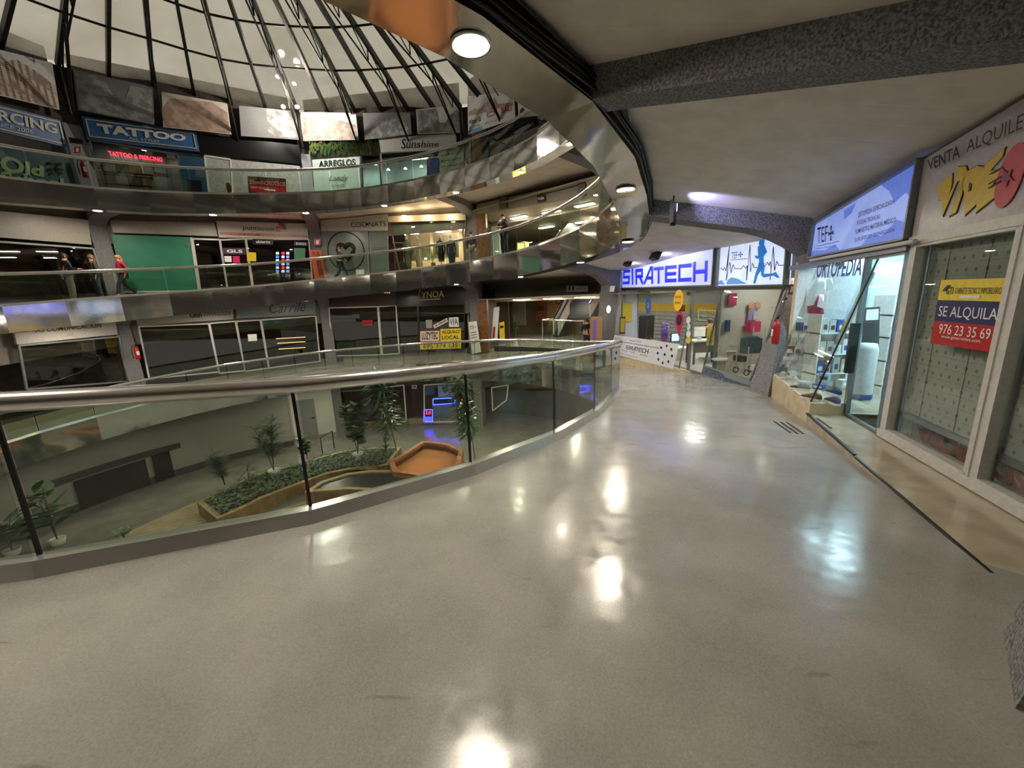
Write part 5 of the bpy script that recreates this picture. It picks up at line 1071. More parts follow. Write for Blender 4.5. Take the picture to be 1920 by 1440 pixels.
for i, (x, y0, y1, m) in enumerate(((1465, 410, 640, mat('dress_sage', (110, 104, 84), .7)), (1548, 415, 640, mat('dress_beige', (170, 150, 120), .7)), (1712, 410, 600, BLK), (1792, 405, 620, mat('denim', (46, 58, 84), .7)))):
    p = Z5([(x, y0), (x, y1)]); garment(p[0][0], p[0][1], p[1][1], m, ['sage dressed mannequin, leftmost in the boutique window', 'beige dressed mannequin, second in the boutique window', 'black clad mannequin in the boutique window', 'mannequin in dark denim, rightmost in the boutique window'][i])
for i, (x, y) in enumerate(((1450, 350), (1556, 325), (1505, 382), (1662, 362), (1765, 308), (1852, 345), (1592, 580))):
    p = Z5([(x, y)])[0]; c = BC.at(p[0], p[1], -.4 - .2 * (i % 2)); T = thing('pendant_lamp', c, ['first', 'second', 'third', 'fourth', 'fifth', 'sixth', 'seventh'][i] + ' glass pendant from the left in the boutique', 'lamp', 'glass pendants in the boutique'); MB().ball(c, .07, .07, .05).build('shade', E('warm_pendant', (255, 230, 190), 9), T); MB().tube([c, c + V_ * .3], .006, 5).build('cord', BLK, T)
T = thing('clothes_rack', BC.at(745, 480, -.5), 'rail of dark clothes at the left side of the boutique window', 'clothes rack')
for i in range(9):
    c = BC.at(738 + i * 2.2, 478, -.35 - .1 * i); MB().box(c, .28, .05, .8, 1.2 + i * .05).build('hanging_garment', [BLK, mat('maroon', (70, 30, 34), .7), GREYD, BRN][i % 4], T)
MB().bar(BC.at(736, 455, -.3), BC.at(760, 455, -1.3), .03, .03).build('rail', ALU, T)
T = thing('dried_flowers', BC.at(812, 485, -.4), 'bunch of dried grasses in the middle of the boutique window', 'plant'); mb = MB(); rr = random.Random(2); c = BC.at(812, 492, -.4)
for i in range(40): a = rr.uniform(-.3, .3); mb.tube([c, c + dx * a * .5 + V_ * .35, c + dx * a + BC.n * rr.uniform(-.2, .2) + V_ * rr.uniform(.5, .8)], .008, 4)
mb.build('stems', mat('straw', (200, 176, 124), .7), T); MB().lathe([(.1, -.35), (.13, -.1), (.08, .0)], c, 12).build('vase', mat('clay', (150, 110, 84), .6), T)
# ---- the lower storey shops (level with the near walkway)
R, q = far_sign('white fascia reading AS COMUNICACION', BA, Z4([(108, 1140), (865, 1050), (884, 1148), (128, 1224)]), mat('fascia_white2', (190, 184, 176), .5)); tx('AS COMUNICACION', BA, Z4([(262, 1098), (758, 1062), (758, 1096), (262, 1136)]), BLK, R, bold=.01); tx('AS', BA, Z4([(498, 1142), (550, 1136), (550, 1158), (498, 1164)]), SIGNG, R)
win(BA, Z4([(140, 1232), (890, 1165), (960, 1500), (200, 1560)]), GLD, ALUG); room(1, 4.35, TP5, WALLD)
R, q = far_sign('warm grey fascia reading Uhh ZARAGOZA', BB, Z4([(1000, 905), (1745, 850), (1752, 1035), (1030, 1085)]), SIGNG, off=.05); tx('Uhh', BB, Z4([(1422, 985), (1515, 985), (1515, 1022), (1424, 1022)]), BLK, R, bold=.04, off=.065); tx('ZARAGOZA', BB, Z4([(1525, 980), (1730, 972), (1730, 1004), (1525, 1012)]), GREYD, R, off=.065)
R, q = far_sign('grey-green glass fascia with a thin handwritten name and a lit edge', BB, Z5([(170, 890), (760, 830), (768, 1000), (176, 1030)]), GG, off=.05); tx('Carrile', BB, Z5([(420, 915), (695, 900), (690, 975), (420, 990)]), BLK, R, off=.065, shear=.3)
win(BB, Z4([(1040, 1090), (1565, 1068), (1642, 1430), (1120, 1480)]), GLD, ALU); win(BB, Z4([(1572, 1066), (1765, 1050), (1838, 1420), (1645, 1440)]), GLD, ALU); win(BB, Z5([(172, 1052), (352, 1040), (415, 1400), (238, 1425)]), GLD, ALU); win(BB, Z5([(358, 1040), (768, 1010), (800, 1350), (418, 1400)]), GLD, ALU)
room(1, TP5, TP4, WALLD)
for i, y in enumerate((1180, 1215, 1258)): c0, c1 = BB.q(Z5([(470 + 10 * i, y), (690, y - 12)]), -1.0); T = thing('shelf_light', c0, ['top', 'middle', 'lowest'][i] + ' warm glowing shelf strip in the lower dark shop window', 'lamp'); MB().bar(c0, c1, .03, .03).build('strip', E('shelf_glow', (255, 200, 130), 2.2), T); MB().bar(c0 - V_ * .04 - BB.n * .1, c1 - V_ * .04 - BB.n * .1, .3, .02).build('board', BRN, T)
R, q = far_sign('white sheet of paper on the door between the lower windows', BB, Z5([(258, 1148), (325, 1145), (328, 1196), (262, 1200)]), WHT, off=.03, th=.01, name='notice', cat='notice')
R, q = far_sign('brown panelled fascia left of the LYNOA sign', BC, Z5([(862, 880), (1368, 830), (1368, 932), (866, 944)]), BRN, off=.05); 
win(BC, Z5([(868, 950), (1232, 940), (1260, 1300), (895, 1310)]), GLD, ALU); win(BC, Z5([(1238, 940), (1370, 930), (1395, 1290), (1268, 1300)]), GLD, ALU); room(1, TP4, TP3, WALLD)
R, q = far_sign('dark red notice on the brown shop window', BC, Z5([(1116, 1044), (1194, 1040), (1196, 1078), (1118, 1082)]), REDP, off=.04, th=.01, name='notice', cat='notice'); text('SE VENDE', sub(q, .1, .3, .9, .7), BLK, R)
R, q = far_sign('black fascia reading LYNOA in gold letters', BC, Z5([(1368, 832), (1882, 785), (1884, 915), (1372, 938)]), mat('black_fascia', (12, 12, 12), .3), off=.08)
GL2 = mat('letter_gold', (196, 178, 120), .4); tx('YNOA', BC, Z5([(1562, 830), (1730, 818), (1730, 868), (1562, 878)]), GL2, R, off=.09, bold=.03); line3(BC.q(Z5([(1552, 808), (1534, 890), (1700, 882)]), .1), .022, R, GL2, 'long_stroke')
win(BC, Z5([(1376, 942), (1532, 935), (1545, 1280), (1408, 1290)]), GLD, BLK); win(BC, Z5([(1536, 935), (1884, 918), (1884, 1262), (1548, 1280)]), GLD, BLK)
for i, (pts, m, lab, t_) in enumerate((([(1702, 1108), (1858, 1102), (1858, 1196), (1702, 1200)], YEL, 'yellow card reading ALQUILO LOCAL on the LYNOA shop window', ('ALQUILO', 'LOCAL')), ([(1550, 1216), (1858, 1205), (1858, 1252), (1550, 1262)], YEL, 'yellow strip with the phone number 695 374 135', ('695 374 135',)), ([(1552, 1124), (1696, 1120), (1696, 1198), (1552, 1202)], CREAM, 'cream poster with an orange border beside the ALQUILO LOCAL card', ('LUZYTEC',)),
                                    ([(1766, 1022), (1838, 1018), (1842, 1090), (1768, 1092)], WHT, 'white card above the ALQUILO LOCAL card', ('VIA',)), ([(1648, 1080), (1752, 1024), (1760, 1052), (1658, 1104)], CREAM, 'tilted cream strip on the LYNOA shop window', ('se alquila',)), ([(1592, 1040), (1642, 1038), (1640, 1100), (1598, 1102)], SIGNG, 'pale grey round-bottomed paper on the LYNOA shop window', ()))):
    R, q = far_sign(lab, BC, Z5(pts), m, off=.05, th=.01, name='window_card', cat='card')
    for j, s in enumerate(t_): text(s, sub(q, .08, .12 + j * .42, .92, .12 + j * .42 + (.3 if len(t_) > 1 else .7)), BLK, R, bold=.02)
    if i == 2: frame(q, .03, .02).build('orange_border', ORG_, R)
# ---- the opening bay: passages on the lower and middle storeys
for k, tcol in ((1, 2.215), (2, 2.2), (3, 2.2)):
    c0 = pol(tcol, 11.85, ZF(k, tcol)); struct(MB().box(c0 + V_ * 1.45, .55, .2, 2.9, math.atan2(rdir(tcol).y, rdir(tcol).x) + 1.57), 'wall_column', WOODV)
def dpl(d): return Pl(BD.o - BD.n * d, BD.n)
dd = Vector((-BD.n.y, BD.n.x, 0)); dd = dd if dd.dot(RGT) > 0 else -dd
bz = math.atan2(dd.y, dd.x)
def dbox(px0, py0, px1, py1, d, th, m, name=None, root=None, mb=None):
    P = dpl(d); a = P.at(px0, py0); b = P.at(px1, py1); TLq = [a, Vector((b.x, b.y, a.z)), Vector((b.x, b.y, b.z)), Vector((a.x, a.y, b.z))]
    o = MB().prism(TLq, -BD.n * th); return o if name is None else (o.build(name, m, root) if root else struct(o, name, m))
pb = pol(1.9, 11, 0)
for k in (1, 2):
    zf = ZF(k, 1.9) - .02; fl = MB().prism([pol(1.45, 14.8, zf), pol(2.34, 14.8, zf), pol(2.46, 27, zf), pol(1.55, 27, zf)], (0, 0, -.08)); struct(fl, 'floor', FLOOR)
    struct(MB().prism([pol(1.4, 12.0, zf + 2.75), pol(2.3, 12.0, zf + 2.75), pol(2.46, 27, zf + 2.75), pol(1.5, 27, zf + 2.75)], (0, 0, .06)), 'ceiling', mat('passage_ceiling', (150, 140, 120), .6))
    struct(MB().bar(pol(2.31, 12.3, zf + 1.4), pol(2.44, 27, zf + 1.4), .1, 2.9), 'wall_passage', mat('passage_cream', (188, 174, 148), .5)); struct(MB().bar(pol(1.60, 11.6, zf + 1.4), pol(1.66, 27, zf + 1.4), .1, 2.9), 'wall_passage', mat('passage_wood', (166, 134, 92), .5))
    struct(MB().bar(pol(2.46, 26, zf + 1.4), pol(1.5, 26, zf + 1.4), .1, 2.9), 'wall_passage', mat('passage_end', (178, 164, 138), .5))
LP1 = E('passage_light', (255, 246, 225), 34)
for k in (1, 2):
    for i in range(8):
        t = [2.12, 1.98, 1.84, 1.72][i % 4]; R_ = 14.2 + (i // 4) * 3.8; c = pol(t, R_, ZF(k, 1.9) + 2.68)
        ceil_panel(c, 1.0, .3, bz, LP1, f'{["far left", "inner left", "inner right", "far right"][i % 4]} ceiling light of the {"front back".split()[i // 4]} row in the {"lower" if k == 1 else "upper"} passage', f'ceiling lights of the {"lower" if k == 1 else "upper"} passage')
# exit sign beam of the middle storey
struct(MB().prism(dpl(.1).q([(893, 383), (1095, 338), (1095, 366), (893, 402)]), -BD.n * .2), 'wall_lintel', mat('lintel_grey', (120, 112, 98), .6))
for x in (938, 1085): struct(MB().prism(dpl(.05).q([(x, 372 - (x - 938) * .23), (x + 14, 369 - (x - 938) * .23), (x + 14, 390 - (x - 938) * .2), (x, 394 - (x - 938) * .2)]), BD.n * .08), 'trim_8', BRN)
q = dpl(-.02).q(Z6([(828, 104), (888, 96), (888, 148), (828, 156)])); R = sign('exit_sign', 'small black sign reading SALIDA over the upper passage', 'sign', q, BLK, .03); text('SALIDA', sub(q, .1, .35, .9, .7), WHT, R)
# lower passage contents
def stairs(name, label, P, px0, py0, px1, py1, n, m, rise_d, rails=True):
    a = P.at(px0, py1); b = P.at(px1, py1); top = P.at(px0, py0); Hh = top.z - a.z; wv = (b - a); wv.z = 0
    T = thing(name, a, label, 'stairs'); mb = MB()
    for i in range(n):
        z0 = a.z; z1 = a.z + Hh * (i + 1) / n; o = -BD.n * (rise_d * i / n)
        mb.prism([Vector((a.x, a.y, z0)) + o, Vector((a.x, a.y, z0)) + o + wv, Vector((a.x, a.y, z0)) + o + wv - BD.n * (rise_d / n), Vector((a.x, a.y, z0)) + o - BD.n * (rise_d / n)], (0, 0, z1 - z0))
    mb.build('steps', m, T)
    for s in (0, 1):
        o = wv * s
        sd = MB().prism([a + o + V_ * .1, a + o + V_ * .9, a + o - BD.n * rise_d + V_ * (Hh + .9), a + o - BD.n * rise_d + V_ * (Hh + .1)], wv.normalized() * .05); sd.build('side_panel', STEELB, T)
        MB().tube([a + o + V_ * .95, a + o - BD.n * rise_d + V_ * (Hh + .95)], .05, 8).build('handrail', BLK, T)
    return T
zl = ZF(1, 1.9)
P8 = dpl(7.0)
stairs('escalator', 'steel escalator rising at the back of the lower passage', P8, 1052, 520, 1105, 598, 18, GREYD, 3.2)
struct(dbox(908, 560, 955, 636, 6.0, .1, mat('dark_shopfront', (84, 74, 60), .4)), 'wall_shopfront', mat('dark_shopfront', (84, 74, 60), .4)); struct(dbox(960, 560, 985, 610, 9.0, .1, mat('pale_shopfront', (150, 142, 124), .5)), 'wall_shopfront', mat('pale_shopfront', (150, 142, 124), .5))
R = thing('panelled_door', dpl(9.5).at(1012, 605), 'reddish wooden panelled door at the end of the lower passage', 'door'); dbox(1004, 562, 1022, 603, 9.3, .06, mat('door_red', (120, 62, 38), .5), 'leaf', R); dbox(1006, 575, 1020, 583, 9.25, .03, BRN, 'inset_panel', R)
R = thing('wall_picture', dpl(9.6).at(1047, 565), 'small dark framed picture on the wooden wall beside the escalator', 'picture'); dbox(1042, 561, 1052, 570, 9.3, .04, BLK, 'frame', R); dbox(1044, 563, 1050, 568, 9.27, .02, mat('ochre_print', (150, 110, 60), .5), 'print', R)
struct(dbox(1024, 545, 1060, 604, 9.6, .1, mat('wood_panel_wall', (134, 104, 70), .5)), 'wall_shopfront', mat('wood_panel_wall', (134, 104, 70), .5))
R = thing('direction_sign', dpl(3).at(1082, 541), 'long white hanging sign with toilet pictograms and an arrow in the passage', 'sign'); q = dpl(3.0).q([(1062, 535), (1102, 536), (1102, 547), (1062, 547)]); adds(R, WHT, q, .04, 'panel'); text('ASEOS >', sub(q, .5, .3, .9, .7), BLK, R); 
for x in (.12, .3): adds(R, BLK, sub(q, x, .2, x + .06, .85), .01, 'pictogram', .012)
line3([sub(q, .1, 0, 0, 0)[0], sub(q, .1, 0, 0, 0)[0] + V_ * .3], .008, R, BLK, 'hanger'); line3([sub(q, .9, 0, 0, 0)[0], sub(q, .9, 0, 0, 0)[0] + V_ * .3], .008, R, BLK, 'hanger')
# glass guard round the stair well
R = thing('stairwell_guard', dpl(3).at(1055, 636), 'glass guard with steel rail round the stair well in the lower passage', 'balustrade')
P4 = dpl(3.2); a = P4.at(1017, 600); b = P4.at(1094, 602); zg = zl
for i in range(4):
    p0 = a + (b - a) * (i / 4 + .01); p1 = a + (b - a) * ((i + 1) / 4 - .01); MB().prism([Vector((p0.x, p0.y, zg)), Vector((p1.x, p1.y, zg)), p1, p0], BD.n * .012).build('glass_panel', GLS, R)
MB().tube([a, b], .035, 8).tube([a, a - BD.n * 1.6], .035, 8).build('handrail', RAIL, R)
for p in (a, b): MB().tube([p, Vector((p.x, p.y, zg))], .03, 8).build('post', RAIL, R)
stairs('escalator', 'second escalator seen behind the stair well guard, running down', dpl(4.2), 1037, 592, 1046, 632, 8, DARKM, 1.2)
stairs('escalator', 'dim escalator rising in the upper passage behind the balustrade', dpl(5.0), 1040, 405, 1090, 480, 14, GREYD, 3.0)
for i, (x0, y0, x1, y1, d, m, lb) in enumerate(((922, 425, 936, 482, .9, FRST, 'tall lit glass show case at the left of the upper passage'), (970, 455, 984, 485, 3.0, mat('warm_case', (236, 206, 120), .5, emit=(250, 214, 120), es=.9), 'warm yellow lit show case in the upper passage'), (996, 470, 1006, 484, 6.0, mat('warm_case2', (226, 200, 140), .5, emit=(240, 210, 140), es=.7), 'small yellow lit case deeper in the upper passage'))):
    R = thing('show_case', dpl(d).at(x0, y1), lb, 'cabinet'); dbox(x0, y0, x1, y1, d, .4, m, 'body', R); q = dpl(d - .02).q([(x0, y0), (x1, y0), (x1, y1), (x0, y1)]); frame(q, .05, .04).build('frame', ALU, R)
# standing banners, plants and kiosk of the lower passage
R = thing('standing_banner', dpl(-.5).at(893, 650), 'white roll-up banner with a TEF cross logo beside the LYNOA shop', 'banner'); q = dpl(-.3).q([(878, 604), (893, 602), (902, 660), (885, 664)]); adds(R, WHT, q, .02, 'cloth'); text('TEF+', sub(q, .15, .12, .85, .24), BLK, R); 
for j in range(5): adds(R, SIGNG, sub(q, .15, .32 + j * .08, .85, .36 + j * .08), .004, 'print_line', .01)
R = thing('standing_banner', dpl(.6).at(930, 636), 'narrow white leaning banner at the mouth of the lower passage', 'banner'); q = dpl(.6).q([(926, 577), (936, 575), (932, 636), (921, 637)]); adds(R, WHT, q, .02, 'cloth'); adds(R, mat('red_print', (150, 60, 50), .5), sub(q, .2, .6, .6, .95), .004, 'print', .01)
R = thing('standing_banner', dpl(.8).at(942, 636), 'yellow leaning banner beside the narrow white one', 'banner'); q = dpl(.8).q([(936, 605), (945, 603), (946, 636), (937, 637)]); adds(R, YEL, q, .02, 'cloth'); adds(R, BLK, sub(q, .15, .2, .85, .35), .004, 'print', .01)
def leafplant(name, label, c, h, nl, L, W, m, potm, pr=.16, ph=.2, kind='broad', seed=1, pot=True, group=None):
    T = thing(name, c, label, 'plant', group); c = Vector(c); rg = random.Random(seed); z0 = ph if pot else 0
    if pot: MB().lathe([(pr * .75, 0), (pr, ph), (pr * .9, ph), (pr * .85, ph * .85), (0, ph * .85)], c, 16).build('pot', potm, T)
    st = MB(); lf = MB(); ns = 3 if kind != 'long' else 1
    for s in range(ns):
        a0 = rg.uniform(0, 6.28); lean = rg.uniform(.05, .2) * h; hh = h * rg.uniform(.75, 1)
        pts = [c + Vector((0, 0, z0 * .8)), c + Vector((lean * .4 * math.cos(a0), lean * .4 * math.sin(a0), z0 + (hh - z0) * .5)), c + Vector((lean * math.cos(a0), lean * math.sin(a0), hh))]
        st.tube(pts, [.018, .014, .008], 6)
        for i in range(nl // ns):
            q_ = rg.uniform(.25, 1) if kind != 'long' else .35 + .65 * i / nl; p = pts[0] * (1 - q_) ** 2 + pts[1] * 2 * q_ * (1 - q_) + pts[2] * q_ * q_
            a = rg.uniform(0, 6.28); el = rg.uniform(.1, .9) if kind != 'long' else rg.uniform(-.3, .9); l_ = L * rg.uniform(.7, 1.1); d = Vector((math.cos(a) * math.cos(el), math.sin(a) * math.cos(el), math.sin(el))); sd = Vector((-math.sin(a), math.cos(a), 0)); up = sd.cross(d)
            if kind == 'fern':
                for j in range(7):
                    b_ = p + d * l_ * (j + 1) / 7 - Vector((0, 0, .3 * l_ * ((j + 1) / 7) ** 2))
                    for s2 in (-1, 1): e = b_ + sd * s2 * W * (1.1 - j / 8) + d * W * .5; lf.add([b_, b_ + d * .02, e, b_ - d * .015], [(0, 1, 2), (0, 2, 3)])
                continue
            ws = [(0, .1), (.25, .75), (.55, 1), (.8, .7), (1, .05)]; vs = []
            for x, w_ in ws:
                b_ = p + d * (l_ * x + .03) - Vector((0, 0, (.35 if kind == 'long' else .22) * l_ * x * x)); vs += [b_ + sd * W * w_ * .5 + up * .12 * W * w_, b_, b_ - sd * W * w_ * .5 + up * .12 * W * w_]
            lf.add(vs, [(3*j+k_, 3*j+k_+1, 3*j+k_+4, 3*j+k_+3) for j in range(4) for k_ in (0, 1)], True)
    st.build('stems', mat('stem_brown', (84, 72, 46), .7), T); lf.build('foliage', m, T); return T
LF1 = mat('leaf_dark', (66, 92, 56), .4, noise=(48, 74, 44), scale=6); LF2 = mat('leaf_grey_green', (92, 112, 82), .45, noise=(70, 92, 62), scale=6); LF3 = mat('leaf_deep', (48, 70, 44), .5, noise=(62, 84, 52), scale=5)
leafplant('potted_plant', 'dark leafy plant in a pot in front of the dark shopfront in the lower passage', Vector((*dpl(4.5).at(966, 625)[:2], zl)), 2.0, 60, .3, .1, LF3, WHT, seed=3)
# kiosk beside the far pillar
KC = atz(1150, 690, -1.0); kp = atz(1117, 681, ZF(1, 1.56))
R = thing('photo_booth', kp, 'wooden booth with orange and violet printed side beside the far grey pillar', 'booth'); MB().box(kp + V_ * .9, .36, .5, 1.8, 0).build('body', mat('booth_wood', (150, 112, 74), .5), R); MB().box(kp + V_ * 1.3 + Vector((-.1, -.26, 0)), .12, .02, .8, 0).build('violet_print', PURP, R); MB().box(kp + V_ * .45 + Vector((0, -.26, 0)), .34, .02, .8, 0).build('brown_print', mat('booth_brown', (110, 44, 34), .5), R)
# ---- photo banners below the dome
def photomat(nm, base, dark, sc_, ratio):
    m = bpy.data.materials.new(nm); m.use_nodes = True; nt = m.node_tree; b = nt.nodes['Principled BSDF']; b.inputs['Roughness'].default_value = .6
    t = nt.nodes.new('ShaderNodeTexCoord'); br = nt.nodes.new('ShaderNodeTexBrick'); br.inputs['Scale'].default_value = sc_; br.offset = 0; br.inputs['Color1'].default_value = lin(dark); br.inputs['Color2'].default_value = lin(tuple(int(v * .75) for v in dark)); br.inputs['Mortar'].default_value = lin(base); br.inputs['Mortar Size'].default_value = .035; br.inputs['Brick Width'].default_value = .12; br.inputs['Row Height'].default_value = .2
    mp = nt.nodes.new('ShaderNodeMapping'); mp.inputs['Rotation'].default_value = (math.pi / 2, 0, 0); nz = nt.nodes.new('ShaderNodeTexNoise'); nz.inputs['Scale'].default_value = 3.2; nz.inputs['Detail'].default_value = 8
    nt.links.new(t.outputs['Object'], mp.inputs[0]); nt.links.new(mp.outputs[0], br.inputs['Vector']); nt.links.new(t.outputs['Object'], nz.inputs['Vector'])
    mx = nt.nodes.new('ShaderNodeMix'); mx.data_type = 'RGBA'; rp = nt.nodes.new('ShaderNodeMapRange'); rp.inputs['From Min'].default_value = .45; rp.inputs['From Max'].default_value = .55; nt.links.new(nz.outputs['Fac'], rp.inputs['Value']); nt.links.new(rp.outputs[0], mx.inputs['Factor'])
    nt.links.new(br.outputs['Color'], mx.inputs['A']); mx.inputs['B'].default_value = lin(tuple(int((a + c_) / 2) for a, c_ in zip(base, dark))); nt.links.new(mx.outputs['Result'], b.inputs['Base Color']); return m
PH = [photomat('old_photo_sepia', (214, 192, 176), (92, 66, 56), 3.5, 1), photomat('old_photo_grey', (190, 190, 186), (60, 60, 60), 4, 1), photomat('old_photo_brown', (206, 178, 158), (104, 76, 62), 5, 1)]
SK = [mat('photo_sky_sepia', (216, 204, 192), .6), mat('photo_sky_grey', (130, 130, 128), .6), mat('photo_sky_pale', (226, 224, 220), .6)]
sh_ = {0: [(0, .3), (.3, .12), (.7, .3), (1, .5), (1, 1), (0, 1)], 1: [(0, .05), (.35, .02), (.5, .55), (.62, .5), (.7, .1), (1, .1), (1, 1), (0, 1)], 2: [(0, .45), (.12, .15), (.75, .05), (1, .3), (1, 1), (0, 1)], 3: [(.45, .05), (1, .02), (1, .95), (.45, .95)],
       4: [(0, .2), (.1, .05), (.55, .18), (1, .45), (1, 1), (0, 1)], 5: [(.2, .4), (.5, .25), (.9, .3), (1, 1), (.1, 1)], 6: [(0, .05), (.45, .05), (.5, .6), (.62, .62), (.72, .35), (1, .05), (1, 1), (0, 1)]}
bl = [('sepia street photo banner at the left picture edge under the dome', BA, [(-4, 92), (98, 118), (112, 206), (-4, 178)], 0, 0, 2), ('dark photo banner of tall balconied houses above the TATTOO sign', BB, [(136, 130), (286, 163), (290, 234), (146, 206)], 1, 1, 1), ('sepia photo banner of a long arcaded building', BB, [(303, 172), (426, 194), (434, 252), (306, 238)], 2, 2, 0),
      ('grey photo banner with one narrow balconied house', BB, [(448, 198), (556, 208), (560, 262), (452, 255)], 3, 1, 1), ('sepia photo banner of a square with tents, right of the paired spots', BC, [(563, 210), (667, 212), (672, 262), (566, 264)], 4, 0, 2), ('dark photo banner of a crowd before a hall', BC, [(680, 212), (769, 210), (772, 252), (684, 262)], 5, 1, 1),
      ('grey street photo banner above the Sunshine sign', BC, [(780, 205), (866, 196), (868, 248), (783, 251)], 6, 1, 2)]
for lb, P, pts, s_, m_, sk in bl:
    q = P.q(pts, .25); R = sign('photo_banner', lb, 'banner', q, SK[sk], .04)
    poly3(uv(q, [(min(max(a, .02), .98), min(max(b, .02), .98)) for a, b in sh_[s_]]), R, PH[m_], 'printed_buildings')
q = BD.q([(876, 181), (962, 170), (966, 222), (878, 252)], .25); R = sign('photo_banner', 'photo banner of a bridge with cards for rent below it', 'banner', q, SK[2], .04)
poly3(uv(q, [(.02, .42), (.15, .35), (.3, .4), (.45, .22), (.5, .1), (.55, .22), (.62, .12), (.68, .35), (.98, .42), (.98, .52), (.02, .52)]), R, PH[2], 'printed_bridge')
for st, qq, m in (('Alzer G', (.03, .62, .3, .75), BLK), ('876 239 976', (.03, .82, .28, .88), BLK), ('695 374 135', (.4, .82, .66, .9), BLK), ('BAU', (.74, .52, .95, .7), PINK)): text(st, sub(q, *qq), m, R, depth=.03, bold=.02)
adds(R, mat('card_blue', (70, 150, 190), .5), sub(q, .02, .9, .32, .99), .006, 'blue_strip', .008); frame([p + qn(q) * .03 for p in sub(q, .45, .56, .6, .68)], .03, .01).build('card_outline', REDP, R)
q = BD.q([(971, 193), (1012, 205), (1012, 216), (972, 221)], .25); R = sign('photo_banner', 'white card banner with a maroon disc, half hidden by the steel edge', 'banner', q, SK[2], .04); disc(centre(sub(q, .1, .2, .3, .9)) + qn(q) * .01, qn(q), .13).build('maroon_disc', mat('maroon2', (90, 20, 40), .5), R); text('viajes', sub(q, .45, .3, .9, .5), BLK, R)
# paired spots on the truss
for i, x in enumerate((531, 557)):
    c = Pl(BB.o + BB.n * 1.2, BB.n).at(x, 200); T = thing('spotlight', c, ['left', 'right'][i] + ' one of the two bright spots on the truss under the dome', 'lamp'); MB().ball(c, .09, .09, .07).build('bulb', E('dome_spot', (255, 240, 215), 60), T); MB().box(c - BB.n * .1, .2, .1, .16).build('housing', BLK, T)
    pl_ = bpy.data.lights.new('spot_glow', 'POINT'); pl_.energy = 110; pl_.color = (1, .92, .82); pl_.shadow_soft_size = .12; po = bpy.data.objects.new('spot_glow', pl_); COL.objects.link(po); po.parent = T; po.location = BB.n * .9
# ================================================================ the bottom storey and its garden
GZ = -5.5
WD = mat('wood_cladding', (138, 112, 68), .55, noise=(112, 88, 50), scale=3)
def _wd(m, sc_, rot=0):
    nt = m.node_tree; b = nt.nodes['Principled BSDF']; t = nt.nodes.new('ShaderNodeTexCoord'); wv = nt.nodes.new('ShaderNodeTexWave'); wv.inputs['Scale'].default_value = sc_; wv.inputs['Distortion'].default_value = .3
    mp = nt.nodes.new('ShaderNodeMapping'); mp.inputs['Rotation'].default_value = (0, 0, rot); nt.links.new(t.outputs['Object'], mp.inputs[0]); nt.links.new(mp.outputs[0], wv.inputs['Vector'])
    bp = nt.nodes.new('ShaderNodeBump'); bp.inputs['Strength'].default_value = .5; bp.inputs['Distance'].default_value = .02; nt.links.new(wv.outputs['Fac'], bp.inputs['Height']); nt.links.new(bp.outputs['Normal'], b.inputs['Normal'])
_wd(WD, 4)
DECK = mat('deck_planks', (160, 144, 114), .45, noise=(138, 120, 90), scale=2.2); _wd(DECK, 1.6, .9)
STONE = mat('rim_stone', (160, 140, 98), .5, noise=(140, 120, 82), scale=6); SOIL = mat('dark_soil', (44, 38, 30), .9); ORS = mat('terracotta_rim', (176, 120, 74), .5, noise=(156, 100, 58), scale=5)
GRAV = mat('orange_gravel', (186, 120, 56), .8, noise=(140, 84, 34), bump=.8, scale=40)
A6 = lambda pts, z: [atz(360 + x * .29167, 680 + y * .29167, z) for x, y in pts]
struct(MB().prism([atz(x, y, GZ + .004) for x, y in ((150, 1075), (235, 1000), (335, 955), (372, 940), (415, 985), (575, 940), (578, 985), (420, 1060), (250, 1110))], (0, 0, .012)), 'floor', DECK)
def planter(name, label, front, back, ztop, rim_m, wall_m, fill_m, rimw=.16, zfill=-.08):
    """front + back = outline of the rim as seen from above, world points at ztop"""
    out = front + back; c = centre(out); T = thing(name, Vector((c.x, c.y, GZ)), label, 'planter')
    inn = []
    n = len(out)
    for i, p in enumerate(out):
        a = (out[i] - out[i-1]).normalized(); b = (out[(i+1) % n] - out[i]).normalized(); na = Vector((-a.y, a.x, 0)); nb = Vector((-b.y, b.x, 0)); nn = (na + nb)
        nn = nn.normalized() if nn.length > .01 else na
        k = rimw / max(.45, nn.dot(na)); q = p + nn * k
        if (q - c).length > (p - c).length: q = p - nn * k
        inn.append(q)
    mb = MB(); V = Vector((0, 0, 1))
    for i in range(n):
        j = (i + 1) % n; mb.quad(out[i], out[j], inn[j], inn[i]); mb.quad(inn[i], inn[j], inn[j] - V * .12, inn[i] - V * .12); mb.quad(out[i], out[j], out[j] - V * .05, out[i] - V * .05)
    mb.build('rim', rim_m, T)
    mb = MB(); 
    for i in range(n):
        j = (i + 1) % n; a, b = out[i] * 1, out[j] * 1; a2 = Vector((a.x, a.y, GZ)); b2 = Vector((b.x, b.y, GZ)); mb.quad(a - V * .03, b - V * .03, b2, a2)
    mb.build('side_cladding', wall_m, T)
    mb = MB(); cc = centre(inn) + V * zfill
    for i in range(n): mb.add([inn[i] + V * zfill, inn[(i + 1) % n] + V * zfill, cc], [(0, 1, 2)])
    mb.build('fill', fill_m, T)
    return T, inn
ZT_ = GZ + .5
fr = A6([(30, 895), (160, 1003), (300, 945), (450, 868), (590, 815), (730, 762), (870, 712), (1000, 686), (1130, 668), (1262, 656)], ZT_)
bk = A6([(1345, 540), (1180, 545), (1000, 560), (850, 598), (700, 645), (500, 690), (380, 730), (250, 790), (120, 850)], ZT_)
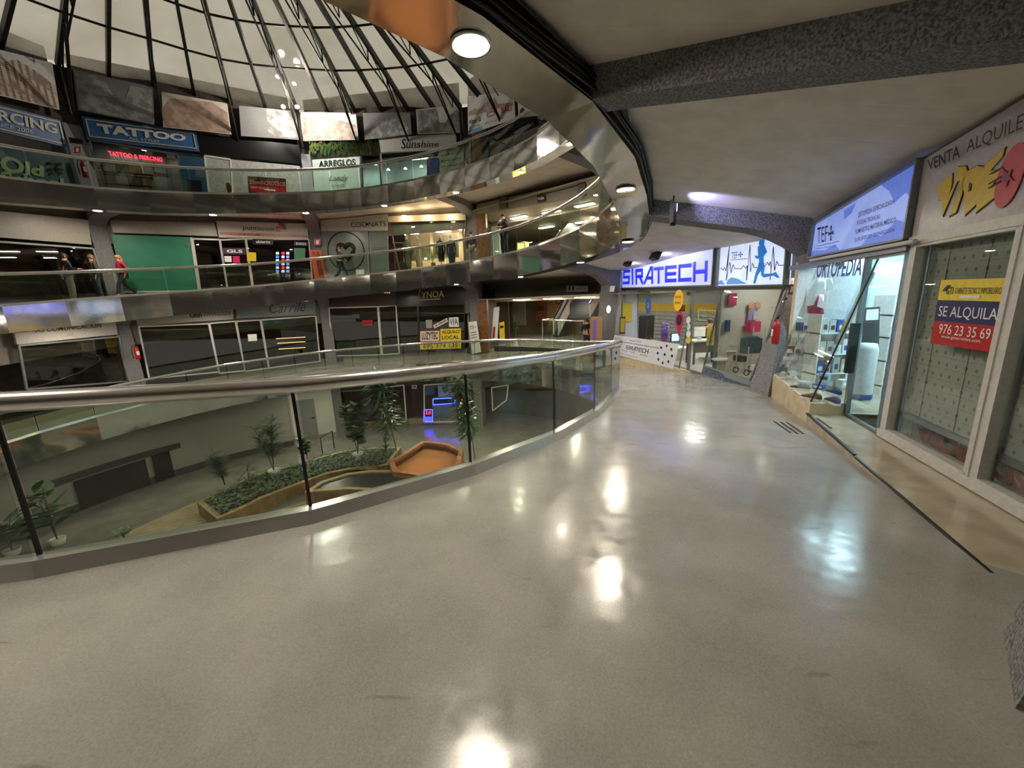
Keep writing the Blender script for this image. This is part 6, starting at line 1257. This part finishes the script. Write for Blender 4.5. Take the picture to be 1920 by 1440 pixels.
PLN, inn = planter('garden_planter', 'long curved wooden planter bed full of low green leaves', fr, bk, ZT_, STONE, WD, SOIL)
fr = A6([(722, 832), (1000, 812), (1120, 818), (1262, 840), (1420, 880)], ZT_); bk = A6([(1560, 800), (1500, 740), (1400, 712), (1290, 690), (1150, 690), (1000, 708), (826, 762)], ZT_)
T, _ = planter('water_basin', 'curved wood clad basin with a flat black surface beside the planter', fr, bk, ZT_ - .02, STONE, WD, mat('basin_black', (26, 26, 26), .35), .18, -.06)
fr = A6([(1264, 636), (1290, 700), (1430, 720), (1560, 750), (1700, 760)], ZT_ + .15); bk = A6([(1745, 560), (1660, 522), (1570, 508), (1480, 502), (1380, 566)], ZT_ + .15)
T, _ = planter('gravel_bed', 'orange-lit raised bed of gravel with a terracotta coloured rim', fr, bk, ZT_ + .15, ORS, ORS, GRAV, .2, -.3)
gl_ = bpy.data.lights.new('garden_spot', 'SPOT'); gl_.energy = 150; gl_.color = (1, .72, .42); gl_.spot_size = .55; gl_.spot_blend = .6; gl_.shadow_soft_size = .08
gc = centre(fr + bk)
T = thing('garden_spotlight', gc + Vector((.8, 1.2, 3.0)), 'small warm spotlight over the orange gravel bed', 'lamp')
MB().lathe([(.07, 0), (.07, .16), (.03, .2)], gc + Vector((.8, 1.2, 3.05)), 12).build('housing', BLK, T); MB().tube([gc + Vector((.8, 1.2, 3.2)), gc + Vector((2.6, 3.0, 3.9))], .015, 6).build('arm', BLK, T)
lo = bpy.data.objects.new('garden_spot', gl_); COL.objects.link(lo); lo.parent = T; lo.rotation_euler = Vector((-.8, -1.2, -3.0)).to_track_quat('-Z', 'Y').to_euler()
# ground cover inside the long bed
def inside(p, poly):
    c = False; n = len(poly); j = n - 1
    for i in range(n):
        a, b = poly[i], poly[j]
        if (a.y > p.y) != (b.y > p.y) and p.x < (b.x - a.x) * (p.y - a.y) / (b.y - a.y) + a.x: c = not c
        j = i
    return c
rg = random.Random(21); xs = [p.x for p in inn]; ys = [p.y for p in inn]; mb = MB(); cnt = 0
while cnt < 2600:
    p = Vector((rg.uniform(min(xs), max(xs)), rg.uniform(min(ys), max(ys)), 0))
    if not inside(p, inn): continue
    cnt += 1; z = ZT_ - .06 + rg.uniform(0, .2); a = rg.uniform(0, 6.28); L = rg.uniform(.07, .14); d = Vector((math.cos(a), math.sin(a), rg.uniform(-.1, .7))).normalized(); s = Vector((-math.sin(a), math.cos(a), 0)); p.z = z
    mb.add([p, p + d * L * .5 + s * L * .45, p + d * L, p + d * L * .5 - s * L * .45, p + d * L * .5 - Vector((0, 0, .012))], [(0, 1, 4), (1, 2, 4), (2, 3, 4), (3, 0, 4)])
tag(mb.build('ground_cover', LF2, base=(centre(inn).x, centre(inn).y, ZT_)), 'carpet of low round green leaves filling the curved planter', 'ground cover', kind='stuff')
for i, (px, py, h, nl, L, W, m, kind, lb, pot, z) in enumerate((
    (422, 910, 1.35, 150, .34, .07, LF3, 'fern', 'thin ferny shrub at the near end of the planter', False, ZT_),
    (515, 890, 1.85, 240, .5, .08, LF3, 'fern', 'tall feathery shrub in a low pot in the planter', True, ZT_ - .05),
    (672, 858, 2.2, 130, .36, .27, LF2, 'broad', 'fiddle leaf plant with big round leaves in a white pot', True, ZT_ - .05),
    (745, 850, 3.0, 130, .7, .1, LF1, 'long', 'tall dracaena with a crown of narrow leaves behind the planter', False, ZT_ - .1),
    (893, 868, 3.1, 190, .62, .11, LF1, 'long', 'narrow leaved dracaena rising beside the dark joint of the near glass', False, GZ),
    (577, 860, .85, 70, .28, .13, LF1, 'broad', 'small bushy plant in the middle of the planter', False, ZT_),
    (468, 905, .55, 26, .4, .035, LF1, 'long', 'low grassy plant between the two feathery shrubs', False, ZT_),
    (725, 850, .7, 60, .4, .05, LF3, 'fern', 'spreading fern at the far end of the planter', False, ZT_))):
    c = atz(px, py, z); leafplant('garden_plant', lb, c, h * 1.3, int(nl * 1.25), L * 1.25, W * 1.3, m, mat('pot_white', (196, 196, 188), .5), .24, .22, kind, 30 + i, pot)
for i, (px, py, s_) in enumerate(((235, 1015, 1), (25, 1040, 1.6), (110, 1020, 1.7))):
    c = atz(px, py, GZ); leafplant('garden_plant', ['single low agave-like plant on the wooden deck', 'broad leaved plant behind the glass at the left picture edge', 'broad leaved plant with pale upper leaves, left of the black panels'][i], c, [.4, 1.2, 1.9][i], [14, 48, 48][i], [.4, .7, .65][i], [.18, .3, .26][i], LF1 if i else LF2, mat('pot_white', (196, 196, 188), .5), .2, .2, 'broad', 60 + i, i > 0)
# dark low glazing in the white wall, light post between, door
WL = lambda t0, t1, z0, z1, R, m, nm: struct(strip(frange(t0, t1, 8), lambda t: pol(t, R, z0), lambda t: pol(t, R, z1), MB(), False), nm, m)
WL(3.72, 3.93, GZ + .02, GZ + 1.15, 10.28, mat('black_glass', (20, 18, 16), .12), 'wall_glazing'); WL(3.64, 3.70, GZ + .02, GZ + 1.2, 10.28, mat('black_glass', (20, 18, 16), .12), 'wall_glazing'); WL(3.6, 3.98, GZ + 1.2, GZ + 1.45, 10.29, GREYD, 'trim_9')
def rbox(t, R, z0, z1, w, d, m, nm, root=None, rz=None):
    c = pol(t, R, (z0 + z1) / 2); o = MB().box(c, w, d, z1 - z0, math.atan2(rdir(t).y, rdir(t).x) + math.pi / 2 if rz is None else rz)
    return o.build(nm, m, root) if root else struct(o, nm, m)
struct(strip([2.98, 3.17], lambda t: pol(t, 11.6, GZ), lambda t: pol(t, 11.6, ZBT(1, t) + .4), MB(), False), 'wall_lower', WALLW); struct(MB().quad(pol(3.17, 10.33, GZ), pol(3.17, 11.6, GZ), pol(3.17, 11.6, -1.9), pol(3.17, 10.33, -1.9)), 'wall_lower', WALLW)
D = thing('service_door', pol(3.10, 11.55, GZ), 'plain grey door with a dark handle on the bottom storey', 'door'); rbox(3.10, 11.56, GZ, GZ + 2.1, .95, .05, mat('door_grey', (132, 134, 134), .5), 'leaf', D); rbox(3.10, 11.58, GZ, GZ + 2.18, 1.08, .04, WALLW, 'frame', D); rbox(3.072, 11.5, GZ + 1.0, GZ + 1.06, .14, .04, BLK, 'handle', D)
BL_ = bayp(2.96, 2.26, 11.9)
WL(2.26, 2.97, GZ, GZ + .35, 11.8, STONE, 'wall_plinth'); WL(2.2, 2.98, GZ + 2.3, -1.0, 11.85, WALLD, 'wall_header')
for t in (2.96, 2.26, 1.53): rbox(t, 11.9, GZ, -1.3, .5, .5, CONC, 'wall_pillar')
win(BL_, [(625, 735), (716, 728), (716, 790), (636, 795)], GLD, ALUG); win(BL_, [(719, 727), (757, 722), (762, 790), (722, 793)], GLD, ALU); win(BL_, [(795, 722), (862, 718), (862, 790), (796, 792)], GLC, ALU)
WL(2.3, 2.98, GZ, GZ + 3.2, 13.4, mat('reddish_wall', (70, 34, 26), .6), 'wall_shop_back')
R = thing('price_display', BL_.at(803, 775, -.2), 'small red and blue neon price display in the bottom storey shop', 'sign'); q = BL_.q([(795, 768), (811, 768), (811, 790), (795, 790)], -.15)
adds(R, BLK, q, .04, 'panel'); frame([p + qn(q) * .02 for p in q], .035, .02).build('blue_tube', E('blue_neon', (50, 60, 255), 7), R); text('3.0', sub(q, .2, .1, .8, .4), E('price_red', (255, 30, 90), 5), R); adds(R, E('blue_neon2', (40, 40, 255), 5), sub(q, .1, .6, .9, .95), .01, 'blue_field', .012)
R = thing('vending_counter', BL_.at(830, 780, -.8), 'grey counter with a blue neon outlined sign in the bottom storey shop', 'counter'); P_ = Pl(BL_.o - BL_.n * .8, BL_.n); q = P_.q([(811, 748), (856, 746), (856, 786), (811, 788)]); slab(q, .5).build('body', mat('counter_grey', (120, 124, 132), .5), R); q2 = P_.q([(812, 748), (853, 746), (853, 756), (812, 759)], .03); adds(R, DN, q2, .02, 'sign_panel'); frame(q2, .04, .03).build('blue_tube', MATS['blue_neon'], R)
q = P_.q([(820, 716), (848, 714), (850, 742), (822, 744)], -.5); R = sign('wall_poster', 'black and white face poster in the bottom storey shop', 'poster', q, mat('poster_bw', (190, 190, 190), .5), .02); disc(centre(sub(q, .3, .2, .7, .7)) + qn(q) * .01, qn(q), .2, .28).build('printed_face', mat('mid_grey', (90, 90, 90), .5), R)
q = P_.q([(795, 718), (815, 716), (815, 740), (797, 741)], -.4); R = sign('wall_poster', 'blue-tinted portrait poster left of the black and white one', 'poster', q, mat('poster_blue', (60, 100, 120), .5), .02)
R, q = far_sign('number 02 in pale figures on the bottom storey shop glass', BL_, [(772, 722), (782, 722), (782, 729), (772, 729)], BLK, off=.03, th=.01, name='shop_number', cat='number'); text('02', q, WHT, R)
ceil_panel(pol(2.42, 12.8, GZ + 2.6), .8, .3, 0, E('lower_shop_light', (220, 225, 255), 5), 'ceiling light of the bottom storey shop with the blue neon')
R = thing('handrail', atz(610, 830, GZ), 'low black handrail on the floor beside the grey service door', 'rail')
a, b = atz(605, 850, GZ), atz(627, 840, GZ); MB().tube([a, a + Vector((0, 0, .8)), b + Vector((0, 0, .9)), b], .03, 8).build('rail', BLK, R)
# slim lit shopfront on the right of the bottom storey
PL = vpl((pol(1.95, 11.9, 0).x, pol(1.95, 11.9, 0).y), (pol(2.26, 11.9, 0).x, pol(2.26, 11.9, 0).y)); win(PL, [(922, 727), (953, 722), (950, 750), (924, 770)], GLC, ALU); 
WL(1.2, 2.2, GZ + 2.3, -1.0, 12.6, WALLD, 'wall_header')
# ceiling of the bottom storey on the right is slab 1; its lights
for t in (1.95, 1.6, 1.25): ceil_panel(pol(t, 10.6, ZBT(1, t) + .2), .5, .5, 0, E('yellow_panel', (255, 226, 150), 16), {1.95: 'yellowish ceiling light under the far end of the lower right passage', 1.6: 'yellowish ceiling light over the middle of the lower right passage', 1.25: 'yellowish ceiling light nearest the viewer in the lower right passage'}[t])
# ================================================================ people
SKIN = mat('skin', (196, 146, 118), .55); HAIRD = mat('hair_dark', (34, 26, 22), .6); HAIRB = mat('hair_blond', (170, 128, 84), .6)
def skin_mesh(verts, edges, radii, name, m, root, lvl=1):
    me = bpy.data.meshes.new('tmp'); me.from_pydata(verts, edges, []); o = bpy.data.objects.new('tmp', me); COL.objects.link(o)
    sk = o.modifiers.new('s', 'SKIN'); sk.use_smooth_shade = True; ss = o.modifiers.new('u', 'SUBSURF'); ss.levels = lvl; ss.render_levels = lvl
    layer = me.skin_vertices[0].data
    for i, r in enumerate(radii): layer[i].radius = (r, r) if not isinstance(r, tuple) else r; layer[i].use_root = (i == 0)
    dg = bpy.context.evaluated_depsgraph_get(); ev = o.evaluated_get(dg); nm = bpy.data.meshes.new_from_object(ev); bpy.data.objects.remove(o); bpy.data.meshes.remove(me)
    nm.name = name; nm.materials.clear(); nm.materials.append(m); q = bpy.data.objects.new(name, nm); COL.objects.link(q); q.parent = root; ORG[q.name] = ORG[root.name]
    for p in nm.polygons: p.use_smooth = True
    return q
def person(label, loc, rz, H=1.72, pose='stand', top=BLK, legs=NAVY, hair=HAIRD, hairlen=.1, shoes=BLK, group=None, skirt=False):
    """x = right, y = forward, z = up, metres for a 1.72 m body"""
    T = thing('person', loc, label, 'person', group); s = H / 1.72; Rz = Matrix.Rotation(rz, 3, 'Z')
    hip = .93; P = {}
    P['pel'] = (0, 0, hip); P['sp'] = (0, .01, 1.12); P['ch'] = (0, .02, 1.32); P['nk'] = (0, .02, 1.46); P['hd'] = (0, .035, 1.58); P['tp'] = (0, .03, 1.68)
    sh = .19
    arms = {'stand': [((-sh, .02, 1.40), (-.25, 0, 1.12), (-.24, .08, .88)), ((sh, .02, 1.40), (.25, 0, 1.12), (.24, .08, .88))],
            'walk': [((-sh, .02, 1.40), (-.24, -.12, 1.15), (-.22, -.02, .92)), ((sh, .02, 1.40), (.24, .08, 1.15), (.22, .28, 1.02))],
            'carry': [((-sh, .02, 1.40), (-.24, .06, 1.14), (-.12, .28, 1.18)), ((sh, .02, 1.40), (.24, .06, 1.14), (.12, .28, 1.16))],
            'cross': [((-sh, .02, 1.40), (-.25, .08, 1.15), (.06, .25, 1.14)), ((sh, .02, 1.40), (.25, .08, 1.15), (-.06, .27, 1.12))],
            'sit': [((-sh, .02, 1.40), (-.26, .1, 1.15), (-.12, .32, 1.22)), ((sh, .02, 1.40), (.26, .12, 1.15), (.12, .34, 1.12))]}[pose if pose in ('walk', 'carry', 'cross', 'sit') else 'stand']
    lg = {'stand': [((-.09, 0, .9), (-.1, .03, .5), (-.11, -.01, .08)), ((.09, 0, .9), (.1, .03, .5), (.11, -.01, .08))],
          'walk': [((-.09, 0, .9), (-.09, .22, .54), (-.09, .30, .10)), ((.09, 0, .9), (.09, -.04, .5), (.09, -.36, .17))],
          'sit': [((-.09, 0, .9), (-.12, .42, .88), (-.12, .40, .46)), ((.09, 0, .9), (.12, .42, .88), (.12, .44, .46))]}['walk' if pose in ('walk',) else ('sit' if pose == 'sit' else 'stand')]
    tf = lambda p: Rz @ (Vector(p) * s)
    V = [P['pel'], P['sp'], P['ch'], P['nk'], P['hd'], P['tp'], (0, .11, 1.575)]; Rr = [.12, .115, .13, .052, (.082, .092), .07, .016]; Ed = [(0, 1), (1, 2), (2, 3), (3, 4), (4, 5), (4, 6)]
    for A in arms:
        i = len(V); V += list(A); Rr += [.052, .04, .026]; Ed += [(2, i), (i, i+1), (i+1, i+2)]
        w_ = Vector(A[2]); d = (w_ - Vector(A[1])).normalized(); pm = len(V); V.append(tuple(w_ + d * .07)); Rr.append((.034, .018)); Ed.append((i + 2, pm))
        side = Vector((1, 0, 0)) if abs(d.x) < .7 else Vector((0, 1, 0)); sd = side - d * side.dot(d); sd.normalize(); cu = d.cross(sd)
        for f in range(4):
            b1 = w_ + d * .11 + sd * (f - 1.5) * .02; b2 = b1 + d * (.045, .052, .048, .036)[f] + cu * .012; j = len(V); V += [tuple(b1), tuple(b2)]; Rr += [.009, .008]; Ed += [(pm, j), (j, j+1)]
        b1 = w_ + d * .04 + sd * .045; b2 = b1 + d * .04 + sd * .02; j = len(V); V += [tuple(b1), tuple(b2)]; Rr += [.011, .009]; Ed += [(i + 2, j), (j, j+1)]
    for L in lg:
        i = len(V); V += list(L); Rr += [.085, .058, .038]; Ed += [(0, i), (i, i+1), (i+1, i+2)]
        a = Vector(L[2]); j = len(V); V.append(tuple(a + Vector((0, .13, -.045)))); Rr.append(.03); Ed.append((i + 2, j))
    skin_mesh([tf(p) for p in V], Ed, [(r if isinstance(r, tuple) else r) if s == 1 else ((r[0] * s, r[1] * s) if isinstance(r, tuple) else r * s) for r in Rr], 'body', SKIN, T)
    # jacket
    tv = [(0, 0, .90), (0, .01, 1.12), (0, .02, 1.33), (0, .02, 1.43)]; tr = [(.15, .12), (.145, .12), (.165, .13), (.07, .065)]; te = [(0, 1), (1, 2), (2, 3)]
    for A in arms:
        i = len(tv); wv = Vector(A[2]) * .92 + Vector(A[1]) * .08; tv += [A[0], A[1], tuple(wv)]; tr += [.072, .056, .042]; te += [(2, i), (i, i+1), (i+1, i+2)]
    skin_mesh([tf(p) for p in tv], te, [tuple(x * s for x in r) if isinstance(r, tuple) else r * s for r in tr], 'jacket', top, T)
    lv = [(0, 0, .94)]; lr = [(.145, .12)]; le = []
    for L in lg: i = len(lv); lv += [L[0], L[1], tuple(Vector(L[2]) * .93 + Vector(L[1]) * .07)]; lr += [.1, .075, .058]; le += [(0, i), (i, i+1), (i+1, i+2)]
    skin_mesh([tf(p) for p in lv], le, [tuple(x * s for x in r) if isinstance(r, tuple) else r * s for r in lr], 'trousers', legs, T)
    o0 = ORG[T.name]
    for L in lg:
        a = Vector(L[2]); mb = MB(); mb.ball(o0 + tf(a + Vector((0, .06, -.045))), .05 * s, .13 * s, .042 * s, 10, Rz); mb.build('shoe', shoes, T)
    mb = MB(); hc_ = Vector((0, .02, 1.61)); mb.ball(o0 + tf(hc_), .092 * s, .105 * s, .1 * s, 14, Rz)
    if hairlen > .12: mb.ball(o0 + tf((0, -.05, 1.52 - hairlen * .3)), .09 * s, .06 * s, hairlen * s, 12, Rz)
    mb.build('hair', hair, T)
    mb = MB(); 
    for x in (-.032, .032): mb.ball(o0 + tf((x, .118, 1.59)), .012 * s, n=8)
    B_ = T.children[0]; ORG[B_.name] = o0; mb.build('eyes', BLK, B_); MB().box(o0 + tf((0, .122, 1.545)), .045 * s, .008 * s, .01 * s, rz).build('mouth', mat('lips', (140, 70, 60), .5), B_)
    for x in (-.088, .088): MB().ball(o0 + tf((x, .02, 1.58)), .014 * s, .025 * s, .035 * s, 8, Rz).build('ear', SKIN, B_)
    return T
def onlevel(px, py_feet, k, R):
    """point of storey k under the picture column px at radius R"""
    r = ray(px, py_feet); o = Vector((-CX, -CY)); a = r.x**2 + r.y**2; b = 2 * (o.x * r.x + o.y * r.y); c = o.length_squared - R * R
    s = (-b + math.sqrt(b*b - 4*a*c)) / 2 / a; x, y = s * r.x, s * r.y; t = math.atan2(y - CY, x - CX) - TC
    while t < -1.6: t += 2 * math.pi
    return Vector((x, y, ZF(k, t))), t
def tang(t, sgn): d = rdir(t); v = Vector((-d.y, d.x, 0)) * sgn; return math.atan2(v.y, v.x) - math.pi / 2
p, t = onlevel(133, 540, 2, 10.9); person('person in dark coat and pale trousers carrying something, walking on the middle storey', p, tang(t, -1), 1.72, 'carry', BLK, mat('pale_trousers', (120, 116, 106), .7))
p, t = onlevel(186, 540, 2, 11.2); person('person in brown jacket half hidden by the crossing pillar, middle storey', p, tang(t, 1), 1.7, 'stand', mat('brown_jacket', (70, 54, 42), .7), mat('blue_jeans', (58, 70, 92), .7), mat('hair_brown', (110, 84, 60), .6), .2)
p, t = onlevel(236, 540, 2, 10.9); person('blond person in a magenta-red jacket striding past the green poster', p, tang(t, 1), 1.66, 'walk', mat('raspberry', (170, 34, 70), .7), mat('dark_jeans', (40, 42, 50), .7), HAIRB, .22)
p, t = onlevel(641, 520, 2, 10.6); person('bearded person in black striding past the heart window', p, tang(t, -1), 1.76, 'walk', BLK, mat('navy_jeans', (30, 36, 54), .7))
p, t = onlevel(947, 480, 2, RE(1.9) + .42); person('person in a black pullover leaning on the upper rail with folded arms', p, math.atan2(-rdir(t).y, -rdir(t).x) - math.pi/2, 1.82, 'cross', BLK, mat('navy_jeans', (30, 36, 54), .7), HAIRD, .1)
p, t = onlevel(887, 500, 2, 10.4); person('person in dark top and grey trousers beside the upper grey pillar', p, math.atan2(-rdir(t).y, -rdir(t).x) - math.pi/2, 1.72, 'stand', mat('charcoal_top', (38, 38, 40), .7), mat('grey_trousers', (110, 106, 96), .7))
p, t = onlevel(1101, 640, 1, 10.55); p = atz(1101, 668, ZF(1, 1.62)); person('person with head bowed, dark sweater and jeans, by the wooden booth', p, 0.2, 1.70, 'carry', BLK, mat('navy_jeans', (30, 36, 54), .7))
c = pe(4.95, ZE, -1.5); pp = person('bearded man seated at the white desk in the SIRATECH shop', c + Vector((0, 0, -.42)), math.atan2(-ed.y, -ed.x) - math.pi/2, 1.78, 'sit', BLK, GREYD)
T = thing('office_chair', c, 'dark office chair under the seated man in the SIRATECH shop', 'chair'); MB().box(c + Vector((0, 0, .40)), .46, .46, .07, ez).build('seat', BLK, T); MB().box(c + ed * .26 + Vector((0, 0, .72)), .05, .44, .5, ez).build('backrest', BLK, T); MB().tube([c + Vector((0, 0, .05)), c + Vector((0, 0, .37))], .025, 8).build('column', ALU, T)
for i in range(5): a = 2 * math.pi * i / 5; MB().tube([c + Vector((0, 0, .06)), c + Vector((.26 * math.cos(a), .26 * math.sin(a), .035))], .018, 6).build('leg', ALU, T)
# extinguishers and signs on the far pillars
for k, t, px, py, lb in ((3, TP5, 159, 322, 'fire extinguisher on the white-grey pillar left of the tattoo studio'), (1, TP5, 258, 665, 'fire extinguisher on the dark pillar of the lower storey, left side'), (3, TP3, 877, 315, 'fire extinguisher at the right end of the Sunshine shop')):
    P_ = Pl(pol(t, RF(t) - .3, 0), -rdir(t)); extinguisher(P_.at(px, py, .1) - Vector((0, 0, .2)), 1.25, lb, -rdir(t))
for k, t, px, py, lb in ((3, TP5, 145, 281, 'red pictogram sign on the pillar left of the tattoo studio'), (2, TP4, 595, 454, 'red pictogram sign on the pillar beside the heart window')):
    P_ = Pl(pol(t, RF(t) - .3, 0), -rdir(t)); q = P_.q([(px - 6, py - 6), (px + 6, py - 6), (px + 6, py + 6), (px - 6, py + 6)], .02); R = sign('safety_sign', lb, 'sign', q, REDP, .01); adds(R, WHT, sub(q, .3, .2, .7, .8), .003, 'pictogram', .004)
P_ = Pl(pol(TP5, RF(TP5) - .3, 0), -rdir(TP5)); c = P_.at(143, 265, .1); T = thing('emergency_lamp', c, 'dark emergency lamp box at the top of the pillar left of the tattoo studio', 'lamp'); MB().box(c, .35, .12, .18, .6).build('box', BLK, T); MB().box(c - Vector((0, 0, .1)), .28, .1, .04, .6).build('lens', WHT, T)
